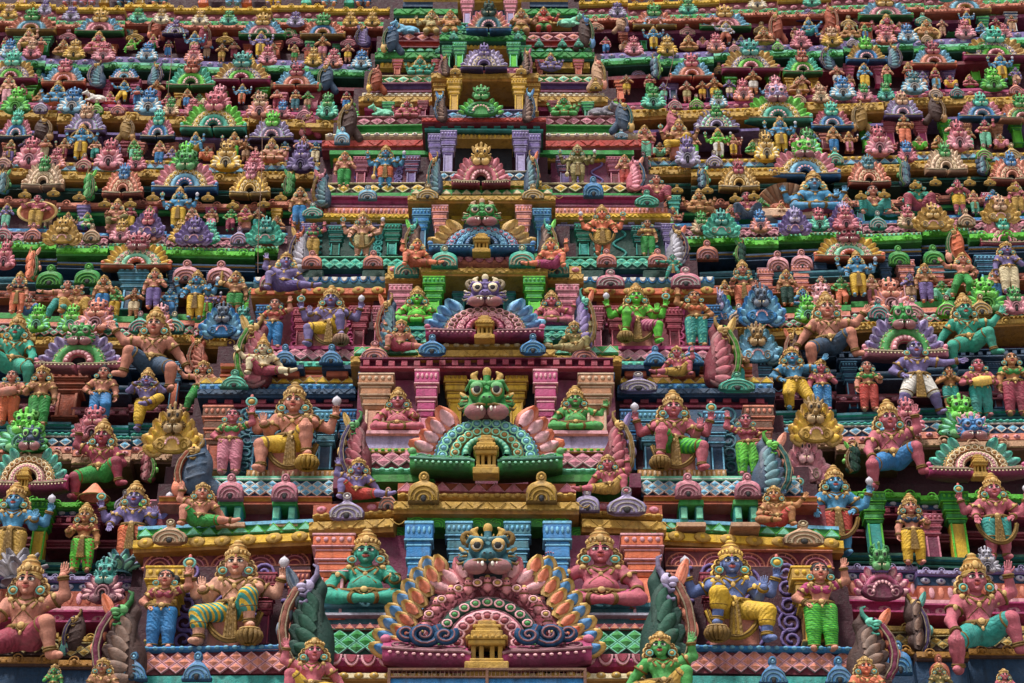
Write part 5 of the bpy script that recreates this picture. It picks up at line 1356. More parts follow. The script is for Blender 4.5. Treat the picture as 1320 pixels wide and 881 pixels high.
# wing pilasters and niche pieces
for px, yt, yb, w, cap, edge, sh in (
    (38, 108, 132, 26, 'green', 'lime', 'lime'), (115, 110, 131, 20, 'gold', 'yellow', 'gold'), (136, 106, 131, 18, 'magenta', 'pink', 'pink'), (172, 106, 131, 18, 'magenta', 'pink', 'pink'), (229, 118, 140, 18, 'gold', 'yellow', 'gold'), (262, 118, 140, 20, 'gold', 'yellow', 'gold'), (285, 114, 139, 22, 'green', 'lime', 'lime'), (337, 114, 139, 22, 'green', 'lime', 'lime'), (362, 122, 143, 20, 'pink', 'rosepink', 'pink'), (405, 122, 143, 20, 'pink', 'rosepink', 'pink'), (420, 115, 140, 20, 'orange', 'salmon', 'coral'),
    (22, 48, 70, 18, 'green', 'mint', 'green'), (58, 48, 70, 18, 'green', 'mint', 'green'), (106, 51, 71, 18, 'orange', 'salmon', 'coral'), (146, 51, 71, 18, 'orange', 'salmon', 'coral'), (318, 54, 74, 18, 'orange', 'salmon', 'coral'), (356, 54, 74, 18, 'orange', 'salmon', 'coral'), (398, 55, 78, 16, 'green', 'mint', 'green'), (433, 55, 78, 16, 'green', 'mint', 'green'), (470, 55, 80, 20, 'rust', 'salmon', 'coral'),
    (50, 180, 204, 24, 'crimson', 'pink', 'wine'), (160, 180, 206, 24, 'crimson', 'pink', 'wine'), (178, 186, 208, 22, 'salmon', 'rosepink', 'salmon'), (220, 186, 208, 22, 'salmon', 'rosepink', 'salmon'), (8, 186, 206, 20, 'rust', 'salmon', 'coral'), (268, 180, 206, 24, 'crimson', 'beige', 'tan'),
    (105, 268, 294, 22, 'purple', 'lilac', 'lilac'), (193, 270, 294, 18, 'magenta', 'pink', 'magenta'), (270, 270, 295, 18, 'magenta', 'pink', 'pink'), (355, 272, 297, 18, 'gold', 'yellow', 'tan'),
    (800, 107, 131, 20, 'orange', 'salmon', 'coral'), (868, 105, 131, 22, 'purple', 'lilac', 'slate'), (916, 104, 130, 22, 'purple', 'lilac', 'slate'), (943, 97, 124, 24, 'green', 'lime', 'lime'), (998, 94, 120, 24, 'green', 'lime', 'lime'), (1018, 98, 121, 18, 'gold', 'yellow', 'gold'), (1050, 97, 120, 18, 'gold', 'yellow', 'gold'), (1096, 86, 112, 20, 'magenta', 'pink', 'pink'), (1134, 86, 112, 20, 'magenta', 'pink', 'pink'), (1192, 90, 115, 22, 'purple', 'lilac', 'slate'), (1225, 90, 115, 24, 'purple', 'lilac', 'slate'), (1258, 82, 108, 26, 'green', 'lime', 'lime'), (1308, 80, 106, 26, 'green', 'lime', 'lime'),
    (805, 46, 66, 18, 'rust', 'salmon', 'coral'), (830, 46, 66, 16, 'green', 'mint', 'green'), (1008, 40, 62, 18, 'magenta', 'rosepink', 'pink'), (1120, 32, 56, 22, 'orange', 'salmon', 'coral'), (1168, 30, 52, 18, 'orange', 'salmon', 'coral'), (1226, 24, 46, 20, 'green', 'mint', 'green'), (1270, 23, 46, 20, 'green', 'mint', 'green'), (1306, 20, 44, 22, 'navy', 'white', 'blue'),
    (838, 175, 203, 22, 'crimson', 'pink', 'wine'), (950, 178, 203, 22, 'crimson', 'pink', 'wine'), (980, 172, 200, 26, 'tan', 'cream', 'beige'), (1044, 170, 198, 24, 'tan', 'cream', 'beige'), (1065, 170, 196, 24, 'salmon', 'rosepink', 'wine'), (1095, 170, 196, 20, 'salmon', 'rosepink', 'wine'), (1118, 162, 195, 22, 'green', 'lime', 'lime'), (1148, 158, 190, 24, 'crimson', 'pink', 'magenta'), (1190, 158, 190, 24, 'crimson', 'pink', 'magenta'), (1222, 158, 190, 20, 'green', 'lime', 'lime'), (1248, 162, 190, 20, 'bronze', 'peach', 'tan'), (1288, 160, 190, 22, 'bronze', 'peach', 'tan'), (1313, 152, 188, 24, 'green', 'lime', 'lime'),
    (870, 256, 290, 22, 'teal', 'mint', 'turquoise'), (1278, 252, 288, 20, 'magenta', 'rosepink', 'bottle'), (1110, 262, 290, 20, 'bottle', 'teal', 'slate'), (1240, 252, 284, 22, 'darkgreen', 'green', 'bottle'),
    (1062, 332, 392, 24, 'navy', 'slate', 'green'), (1146, 332, 388, 24, 'navy', 'slate', 'green'), (1036, 346, 396, 30, 'salmon', 'rosepink', 'rust'), (1172, 340, 388, 30, 'salmon', 'rosepink', 'rust'), (1212, 340, 386, 28, 'salmon', 'rosepink', 'rust'), (1275, 335, 380, 34, 'navy', 'skyblue', 'green'), (990, 350, 398, 26, 'salmon', 'rosepink', 'rust'),
    (168, 352, 406, 50, 'tealblue', 'skyblue', 'slate'), (120, 362, 408, 24, 'teal', 'mint', 'teal'), (270, 355, 408, 22, 'navy', 'slate', 'navy'), (222, 350, 408, 26, 'navy', 'slate', 'navy'),
    (85, 488, 545, 60, 'rust', 'salmon', 'rust'), (222, 470, 530, 24, 'slate', 'skyblue', 'coral'), (985, 470, 540, 36, 'slate', 'skyblue', 'navy'), (1100, 470, 530, 26, 'navy', 'skyblue', 'wine'), (1288, 470, 530, 26, 'navy', 'slate', 'wine'),
    (45, 650, 736, 40, 'green', 'lime', 'yellow'), (200, 650, 730, 40, 'crimson', 'pink', 'wine'), (1132, 640, 728, 44, 'green', 'lime', 'teal'), (1240, 640, 728, 46, 'green', 'lime', 'yellow'), (1205, 668, 730, 40, 'crimson', 'pink', 'plum'), (112, 655, 738, 36, 'plum', 'crimson', 'plum')):
    pilaster(px, yt, yb, w * .9, WO + .06, cap, edge, sh, cfrac=.52 if yb < 500 else .45, parent=min((t for t in TIERS if t[0] == (px > 650)), key=lambda t: abs(t[1] - yb))[2])
# ------------------------------------------------------------------ statues, arches and plaques, each a thing of its own
REC = []      # (object, row key, x, description)
ROWS = {}
def row(key, phrase): ROWS[key] = phrase
def note(o, key, px, desc, group=None):
    REC.append((o, key, px, desc))
    o['group'] = group or ROWS[key]

def place(pr, name, px, yb, yt, off, cols, width=None, lean=8, yaw=0.0, flip=False, cat='statue', wk=1.0):
    A = at(px, yb, off); H = at_y(px, yt, A[1])[2] - A[2]
    el = math.atan2(A[2] - CAM[2], A[1] - CAM[1]); ln = R(lean)
    s = H * math.cos(el) / math.cos(el - ln) / pr.h
    sx = s * wk
    if width: sx = (at_y(px + width / 2, yb, A[1])[0] - at_y(px - width / 2, yb, A[1])[0])
    sy = (sx + s) / 2 if width else s
    M = Matrix.Translation(Vector(A)) @ Matrix.Rotation(yaw, 4, 'Z') @ Matrix.Rotation(ln, 4, 'X') @ Matrix.Diagonal((-sx if flip else sx, sy, s, 1))
    return make(pr, name, M, cols, cat=cat)

GOLDJ = dict(gold='gilt', crownband='ochre', locks='ochre', jewel='teal', eye='white', pupil='black', lip='red', hair='black', top='crimson', sash='gold', stool='gold', seat='rust', shell='silver', disc='coral')
PRE = dict(
    deity=dict(legs=('downout', 'up'), arms=('abhaya', 'knee'), back='up', cloth='dhoti', extra=('pot', 'emblems', 'loop', 'seat', 'thread', 'sash')),
    deity_short=dict(legs=('downout', 'up'), arms=('abhaya', 'knee'), back='up', cloth='shorts', extra=('pot', 'emblems', 'loop', 'seat', 'thread', 'sash')),
    seated4=dict(legs=('downout', 'up'), arms=('abhaya', 'knee'), back='up', cloth='dhoti', extra=('pot', 'emblems', 'seat')),
    god=dict(legs=('stand', 'stand'), arms=('boon', 'abhaya'), back='up', cloth='trousers', extra=('emblems', 'sash')),
    god2=dict(legs=('stand', 'stand'), arms=('down', 'abhaya'), back='up', cloth='shorts', extra=('emblems', 'weapon', 'sash')),
    god_shorts=dict(legs=('stand', 'stand'), arms=('boon', 'hip'), back='up', cloth='shorts', extra=('emblems', 'sash', 'loop')),
    man=dict(legs=('stand', 'stand'), arms=('down', 'chest'), cloth='trousers', crown='low'),
    guard=dict(legs=('stand', 'stand'), arms=('over', 'down'), cloth='shorts', crown='low', extra=('weapon',)),
    hipman=dict(legs=('stand', 'bend'), arms=('hip', 'down'), cloth='trousers', crown='topknot', sway=.02),
    drummer=dict(legs=('stand', 'stand'), arms=('lap', 'lap'), cloth='trousers', crown='hair', extra=('drum',)),
    flutist=dict(legs=('stand', 'over'), arms=('flute', 'flute'), cloth='dhoti', crown='tall'),
    dancer=dict(legs=('stride', 'bend'), arms=('upout', 'hip'), cloth='trousers', crown='low', sway=.03),
    wide=dict(legs=('stride', 'stride'), arms=('hip', 'out'), cloth='shorts', crown='hair', extra=('sash',)),
    bender=dict(legs=('stride', 'bend'), arms=('out', 'up'), cloth='trousers', crown='hair', sway=.10, turn=.3),
    woman=dict(legs=('stand', 'stand'), arms=('hip', 'over'), sex='f', cloth='trousers', crown='bun', sway=.015),
    woman2=dict(legs=('stand', 'stand'), arms=('down', 'hold'), sex='f', cloth='trousers', crown='bun'),
    queen=dict(legs=('stand', 'stand'), arms=('hold', 'down'), sex='f', cloth='trousers', crown='tall', extra=('sash',)),
    namaste=dict(legs=('stand', 'stand'), arms=('namaste', 'namaste'), cloth='shorts', crown='topknot'),
    namasit=dict(legs=('cross', 'cross'), arms=('namaste', 'namaste'), cloth='shorts', crown='low'),
    fat=dict(legs=('cross', 'cross'), arms=('knee', 'hold'), fat=1, cloth='shorts', crown='tall', extra=('thread',)),
    fat_open=dict(legs=('cross', 'cross'), arms=('up', 'knee'), fat=1, cloth='shorts', crown='tall', extra=('thread',)),
    dwarf=dict(legs=('kneel', 'kneel'), arms=('up', 'hold'), fat=1, cloth='shorts', crown='low'),
    att=dict(legs=('squatup', 'fold'), arms=('over', 'prop'), cloth='shorts', crown='low', turn=.15),
    att_tall=dict(legs=('squatup', 'fold'), arms=('upout', 'prop'), cloth='shorts', crown='cone', turn=-.1),
    att_cross=dict(legs=('cross', 'squatup'), arms=('lap', 'upout'), cloth='shorts', crown='low', turn=-.15),
    giant=dict(legs=('spread', 'side'), arms=('knee', 'over'), cloth='shorts', crown='tall', extra=('thread',)),
    giant_lap=dict(legs=('spread', 'side'), arms=('over', 'lap'), cloth='shorts', crown='tall', extra=('thread', 'cone')),
    giant_out=dict(legs=('spread', 'side'), arms=('prop', 'upout'), cloth='shorts', crown='tall', extra=('thread',)),
    sit=dict(legs=('down', 'over'), arms=('hold', 'knee'), cloth='dhoti', crown='tall', extra=('seat',)),
    sit4=dict(legs=('cross', 'cross'), arms=('knee', 'abhaya'), back='up', cloth='shorts', crown='tall'),
    aureole=dict(legs=('stand', 'stand'), arms=('boon', 'abhaya'), back='up', cloth='trousers', extra=('aureole', 'sash')),
    discman=dict(legs=('stand', 'stand'), arms=('up', 'hip'), cloth='trousers', crown='hair', extra=('disc',)),
    discsit=dict(legs=('cross', 'cross'), arms=('lap', 'lap'), cloth='shorts', crown='low', extra=('disc',)),
    crouch=dict(legs=('squatup', 'squatup'), arms=('chest', 'chest'), cloth='trousers', crown='hair'),
)
POSE = dict(deity='four-armed seated deity', deity_short='four-armed seated deity', seated4='four-armed seated deity', god='four-armed standing deity', god2='four-armed deity holding a club', god_shorts='four-armed standing deity', man='standing man', guard='guard with raised arm',
    hipman='man with hand on hip', drummer='drummer', flutist='flute player', dancer='dancer', wide='man striding with arm out', bender='leaning man', woman='woman with raised arm', woman2='standing woman', queen='crowned woman', namaste='man praying',
    namasit='sitting man praying', fat='fat sitting figure', fat_open='fat sitting figure', dwarf='kneeling dwarf', att='reclining attendant', att_tall='reclining attendant in pointed crown', att_cross='sitting attendant', giant='big seated giant', giant_lap='big seated giant',
    giant_out='big seated giant', sit='seated figure', sit4='four-armed sitting deity', aureole='deity inside a gold arch', discman='man before an orange disc', discsit='sitting figure in a disc', crouch='crouching figure')
GARM = dict(trousers='trousers', dhoti='dhoti', shorts='loincloth')
def wo(D, key, off): return D[key] if off is None else off + (.32 if key[0] == 'W' else 0)
def fig(key, px, yb, yt, pre, skin, cloth='yellow', off=None, flip=False, hi=None, lean=8, yaw=0.0, wk=1.16, **c):
    if pre.startswith('giant') and wk == 1.16: wk = 1.04
    a = dict(PRE[pre]); hpx = yb - yt
    a['hi'] = hi if hi is not None else (2 if hpx > 105 else 1 if hpx > 62 else 0)
    pr = figure(**a)
    col = dict(GOLDJ); col.update(skin=skin, cloth=cloth); col.update(c)
    o = place(pr, 'statue', px, yb, yt, wo(OFF, key, off), col, lean=lean, yaw=yaw, flip=flip, wk=wk)
    cl = cloth.split('/'); cn = cname(cl[0]) + (' striped' if 'stripes' in cl else ' spotted' if 'dots' in cl else '')
    note(o, key, px, f"{cname(skin.replace('*', ''))} {POSE[pre]} in {cn} {GARM[a.get('cloth', 'trousers')]}", 'carved statues, ' + ROWS[key])
    return o

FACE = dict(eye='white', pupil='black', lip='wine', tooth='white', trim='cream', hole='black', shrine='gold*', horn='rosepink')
ANAME = dict(grand='giant arch with winged sides', court='ringed arch', peacock='ringed arch', fan='fan arch', sun='sunburst arch', shells='shell arch', leafy='leaf-winged monster face', horseshoe='horseshoe plaque')
def arc(key, px, yb, yt, w, kind, boat, r1, r2, r3, face, f1, f2=None, off=None, hi=None, lean=10, **c):
    pr = arch(kind, hi if hi is not None else (1 if w > 95 else 0), c.pop('mk', int(px * 7 + yb * 3) % 3))
    col = dict(FACE); col.update(boat=boat, r1=r1, r2=r2, r3=r3, o1=c.pop('o1', 'rosepink'), o2=c.pop('o2', 'cream'), o3=c.pop('o3', 'skyblue'), face=face, f1=f1, f2=f2 or f1); col.update(c)
    if w < 88: col.update(eye=face, lip=c.get('lip', face), tooth='cream', horn=face)
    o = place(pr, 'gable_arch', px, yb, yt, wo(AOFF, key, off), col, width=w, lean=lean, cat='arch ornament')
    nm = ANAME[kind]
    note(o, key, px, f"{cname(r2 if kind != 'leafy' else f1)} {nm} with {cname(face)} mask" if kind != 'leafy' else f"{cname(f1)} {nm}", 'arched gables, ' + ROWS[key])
    return o
def ante(key, px, yb, yt, w, col, trim='white', kind=0, off=None):
    o = place(antefix(kind), 'antefix', px, yb, yt, wo(EOFF, key, off), dict(boat=col, trim=trim, hole='black'), width=w, lean=6, cat='roof ornament')
    note(o, key, px, f"{cname(col)} knobbed roof plaque with {cname(trim)} outlines", 'roof plaques, ' + ROWS[key])
def mplate(key, px, yb, yt, w, col, face=None, trim=None, off=None):
    trim = trim or dict(pink='rosepink', rose='pink', skyblue='white', gold='yellow', green='lime', purple='lilac', turquoise='mint', salmon='rosepink', lilac='silver', lime='mint', tan='cream', teal='turquoise', violet='purple', blue='skyblue', yellow='cream', plum='rosepink', grey='silver', cream='white').get(col, 'cream')
    o = place(maskplate(), 'mask_plaque', px, yb, yt, wo(EOFF, key, off), dict(FACE, boat=col, trim=trim, face=face or col, horn=face or col, lip=face or col, eye=trim, tooth='cream'), width=w, lean=8, cat='mask ornament')
    note(o, key, px, f"{cname(col)} scrolled plaque topped by small {cname(face or col)} mask", 'mask plaques, ' + ROWS[key])
def gab(key, px, yb, yt, w, kind, body, rim, lobe, beak='gold', flip=False, off=None, dot='cream', yaw=0):
    o = place(gable_end(kind), 'roof_gable_end', px, yb, yt, wo(AOFF, key, off), dict(body=body, inner=dict(bottle='darkgreen', umber='brown', wine='crimson', slate='tealblue', violet='purple', grey='silver', green='leaf', rose='pink', tan='beige').get(body, body), rim=rim, rimdot=dot, lobe=lobe, beak=beak, pupil='black'), width=w * .84, lean=6, flip=flip, yaw=yaw, cat='roof end')
    note(o, key, px, f"{cname(body)} scaly horned roof end with {cname(rim)} rim", 'horned roof ends, ' + ROWS[key])

OFF, AOFF, EOFF = {}, {}, {}
def R_(key, phrase, o, a, e): row(key, phrase); OFF[key], AOFF[key], EOFF[key] = o, a, e
for i, n in enumerate(('bottom', 'second', 'third', 'fourth', 'fifth', 'sixth', 'seventh', 'eighth')):
    R_('C%d' % (i + 1), f'central bay, {n} tier', 1.62, 1.86, 1.98)
    R_('L%d' % (i + 1), f'left bay, {n} tier', 1.14, 1.20, 1.26); R_('R%d' % (i + 1), f'right bay, {n} tier', 1.14, 1.20, 1.26)
for i, n in enumerate(('bottom', 'second', 'third', 'fourth', 'fifth', 'sixth', 'seventh', 'top')):
    R_('WL%d' % i, f'left wing, {n} row', .58, .50, .62); R_('WR%d' % i, f'right wing, {n} row', .58, .50, .62)

# ======== central bay
arc('C1', 628, 872, 682, 268, 'grand', 'magenta', 'pink', 'darkgreen', 'rose', 'tealblue', 'gold', 'blue', f3='orange', makara='blue', o1='crimson', o2='green', horn='gold', shrine='gold*', hi=1, trim='rosepink')
arc('C2', 627, 622, 480, 196, 'court', 'green', 'turquoise', 'gold', 'blue', 'green', 'orange', 'rosepink', o1='mint', o2='ochre', trim='mint', hi=1, horn='gold')
arc('C3', 625, 447, 358, 152, 'court', 'magenta', 'pink', 'magenta', 'gold', 'purple', 'skyblue', 'blue', o1='magenta', o2='rosepink', o3='brown', hi=1, trim='rosepink', horn='cream')
arc('C4', 621, 336, 260, 136, 'court', 'blue', 'slate', 'blue', 'magenta', 'green', 'gold', 'gold', o1='blue', o2='skyblue', o3='pink', trim='skyblue', hi=1, horn='tan')
arc('C5', 620, 246, 186, 76, 'fan', 'crimson', 'crimson', 'rose', 'rose', 'gold', 'rose', 'pink', hi=1, lean=10)
arc('C6', 620, 153, 111, 66, 'horseshoe', 'green', 'lime', 'green', 'green', 'green', 'green', 'lime', trim='mint', hi=0)
arc('C7', 624, 95, 57, 60, 'shells', 'violet', 'purple', 'lilac', 'lilac', 'purple', 'lilac', 'lilac', o2='lilac')
arc('C8', 630, 46, 2, 58, 'fan', 'blue', 'slate', 'tealblue', 'blue', 'bottle', 'pink', 'salmon')
fig('C1', 470, 786, 682, 'fat', 'skinteal', 'teal', wk=1.25, stool='gold', gold='gold')
fig('C1', 775, 788, 680, 'fat_open', 'rose', 'magenta', flip=False, wk=1.25)
fig('C2', 512, 560, 499, 'fat', 'rose', 'rose', hi=1, wk=1.25); fig('C2', 742, 560, 497, 'fat_open', 'skingreen', 'green', hi=1, wk=1.25, flip=True)
fig('C3', 537, 422, 369, 'fat', 'lime', 'green', hi=1, wk=1.25); fig('C3', 711, 421, 374, 'fat_open', 'rose', 'magenta', hi=1, flip=True, wk=1.25)
fig('C4', 536, 346, 308, 'att', 'coral', 'rust', hi=0, off=1.95); fig('C4', 711, 348, 307, 'att', 'coral', 'magenta', flip=True, hi=0, off=1.95)
fig('C8', 580, 46, 14, 'dwarf', 'tawny', 'gold'); fig('C8', 672, 46, 12, 'dwarf', 'bronze', 'gold', flip=True)
for x, y, w, c in ((546, 651, 40, 'gold'), (698, 651, 40, 'gold')): ante('C1', x, y, y - 40, w, c, 'yellow')
for x, y, w, c, k in ((447, 673, 46, 'lilac', 2), (757, 662, 32, 'lilac', 0), (808, 666, 52, 'lilac', 2), (500, 660, 26, 'salmon', 1)): ante('C1', x, y, y - (36 if w > 40 else 30), w, c, 'white', k, off=1.75)
for x, y, w, c in ((557, 460, 36, 'blue'), (687, 459, 34, 'blue')): ante('C2', x, y, y - 27, w, c, 'skyblue', 2)
for x, y, w, c in ((483, 466, 38, 'salmon'), (753, 467, 36, 'salmon')): ante('C2', x, y, y - 24, w, c, 'rosepink', 1, off=1.75)
for x, y, w in ((524, 359, 32), (573, 348, 34), (673, 347, 34), (718, 358, 32)): ante('C3', x, y, y - 29, w, 'turquoise', 'cream', 0, off=1.92 if 540 < x < 700 else 1.75)
for x, w in ((551, 30), (687, 30)): ante('C4', x, 260, 239, w, 'gold', 'cream', 2)
for x in (590, 671): ante('C6', x, 156, 146, 17, 'skyblue', 'white', 2, off=1.75)
for x in (587, 672): ante('C7', x, 98, 86, 14, 'gold', 'yellow', 0, off=1.85)
for x in (585, 668): ante('C8', x, 52, 41, 12, 'turquoise', 'mint', 1, off=1.85)
gab('C5', 559, 247, 196, 26, 0, 'slate', 'teal', 'orange', flip=False); gab('C5', 687, 246, 194, 26, 0, 'slate', 'teal', 'orange', flip=True)
gab('C6', 567, 154, 118, 22, 0, 'umber', 'blue', 'blue', 'skyblue'); gab('C6', 683, 154, 114, 22, 0, 'umber', 'blue', 'blue', 'skyblue', flip=True)
gab('C7', 572, 96, 70, 18, 0, 'umber', 'pink', 'magenta'); gab('C7', 680, 94, 62, 18, 0, 'umber', 'pink', 'magenta', flip=True)
gab('C4', 531, 336, 282, 34, 0, 'umber', 'gold', 'lime', 'turquoise'); gab('C4', 708, 336, 282, 34, 0, 'umber', 'gold', 'lime', 'turquoise', flip=True)
gab('C3', 497, 445, 378, 40, 0, 'slate', 'coral', 'orange', 'gold'); gab('C3', 756, 446, 372, 40, 0, 'violet', 'gold', 'orange', 'turquoise', flip=True)
gab('C2', 454, 612, 530, 54, 0, 'wine', 'purple', 'gold', 'green'); gab('C2', 801, 612, 530, 54, 0, 'wine', 'gold', 'purple', 'gold', flip=True)
gab('C1', 388, 858, 728, 92, 0, 'bottle', 'salmon', 'slate', 'lilac', off=1.95); gab('C1', 868, 866, 716, 92, 0, 'bottle', 'salmon', 'coral', 'lilac', flip=True, off=1.95)
fig('C1', 400, 905, 822, 'att', 'rose', 'yellow', off=1.95, hi=1); fig('C1', 856, 905, 814, 'att', 'skingreen', 'gold', off=1.95, flip=True, hi=1)
fig('C2', 459, 647, 590, 'att', 'skinpurple', 'red', off=1.85, hi=1); fig('C2', 786, 640, 586, 'att', 'rose', 'gold', off=1.85, flip=True, hi=1)
fig('C3', 515, 455, 412, 'att', 'flesh', 'crimson', off=1.85, hi=1); fig('C3', 742, 456, 414, 'att', 'olive', 'khaki', off=1.85, flip=True, hi=1)

# ======== left bay
fig('L1', 205, 838, 735, 'woman', 'flesh', 'blue', top='crimson')
fig('L1', 298, 838, 697, 'deity', 'peach', 'teal/stripes/yellow', stool='gold')
fig('L2', 294, 612, 528, 'woman', 'rose', 'pink', top='green', hi=1); fig('L2', 374, 615, 493, 'deity_short', 'flesh', 'yellow', stool='yellow')
fig('L3', 350, 450, 386, 'woman', 'flesh', 'blue', top='red', hi=1); fig('L3', 424, 452, 368, 'deity_short', 'skinpurple', 'yellow', hi=1, stool='tan')
fig('L4', 402, 332, 288, 'woman', 'rose', 'gold', top='green', hi=0); fig('L4', 466, 333, 272, 'god_shorts', 'peach', 'khaki', hi=1, cloth_='')
fig('L5', 443, 242, 196, 'man', 'flesh', 'green', hi=0); fig('L5', 496, 242, 187, 'god2', 'skinblue', 'orange', hi=1)
fig('L6', 524, 154, 126, 'sit4', 'rose', 'crimson'); fig('L7', 541, 99, 71, 'sit4', 'skinteal', 'teal'); fig('L8', 556, 47, 14, 'dwarf', 'khaki', 'gold')
cw = place(cow(), 'cow_statue', 494, 152, 135, 1.14, dict(skin='mint', pupil='black', gold='gold'), cat='cow statue'); note(cw, 'L6', 494, 'pale green lying cow with collar')
cw = place(cow(), 'cow_statue', 525, 46, 27, 1.14, dict(skin='skyblue', pupil='black', gold='gold'), cat='cow statue'); note(cw, 'L8', 525, 'light blue lying cow with collar')
for k, xs, y, h, w, c, t in (('L1', (171, 254), 880, 38, 38, 'blue', 'skyblue'), ('L2', (297, 367), 647, 34, 34, 'pink', 'rosepink'), ('L3', (367, 427), 472, 26, 30, 'blue', 'skyblue'), ('L4', (402, 481), 347, 22, 26, 'salmon', 'rosepink')):
    for x in xs: ante(k, x, y, y - h, w, c, t, 1 if k in ('L1', 'L3') else 0, off=1.30)
ante('L1', 219, 704, 671, 46, 'tan', 'cream', 2); ante('L2', 302, 503, 479, 36, 'turquoise', 'mint', 1); ante('L3', 352, 375, 347, 34, 'pink', 'cream', 0); ante('L4', 403, 282, 263, 28, 'turquoise', 'white', 2); ante('L5', 441, 188, 166, 20, 'skyblue', 'white', 0); ante('L6', 475, 133, 117, 14, 'gold', 'yellow', 1); ante('L7', 567, 70, 60, 12, 'turquoise', 'mint', 1)
ante('L5', 474, 260, 241, 24, 'skyblue', 'white', 0, off=1.30)
gab('L1', 146, 878, 762, 88, 0, 'umber', 'magenta', 'orange', 'green', off=1.28); gab('L2', 246, 636, 566, 66, 1, 'slate', 'orange', 'orange', 'gold'); gab('L3', 322, 492, 405, 62, 0, 'wine', 'lime', 'gold', 'gold'); gab('L4', 383, 347, 292, 36, 0, 'grey', 'purple', 'gold', 'orange'); gab('L5', 412, 263, 218, 32, 0, 'slate', 'gold', 'rose', 'pink', dot='gold'); gab('L6', 446, 178, 128, 34, 1, 'umber', 'gold', 'teal', 'gold'); gab('L7', 482, 117, 84, 26, 1, 'rust', 'yellow', 'yellow', 'salmon'); gab('L8', 502, 66, 30, 30, 1, 'slate', 'leaf', 'gold', 'blue')
fig('L2', 256, 682, 622, 'att', 'flesh', 'green', off=1.32, hi=1); fig('L3', 338, 487, 430, 'att_tall', 'cream', 'crimson', off=1.32, hi=1); fig('L4', 365, 378, 326, 'att', 'skinpurple', 'violet', off=1.32, hi=0); fig('L5', 385, 290, 242, 'man', 'bronze', 'blue', off=1.2)

# ======== right bay
fig('R1', 948, 834, 697, 'deity', 'skinindigo', 'yellow', flip=True, stool='gold', gold='yellow', skin_='')
fig('R1', 1062, 840, 726, 'woman', 'flesh', 'lime/checks/green', top='magenta', flip=False)
fig('R2', 871, 613, 503, 'deity_short', 'rose', 'green/stripes/lime', flip=True, hi=2, stool='gold'); fig('R2', 966, 614, 534, 'woman', 'rose', 'lime/dots/green', top='crimson', flip=True, hi=1)
fig('R3', 822, 448, 365, 'deity_short', 'lime', 'magenta/stripes/pink', flip=True, hi=1); fig('R3', 899, 448, 376, 'woman', 'tawny', 'teal/dots/mint', top='orange', flip=True, hi=1)
fig('R4', 777, 329, 264, 'god_shorts', 'coral', 'gold', flip=True, hi=1); fig('R4', 836, 330, 284, 'woman2', 'bronze', 'green', top='gold', flip=True)
fig('R5', 745, 238, 186, 'god2', 'olive', 'khaki', hi=1, gold='khaki'); fig('R5', 806, 238, 200, 'man', 'flesh', 'red', flip=True)
fig('R6', 727, 152, 121, 'sit4', 'skingreen', 'green'); fig('R7', 710, 92, 68, 'sit4', 'skinpurple', 'purple'); fig('R8', 701, 42, 10, 'dwarf', 'red', 'green', flip=True)
cw = place(cow(), 'cow_statue', 774, 152, 132, 1.14, dict(skin='grey', pupil='black', gold='gold'), cat='cow statue', flip=True); note(cw, 'R6', 774, 'grey lying cow with collar')
cw = place(cow(), 'cow_statue', 733, 36, 18, 1.14, dict(skin='mint', pupil='black', gold='gold'), cat='cow statue', flip=True); note(cw, 'R8', 733, 'mint green lying cow with collar')
for k, xs, y, h, w, c, t in (('R1', (997, 1082), 884, 36, 36, 'blue', 'skyblue'), ('R2', (887, 964), 644, 32, 34, 'pink', 'rosepink'), ('R3', (845, 892), 472, 24, 30, 'blue', 'skyblue'), ('R4', (782, 848), 345, 22, 26, 'salmon', 'rosepink')):
    for x in xs: ante(k, x, y, y - h, w, c, t, 1 if k in ('R1', 'R3') else 0, off=1.30)
ante('R1', 1036, 706, 673, 54, 'tan', 'cream', 2); ante('R2', 823, 508, 482, 50, 'lilac', 'white', 2); ante('R2', 950, 507, 482, 48, 'turquoise', 'mint', 2); ante('R3', 787, 373, 350, 36, 'pink', 'white', 0); ante('R3', 884, 373, 347, 38, 'pink', 'white', 0); ante('R4', 834, 268, 247, 32, 'turquoise', 'mint', 2); ante('R5', 765, 257, 230, 26, 'blue', 'skyblue', 0, off=1.30); ante('R5', 801, 180, 168, 18, 'skyblue', 'white', 2); ante('R6', 768, 118, 102, 16, 'gold', 'yellow', 1)
for x in (695, 725, 746): ante('R7', x, 61, 51, 12, 'turquoise', 'mint', 1)
gab('R1', 1132, 878, 782, 84, 0, 'umber', 'magenta', 'orange', 'turquoise', flip=True, off=1.28); gab('R2', 1000, 636, 556, 66, 0, 'slate', 'teal', 'salmon', 'lime', flip=True); gab('R3', 936, 492, 408, 62, 0, 'wine', 'lime', 'gold', 'gold', flip=True); gab('R4', 876, 338, 290, 38, 0, 'grey', 'violet', 'orange', 'gold', flip=True); gab('R5', 822, 243, 202, 32, 0, 'rose', 'blue', 'salmon', 'pink', flip=True); gab('R6', 806, 168, 128, 32, 1, 'slate', 'teal', 'gold', 'gold', flip=True); gab('R7', 773, 113, 73, 26, 1, 'tan', 'yellow', 'salmon', 'salmon', flip=True); gab('R8', 757, 60, 18, 28, 1, 'umber', 'green', 'blue', 'blue', flip=True)
fig('R2', 1002, 682, 626, 'att_cross', 'tawny', 'red', off=1.32, hi=1); fig('R3', 875, 487, 446, 'att', 'rose', 'gold', off=1.32, flip=True, hi=1); fig('R4', 868, 360, 328, 'wide', 'skinteal', 'teal', off=1.32, flip=True); fig('R5', 847, 262, 226, 'crouch', 'flesh', 'crimson', off=1.2)
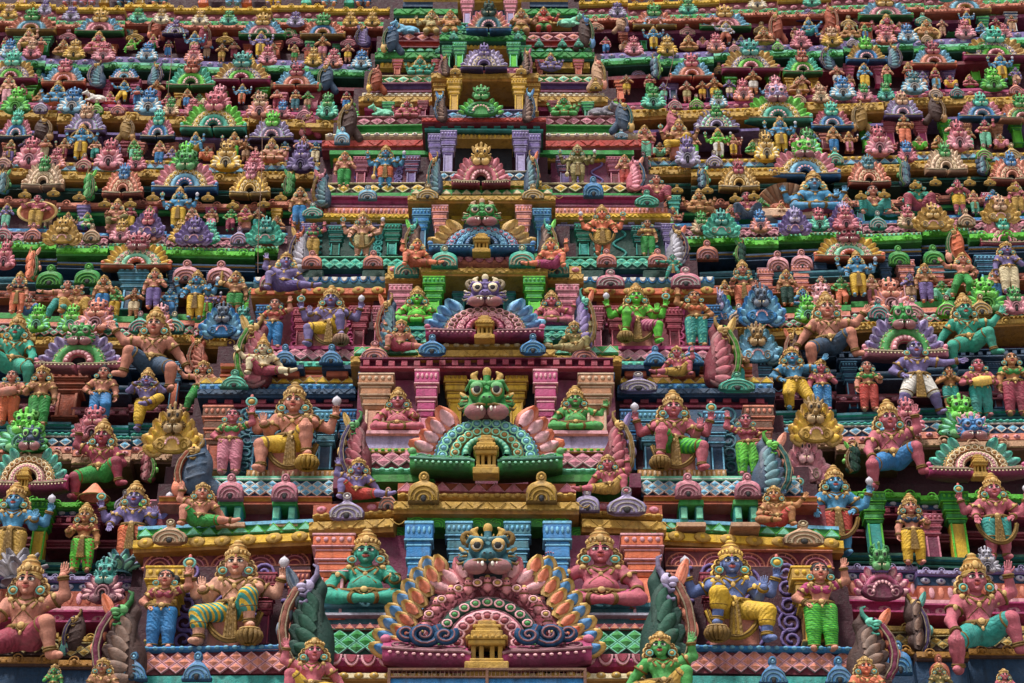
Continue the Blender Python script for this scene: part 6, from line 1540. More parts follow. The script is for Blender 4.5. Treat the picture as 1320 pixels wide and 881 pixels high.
fig('R3', 948, 512, 443, 'woman2', 'bronze', 'teal', top='umber', off=1.05, hi=1)
o = make(*(lambda pr: (pr,))(Proto()), 'x', Matrix.Identity(4), {}) if 0 else None
# ======== left wing, bottom to top
fig('WL0', 22, 884, 716, 'giant', 'flesh', 'crimson', hi=2, off=.25); fig('WL0', 66, 905, 856, 'man', 'skingreen', 'green', off=.5, hi=1, flip=True); fig('WL0', 126, 930, 848, 'man', 'bronze', 'gold', off=1.1, hi=1)
gab('WL0', 92, 842, 785, 40, 1, 'umber', 'purple', 'teal'); mplate('WL0', 134, 782, 722, 58, 'plum', 'teal', off=.45)
fig('WL1', 103, 738, 648, 'queen', 'tawny', 'lime/dots/red', top='rust', hi=1); fig('WL1', 166, 732, 620, 'god', 'skinpurple', 'orange', hi=1); fig('WL1', 8, 742, 622, 'god', 'skinblue', 'gold', hi=1)
fig('WL1', 124, 650, 540, 'giant_lap', 'crimson', 'green', seat='coral', hi=2, off=.3, stool='gold')
arc('WL1', 34, 640, 545, 106, 'peacock', 'magenta', 'pink', 'gold', 'gold', 'slate', 'turquoise', 'teal', o2='ochre', horn='lime', off=.5); mplate('WL1', 30, 590, 530, 70, 'green', 'lime', trim='mint', off=.1)
gab('WL1', 190, 622, 578, 36, 2, 'wine', 'lime', 'lime', flip=True); ante('WL1', 160, 660, 632, 26, 'lilac', 'white', 2)
fig('WL2', 47, 550, 472, 'man', 'bronze', 'green', hi=1, flip=True); fig('WL2', 126, 545, 470, 'hipman', 'flesh', 'blue', hi=1, top='yellow'); fig('WL2', 184, 556, 474, 'flutist', 'skinpurple', 'yellow', hi=1); fig('WL2', 8, 548, 478, 'drummer', 'flesh', 'orange', hi=1); fig('WL2', 256, 530, 465, 'dancer', 'flesh', 'green', hi=1)
fig('WL2', 192, 512, 396, 'giant_out', 'flesh', 'slate', hi=1, off=.3, flip=True); fig('WL2', 12, 508, 405, 'giant', 'skinteal', 'skinteal', hi=1, off=.3, flip=True)
arc('WL2', 101, 482, 414, 112, 'fan', 'pink', 'rose', 'green', 'lime', 'green', 'lilac', 'purple', o1='rosepink', o2='lime', off=.5)
arc('WL2', 222, 588, 520, 76, 'leafy', 'gold', 'gold', 'gold', 'gold', 'darkgold', 'gold', 'yellow', off=.6, trim='yellow'); mplate('WL2', 120, 572, 526, 56, 'rose', 'rose', off=.45)
mplate('WL2', 124, 432, 388, 54, 'salmon', 'salmon', off=.3); mplate('WL2', 206, 434, 394, 40, 'salmon', 'rosepink', off=.3); gab('WL2', 252, 476, 432, 34, 0, 'rust', 'coral', 'orange')
fig('WL3', 20, 404, 350, 'queen', 'flesh', 'coral', top='black'); fig('WL3', 74, 412, 362, 'bender', 'flesh', 'teal'); fig('WL3', 96, 408, 368, 'crouch', 'tawny', 'gold'); fig('WL3', 130, 404, 355, 'man', 'bronze', 'blue'); fig('WL3', 196, 398, 346, 'man', 'flesh', 'purple'); fig('WL3', 250, 412, 348, 'god', 'skinblue', 'yellow'); fig('WL3', 301, 408, 350, 'guard', 'bronze', 'green')
arc('WL3', 176, 352, 300, 90, 'sun', 'orange', 'coral', 'mint', 'turquoise', 'crimson', 'gold', 'yellow', shrine='gold*', o3='rosepink')
for x, y, c, t in ((64, 372, 'green', 'lime'), (113, 370, 'green', 'lime'), (240, 366, 'rosepink', 'salmon'), (284, 367, 'rosepink', 'salmon')): ante('WL3', x, y, y - 28, 34, c, t, 0, off=.1)
arc('WL3', 286, 437, 390, 58, 'leafy', 'blue', 'blue', 'skyblue', 'blue', 'slate', 'blue', 'skyblue', off=.4, trim='skyblue'); gab('WL3', 40, 362, 318, 32, 2, 'orange', 'green', 'salmon', flip=True); mplate('WL3', 6, 350, 312, 30, 'rose', 'rose', off=.2)
fig('WL4', 44, 294, 252, 'discman', 'rose', 'gold', disc='coral', wk=1.3); fig('WL4', 148, 300, 256, 'sit', 'flesh', 'olive', seat='rose'); fig('WL4', 228, 294, 241, 'god', 'skinblue', 'yellow'); fig('WL4', 315, 294, 264, 'sit', 'rose', 'gold')
for x, y, w, c, f in ((80, 316, 50, 'gold', 'gold'), (190, 306, 44, 'purple', 'rose'), (250, 316, 48, 'purple', 'purple'), (342, 316, 50, 'turquoise', 'teal'), (392, 318, 30, 'rose', 'lilac')):
    arc('WL4', x, y, y - 36, w, 'leafy', c, c, c, c, f, c, c, off=.45) if w > 40 else mplate('WL4', x, y, y - 32, w, c, f)
for x, y, w, k, b, r1, r2, f, f1 in ((55, 248, 54, 'shells', 'tan', 'beige', 'beige', 'green', 'beige'), (158, 258, 52, 'shells', 'rust', 'salmon', 'salmon', 'blue', 'salmon'), (238, 253, 84, 'sun', 'blue', 'blue', 'skyblue', 'green', 'pink'), (322, 258, 52, 'shells', 'gold', 'gold', 'yellow', 'pink', 'gold')):
    arc('WL4', x, y, y - 46 if w < 80 else y - 60, w, k, b, r1, r2, 'gold', f, f1, o2='beige' if b == 'tan' else r2, o3='yellow')
gab('WL4', 114, 258, 218, 28, 2, 'green', 'green', 'lime', flip=True); gab('WL4', 372, 252, 218, 26, 2, 'green', 'leaf', 'green'); gab('WL4', 4, 250, 218, 26, 2, 'tealblue', 'green', 'green', flip=True)
for x, y in ((32, 256), (69, 254), (102, 259), (135, 268), (168, 268), (197, 260), (268, 260), (300, 270), (340, 268), (362, 260)): ante('WL4', x, y, y - 11, 17, 'gold', 'yellow', 2, off=.55)
for x, yb, yt, p, s, c in ((11, 210, 180, 'queen', 'olive', 'purple'), (102, 206, 160, 'aureole', 'skinblue', 'yellow'), (204, 212, 182, 'man', 'flesh', 'blue'), (250, 204, 170, 'giant', 'skinblue', 'gold'), (300, 206, 170, 'god', 'tawny', 'lime'), (349, 210, 178, 'sit4', 'peach', 'salmon'), (390, 212, 174, 'namaste', 'flesh', 'crimson')): fig('WL5', x, yb, yt, p, s, c)
for x, y, w, c, f in ((39, 220, 42, 'pink', 'rose'), (141, 222, 40, 'pink', 'rose'), (292, 224, 42, 'yellow', 'gold'), (388, 226, 38, 'violet', 'purple'), (238, 226, 40, 'green', 'lime')): mplate('WL5', x, y, y - 40, w, c, f)
for x, y, w, k, b, r1, r2, r3, f, f1 in ((20, 184, 44, 'fan', 'navy', 'skyblue', 'blue', 'blue', 'turquoise', 'pink'), (110, 176, 52, 'fan', 'purple', 'lilac', 'lilac', 'lilac', 'tan', 'lilac'), (203, 184, 44, 'fan', 'navy', 'skyblue', 'blue', 'blue', 'turquoise', 'pink'), (275, 176, 84, 'sun', 'turquoise', 'teal', 'turquoise', 'gold', 'rose', 'lime'), (350, 186, 56, 'fan', 'violet', 'lilac', 'lilac', 'purple', 'lime', 'lilac')): arc('WL5', x, y, y - (58 if w > 80 else 42), w, k, b, r1, r2, r3, f, f1, o2='mint', o3='yellow')
gab('WL5', 56, 180, 150, 34, 1, 'umber', 'ochre', 'ochre', flip=True); gab('WL5', 164, 180, 150, 28, 1, 'darkgold', 'ochre', 'ochre', flip=True); gab('WL5', 396, 174, 144, 28, 1, 'crimson', 'rose', 'rose')
for x, yb, yt, p, s, c in ((8, 134, 98, 'man', 'peach', 'rosepink'), (72, 136, 104, 'sit4', 'skinblue', 'coral'), (157, 132, 104, 'dancer', 'skinblue', 'yellow'), (200, 134, 102, 'namaste', 'tawny', 'rose'), (240, 138, 115, 'man', 'bronze', 'blue'), (311, 134, 108, 'god', 'skinblue', 'coral'), (380, 142, 116, 'woman2', 'flesh', 'tealblue')): fig('WL6', x, yb, yt, p, s, c, top='gold')
cw = place(cow(), 'cow_statue', 124, 133, 117, .5, dict(skin='white', pupil='black', gold='rose'), cat='cow statue'); note(cw, 'WL6', 124, 'white lying cow with rose collar')
for x, y, w, c, f in ((21, 150, 40, 'green', 'lime'), (94, 150, 40, 'skyblue', 'blue'), (192, 151, 38, 'skyblue', 'blue'), (335, 156, 36, 'salmon', 'tan'), (422, 156, 30, 'turquoise', 'green'), (282, 146, 36, 'rose', 'pink')): mplate('WL6', x, y, y - 34, w, c, f)
for x, y, w, k, b, r1, r2, r3, f, f1 in ((14, 110, 66, 'sun', 'magenta', 'crimson', 'lime', 'purple', 'turquoise', 'gold'), (82, 113, 56, 'fan', 'coral', 'coral', 'salmon', 'salmon', 'rose', 'skyblue'), (160, 106, 38, 'shells', 'rust', 'skyblue', 'skyblue', 'blue', 'turquoise', 'blue'), (246, 119, 62, 'fan', 'green', 'green', 'lime', 'lime', 'rust', 'turquoise'), (311, 112, 74, 'sun', 'magenta', 'magenta', 'lime', 'purple', 'teal', 'gold'), (382, 118, 58, 'fan', 'coral', 'coral', 'salmon', 'salmon', 'crimson', 'skyblue')): arc('WL6', x, y, y - (44 if w > 60 else 36 if w > 40 else 22), w, k, b, r1, r2, r3, f, f1, o2='mint' if r2 == 'lime' else 'rosepink', o3='lilac')
gab('WL6', 122, 110, 78, 30, 0, 'slate', 'purple', 'violet'); gab('WL6', 201, 108, 80, 26, 0, 'slate', 'violet', 'violet', flip=True); gab('WL6', 418, 116, 80, 28, 1, 'slate', 'leaf', 'green')
for x, yb, yt, p, s, c in ((34, 70, 36, 'giant', 'peach', 'gold'), (80, 72, 52, 'namasit', 'tawny', 'gold'), (125, 70, 40, 'fat', 'rose', 'salmon'), (168, 70, 48, 'giant_out', 'lime', 'tan'), (196, 68, 44, 'giant', 'rose', 'green'), (249, 70, 40, 'god', 'skinblue', 'khaki'), (285, 80, 56, 'namaste', 'tawny', 'gold'), (335, 74, 40, 'god', 'skinpurple', 'yellow'), (379, 80, 58, 'guard', 'bronze', 'green'), (415, 76, 46, 'namaste', 'tawny', 'pink'), (448, 80, 56, 'namaste', 'flesh', 'yellow')): fig('WL7', x, yb, yt, p, s, c)
for x, y, w, c, f in ((12, 78, 28, 'skyblue', 'blue'), (41, 78, 26, 'rose', 'tan'), (96, 79, 30, 'gold', 'gold'), (134, 82, 32, 'pink', 'rose'), (190, 82, 30, 'skyblue', 'blue'), (250, 84, 26, 'salmon', 'rose'), (345, 86, 26, 'pink', 'rose'), (404, 88, 24, 'gold', 'gold'), (430, 90, 26, 'salmon', 'rose'), (466, 92, 28, 'skyblue', 'blue')): mplate('WL7', x, y, y - 25, w, c, f)
for x, y, w, k, b, r1, r2, r3, f, f1 in ((40, 46, 64, 'fan', 'gold', 'gold', 'skyblue', 'blue', 'green', 'salmon'), (128, 48, 62, 'fan', 'green', 'rose', 'pink', 'pink', 'gold', 'skyblue'), (226, 48, 34, 'shells', 'violet', 'lilac', 'lilac', 'lilac', 'purple', 'lilac'), (338, 52, 60, 'fan', 'green', 'mint', 'pink', 'pink', 'gold', 'skyblue'), (416, 52, 58, 'fan', 'gold', 'gold', 'blue', 'blue', 'green', 'salmon')): arc('WL7', x, y, y - (34 if w > 40 else 22), w, k, b, r1, r2, r3, f, f1, o2='rosepink' if r2 == 'pink' else 'skyblue')
for x, y, w, c, f in ((12, 26, 24, 'gold', 'tan'), (58, 20, 18, 'lilac', 'purple'), (92, 29, 24, 'lilac', 'purple'), (178, 31, 24, 'turquoise', 'green'), (208, 32, 22, 'cream', 'gold'), (258, 34, 24, 'cream', 'gold'), (295, 34, 24, 'turquoise', 'green'), (381, 36, 24, 'lilac', 'purple'), (452, 36, 22, 'gold', 'gold'), (480, 36, 22, 'gold', 'gold')): mplate('WL7', x, y, y - 19, w, c, f, off=.5)
for x, y in ((88, 54), (290, 58), (380, 60), (450, 62), (174, 55)): ante('WL7', x, y, y - 14, 24, 'gold' if x in (290, 174) else 'rose', 'yellow' if x in (290, 174) else 'rosepink', 2, off=.1)
gab('WL7', 198, 48, 20, 22, 1, 'rust', 'orange', 'orange'); gab('WL7', 264, 60, 30, 24, 1, 'crimson', 'rust', 'orange', flip=True); gab('WL7', 466, 58, 32, 26, 0, 'violet', 'purple', 'purple')

# ======== right wing, bottom to top
fig('WR0', 1270, 876, 714, 'giant', 'rose', 'teal', hi=2, off=.3, seat='pink'); fig('WR0', 1215, 912, 855, 'man', 'olive', 'green', off=.5, hi=1); fig('WR0', 1122, 940, 846, 'man', 'coral', 'gold', off=1.2, hi=1); fig('WR0', 1300, 920, 862, 'man', 'rose', 'gold', off=.6, hi=1)
gab('WR0', 1186, 842, 760, 52, 2, 'umber', 'purple', 'teal', flip=True); arc('WR0', 1138, 778, 700, 82, 'horseshoe', 'plum', 'plum', 'magenta', 'magenta', 'green', 'magenta', 'rosepink', off=.5, trim='rosepink', o1='rosepink')
ante('WR0', 1160, 872, 828, 32, 'blue', 'skyblue', 0, off=.3); ante('WR0', 1212, 880, 845, 26, 'rust', 'salmon', 0, off=.5)
fig('WR1', 1083, 716, 600, 'god_shorts', 'skinblue', 'red', hi=1); fig('WR1', 1180, 728, 636, 'queen', 'flesh', 'yellow', top='navy', hi=1, flip=True); fig('WR1', 1290, 722, 610, 'god_shorts', 'rose', 'teal', hi=1)
fig('WR1', 1154, 638, 515, 'giant', 'rose', 'blue', hi=2, off=.3)
arc('WR1', 1259, 622, 534, 126, 'peacock', 'magenta', 'pink', 'gold', 'gold', 'blue', 'turquoise', 'teal', o2='ochre', off=.5); mplate('WR1', 1240, 572, 512, 66, 'green', 'lime', trim='mint', off=.1)
gab('WR1', 1100, 610, 568, 36, 2, 'bottle', 'ochre', 'lime'); arc('WR1', 1040, 625, 560, 60, 'leafy', 'rosepink', 'rosepink', 'pink', 'pink', 'rosepink', 'rosepink', 'pink', off=.2)
mplate('WR1', 1272, 742, 706, 36, 'grey', 'silver', off=.4)
fig('WR2', 1028, 532, 448, 'dancer', 'skinblue', 'yellow', hi=1, flip=True); fig('WR2', 1062, 530, 464, 'man', 'rose', 'blue/dots/skyblue', hi=1); fig('WR2', 1122, 530, 466, 'woman2', 'flesh', 'red', top='green', hi=1); fig('WR2', 1188, 534, 440, 'wide', 'skinpurple', 'white', hi=1); fig('WR2', 1228, 528, 470, 'namaste', 'tawny', 'teal', hi=1); fig('WR2', 1268, 538, 463, 'drummer', 'rose', 'teal', hi=1, seat='yellow'); fig('WR2', 1312, 536, 455, 'woman2', 'tawny', 'crimson', top='green', hi=1)
fig('WR2', 1072, 484, 376, 'giant_out', 'flesh', 'slate', hi=1, off=.3); fig('WR2', 1252, 480, 378, 'giant_out', 'skinteal', 'skinteal', hi=1, off=.3)
arc('WR2', 1167, 468, 388, 108, 'fan', 'pink', 'rose', 'green', 'lime', 'green', 'lilac', 'purple', o1='rosepink', o2='lime', off=.5)
arc('WR2', 1052, 574, 510, 68, 'leafy', 'gold', 'gold', 'gold', 'gold', 'darkgold', 'gold', 'yellow', off=.6, trim='yellow'); mplate('WR2', 1170, 560, 515, 44, 'rose', 'rose', off=.3)
mplate('WR2', 1148, 408, 362, 56, 'salmon', 'salmon', off=.2); mplate('WR2', 1060, 412, 368, 50, 'salmon', 'rosepink', off=.2); mplate('WR2', 1270, 408, 362, 60, 'green', 'lime', off=.2); gab('WR2', 1022, 476, 422, 32, 0, 'umber', 'salmon', 'orange')
arc('WR2', 977, 470, 416, 62, 'leafy', 'skyblue', 'tealblue', 'tealblue', 'gold', 'darkgold', 'tealblue', 'skyblue', off=.3)
fig('WR3', 960, 400, 335, 'queen', 'flesh', 'coral', top='teal', hi=1); fig('WR3', 1016, 394, 348, 'man', 'bronze', 'bottle'); fig('WR3', 1108, 382, 323, 'god', 'skinblue', 'yellow'); fig('WR3', 1196, 390, 340, 'man', 'bronze', 'purple'); fig('WR3', 1244, 382, 326, 'dancer', 'flesh', 'green'); fig('WR3', 1304, 378, 312, 'man', 'skinpurple', 'cream', hi=1)
arc('WR3', 1095, 340, 292, 90, 'sun', 'coral', 'coral', 'mint', 'turquoise', 'crimson', 'gold', 'yellow', o3='rosepink'); mplate('WR3', 1090, 300, 268, 36, 'rose', 'rose', off=.5)
for x, y, c, t in ((1034, 350, 'rosepink', 'salmon'), (1159, 345, 'green', 'lime'), (1204, 344, 'green', 'lime'), (1003, 352, 'rosepink', 'salmon'), (912, 338, 'salmon', 'rosepink')): ante('WR3', x, y, y - 26, 28, c, t, 0, off=.1)
arc('WR3', 982, 420, 366, 60, 'leafy', 'blue', 'blue', 'skyblue', 'blue', 'slate', 'blue', 'skyblue', off=.5, trim='skyblue'); gab('WR3', 1232, 336, 290, 34, 1, 'orange', 'green', 'salmon'); arc('WR3', 1295, 322, 278, 62, 'shells', 'crimson', 'pink', 'rose', 'rose', 'turquoise', 'pink', o2='pink'); gab('WR3', 955, 340, 308, 26, 2, 'bottle', 'lime', 'green'); arc('WR3', 926, 420, 372, 44, 'leafy', 'blue', 'blue', 'skyblue', 'blue', 'lilac', 'blue', 'skyblue', off=.3)
fig('WR4', 902, 275, 243, 'sit4', 'tawny', 'gold'); fig('WR4', 964, 284, 248, 'crouch', 'rose', 'slate'); fig('WR4', 1052, 276, 220, 'sit4', 'skinblue', 'crimson', off=.1, wk=1.3); fig('WR4', 1128, 280, 240, 'crouch', 'flesh', 'teal'); fig('WR4', 1186, 274, 234, 'crouch', 'skinteal', 'crimson'); fig('WR4', 1238, 275, 230, 'namaste', 'rose', 'yellow'); fig('WR4', 1314, 275, 235, 'man', 'rose', 'gold')
for x, y, w, c, f in ((930, 306, 48, 'turquoise', 'teal'), (1025, 303, 42, 'purple', 'lilac'), (1088, 296, 38, 'purple', 'lilac'), (1203, 298, 52, 'gold', 'gold'), (1290, 288, 50, 'gold', 'tan')): arc('WR4', x, y, y - 36, w, 'leafy', c, c, c, c, f, c, c, off=.45)
for x, y, w, k, b, r1, r2, f, f1 in ((953, 250, 52, 'shells', 'gold', 'gold', 'gold', 'crimson', 'gold'), (1038, 236, 90, 'sun', 'blue', 'blue', 'skyblue', 'lime', 'pink'), (1121, 244, 54, 'shells', 'rust', 'salmon', 'salmon', 'tealblue', 'salmon'), (1220, 228, 54, 'shells', 'tan', 'beige', 'beige', 'green', 'beige'), (1305, 240, 56, 'shells', 'rust', 'salmon', 'salmon', 'blue', 'salmon')): arc('WR4', x, y, y - (44 if w < 80 else 58), w, k, b, r1, r2, 'gold', f, f1, o2='beige' if b == 'tan' else r2, o3='yellow')
gab('WR4', 1167, 240, 202, 28, 2, 'slate', 'green', 'green'); gab('WR4', 1268, 226, 198, 28, 2, 'slate', 'green', 'green', flip=True); gab('WR4', 907, 244, 214, 26, 2, 'slate', 'green', 'turquoise', flip=True)
for x, y in ((873, 250), (912, 250), (948, 261), (972, 258), (1140, 256), (1110, 258), (1206, 240), (1250, 240), (1276, 240), (1306, 248), (1180, 244)): ante('WR4', x, y, y - 11, 16, 'gold', 'yellow', 2, off=.55)
for x, yb, yt, p, s, c in ((832, 205, 162, 'man', 'flesh', 'mint'), (877, 202, 153, 'seated4', 'bronze', 'yellow'), (927, 203, 165, 'god', 'lime', 'white'), (1008, 196, 150, 'god', 'skinblue', 'yellow'), (1076, 197, 164, 'man', 'tawny', 'blue'), (1168, 187, 149, 'woman2', 'tawny', 'coral'), (1232, 190, 155, 'namaste', 'peach', 'rose'), (1272, 190, 155, 'woman', 'rose', 'mint')): fig('WR5', x, yb, yt, p, s, c, top='bronze')
for x, y, w, c, f in ((886, 218, 34, 'lilac', 'purple'), (988, 212, 34, 'yellow', 'gold'), (1133, 205, 38, 'pink', 'rose'), (1236, 198, 36, 'pink', 'rose'), (1042, 208, 36, 'lime', 'green')): mplate('WR5', x, y, y - 40, w, c, f)
for x, y, w, k, b, r1, r2, r3, f, f1 in ((924, 173, 58, 'shells', 'violet', 'lilac', 'lilac', 'lilac', 'green', 'lilac'), (1003, 164, 88, 'sun', 'turquoise', 'teal', 'turquoise', 'gold', 'lilac', 'lime'), (1073, 170, 54, 'fan', 'blue', 'skyblue', 'blue', 'blue', 'turquoise', 'rose'), (1164, 156, 50, 'fan', 'purple', 'lilac', 'lilac', 'lilac', 'tan', 'lilac'), (1266, 158, 60, 'fan', 'blue', 'skyblue', 'blue', 'blue', 'turquoise', 'pink'), (1318, 160, 60, 'sun', 'peach', 'rosepink', 'green', 'salmon', 'green', 'salmon')): arc('WR5', x, y, y - (56 if w > 80 else 38), w, k, b, r1, r2, r3, f, f1, o2='mint', o3='yellow')
gab('WR5', 870, 170, 138, 26, 1, 'rose', 'pink', 'rose', flip=True); gab('WR5', 1108, 168, 130, 30, 1, 'darkgold', 'gold', 'ochre'); gab('WR5', 1210, 156, 122, 30, 1, 'umber', 'ochre', 'ochre', flip=True)
for x, yb, yt, p, s, c in ((808, 122, 96, 'namaste', 'tawny', 'yellow'), (838, 122, 96, 'woman2', 'flesh', 'green'), (886, 132, 104, 'namaste', 'flesh', 'khaki'), (922, 130, 99, 'namaste', 'tawny', 'yellow'), (972, 121, 90, 'namaste', 'tawny', 'white'), (1036, 124, 96, 'namaste', 'flesh', 'gold'), (1080, 112, 84, 'namaste', 'flesh', 'white'), (1116, 114, 82, 'man', 'skinblue', 'yellow'), (1145, 110, 84, 'man', 'flesh', 'green'), (1173, 110, 80, 'queen', 'tawny', 'coral'), (1208, 116, 87, 'queen', 'crimson', 'skyblue'), (1293, 104, 68, 'god', 'skinblue', 'yellow'), (1030, 122, 100, 'namasit', 'bronze', 'gold')): fig('WR6', x, yb, yt, p, s, c, top='crimson')
for x, y, w, c, f in ((842, 143, 34, 'turquoise', 'green'), (958, 134, 28, 'salmon', 'rose'), (1000, 130, 30, 'rose', 'pink'), (1086, 131, 36, 'skyblue', 'blue'), (1178, 124, 36, 'skyblue', 'tealblue'), (1280, 120, 36, 'green', 'lime')): mplate('WR6', x, y, y - 30, w, c, f)
for x, y, w, k, b, r1, r2, r3, f, f1 in ((892, 106, 56, 'fan', 'coral', 'coral', 'salmon', 'salmon', 'rose', 'skyblue'), (968, 98, 74, 'sun', 'magenta', 'pink', 'lime', 'purple', 'teal', 'gold'), (1035, 100, 50, 'fan', 'green', 'green', 'lime', 'lime', 'rust', 'turquoise'), (1117, 84, 52, 'fan', 'blue', 'slate', 'blue', 'blue', 'lime', 'gold'), (1204, 90, 58, 'fan', 'coral', 'rust', 'salmon', 'salmon', 'crimson', 'skyblue'), (1284, 82, 84, 'sun', 'magenta', 'pink', 'lime', 'purple', 'turquoise', 'gold')): arc('WR6', x, y, y - (46 if w > 60 else 36), w, k, b, r1, r2, r3, f, f1, o2='mint' if r2 == 'lime' else 'rosepink', o3='lilac')
gab('WR6', 846, 102, 70, 24, 2, 'slate', 'lime', 'lime', flip=True); gab('WR6', 1066, 88, 58, 26, 0, 'slate', 'violet', 'purple'); gab('WR6', 1155, 86, 56, 26, 0, 'slate', 'violet', 'purple', flip=True)
for x, yb, yt, p, s, c in ((843, 63, 34, 'god', 'skinblue', 'yellow'), (888, 66, 46, 'namasit', 'tawny', 'gold'), (936, 58, 28, 'dancer', 'silver', 'rust'), (985, 58, 36, 'namasit', 'bronze', 'gold'), (1044, 54, 22, 'giant_out', 'skinblue', 'teal'), (1096, 52, 28, 'sit4', 'tawny', 'green'), (1145, 48, 18, 'fat_open', 'rose', 'salmon'), (1196, 48, 26, 'discsit', 'tawny', 'gold'), (1248, 36, 14, 'god', 'skinblue', 'yellow'), (1286, 48, 22, 'namaste', 'crimson', 'gold')): fig('WR7', x, yb, yt, p, s, c, disc='gold')
for x, y, w, c, f in ((817, 74, 26, 'pink', 'rose'), (860, 74, 28, 'gold', 'gold'), (923, 70, 26, 'salmon', 'rose'), (1032, 66, 30, 'rose', 'pink'), (1072, 62, 30, 'gold', 'tan'), (1142, 60, 28, 'salmon', 'rose'), (1170, 58, 28, 'skyblue', 'blue'), (1244, 52, 28, 'pink', 'rose')): mplate('WR7', x, y, y - 25, w, c, f)
for x, y, w, k, b, r1, r2, r3, f, f1 in ((844, 40, 56, 'fan', 'gold', 'gold', 'skyblue', 'blue', 'green', 'salmon'), (935, 42, 66, 'fan', 'green', 'rose', 'pink', 'pink', 'gold', 'skyblue'), (1042, 30, 32, 'shells', 'violet', 'lilac', 'lilac', 'lilac', 'purple', 'lilac'), (1142, 28, 70, 'fan', 'green', 'mint', 'pink', 'pink', 'gold', 'skyblue'), (1244, 20, 66, 'fan', 'gold', 'gold', 'skyblue', 'blue', 'green', 'salmon')): arc('WR7', x, y, y - (34 if w > 40 else 18), w, k, b, r1, r2, r3, f, f1, o2='rosepink' if r2 == 'pink' else 'skyblue')
for x, y, w, c, f in ((796, 24, 24, 'lilac', 'purple'), (887, 20, 26, 'turquoise', 'green'), (976, 14, 26, 'cream', 'gold'), (1046, 10, 24, 'turquoise', 'green'), (1220, 4, 24, 'turquoise', 'green')): mplate('WR7', x, y, y - 19, w, c, f, off=.5)
for x, y, c in ((886, 48, 'pink'), (982, 46, 'gold'), (1094, 38, 'gold'), (1190, 34, 'turquoise'), (768, 42, 'salmon')): ante('WR7', x, y, y - 16, 22, c, 'cream', 2, off=.1)
gab('WR7', 1000, 52, 14, 26, 1, 'rust', 'orange', 'orange'); gab('WR7', 1074, 42, 4, 24, 1, 'rust', 'coral', 'orange', flip=True); gab('WR7', 803, 40, 18, 22, 1, 'tan', 'purple', 'purple', flip=True)

# ======== the next tier begins at the top edge: only its feet and pillars show
R_('WL8', 'above the yellow top ledge at left', .40, .3, .3); R_('WR8', 'above the yellow top ledge at right', .40, .3, .3)
for x, s, c in ((90, 'rose', 'lilac'), (112, 'skinpurple', 'pink'), (160, 'skinblue', 'navy'), (205, 'flesh', 'tealblue'), (300, 'skinblue', 'skyblue'), (352, 'skinpurple', 'yellow'), (424, 'peach', 'skyblue'), (468, 'flesh', 'blue')):
    fig('WL8', x, 7, -48, 'man', s, c, hi=0)
for x, s, c in ((770, 'skingreen', 'violet'), (822, 'flesh', 'yellow'), (872, 'skinblue', 'pink')): fig('WR8', x, 1, -52, 'man', s, c, hi=0)
for x, c, e in ((28, 'gold', 'rosepink'), (134, 'gold', 'cream'), (180, 'gold', 'cream'), (262, 'coral', 'rosepink'), (318, 'coral', 'rosepink'), (395, 'turquoise', 'mint'), (450, 'turquoise', 'mint'), (795, 'gold', 'cream'), (850, 'coral', 'cream')): pilaster(x, -55, 8 if x < 600 else 2, 20, WO + .2, c, e, c, cfrac=.3)

# ======== railing on the lowest ledge, pedestals and other single things
def railing():
    A = at(502, 862, 2.35); B = at_y(754, 862, A[1]); z0 = at_y(502, 892, A[1])[2]; h = A[2] - z0; w_ = B[0] - A[0]
    pr = Proto(); m = MB(); cbox(m, (w_ / 2, 0, h - .015), (w_, .04, .03), .004, 0); cbox(m, (w_ / 2, 0, h * .62), (w_, .03, .02), .004, 0)
    for x in (0, w_ / 2, w_): cbox(m, (x, 0, h * .5), (.035, .035, h), .004, 0)
    pr.part('frame', m, ['metal'])
    m = MB()
    for i in range(1, 46): cbox(m, (w_ * i / 46, 0, h * .81), (.008, .01, h * .36), 0, 0)
    pr.part('bars', m, ['metal']); m = MB(); cbox(m, (w_ / 2, .02, h * .3), (w_, .01, h * .6), 0, 0); pr.part('sheet', m, ['sheet']); pr.h = h
    o = make(pr, 'railing', T((A[0], A[1], z0)), dict(metal='brown*', sheet='blue*'), 'rusty brown metal railing with blue sheet before the lowest central arch', 'railing')
railing()
def lotus():
    pr = Proto(); m = MB()
    for k, (r, l, n) in enumerate(((.30, .5, 8), (.16, .55, 6))):
        for i in range(n):
            a = 2 * np.pi * i / n
            leaf(m, T((r * .3 * np.cos(a), r * .3 * np.sin(a), .1), (0, 0, 0)) @ T((0, 0, 0), (0, 0, a + np.pi / 2)) @ T((0, 0, 0), (R(55 - 30 * k), 0, 0)), l, .3, (0, 1), 0, .1)
    lathe(m, [(.3, 0), (.22, .08), (.12, .12), (.14, .2), (.001, .2)], 12, 0); pr.part('petals', m, ['a', 'b']); pr.h = .6
    return pr
lp = lotus()
for key, x, yb, yt, c, c2 in (('WL0', 155, 742, 712, 'tealblue', 'mint'), ('WL0', 22, 752, 712, 'grey', 'silver')):
    o = place(lp, 'lotus_finial', x, yb, yt, .7, dict(a=c, b=c2), cat='lotus ornament'); note(o, key, x, f'{cname(c)} carved lotus bud ornament')
def shell():
    pr = Proto(); m = MB(); k = 15
    for i in range(k):
        a = np.pi * (.08 + .84 * i / (k - 1)); tube(m, [(0, .1, 0), (.5 * np.cos(a), -.02, .5 * np.sin(a)), (.8 * np.cos(a), -.14, .8 * np.sin(a))], [.05, .08, .09], i % 2, n=6)
    pr.part('hood', m, ['a', 'b']); m = MB(); cbox(m, (0, -.1, -.15), (1.5, .5, .28), .05, 0); pr.part('couch', m, ['b']); pr.h = .8; return pr
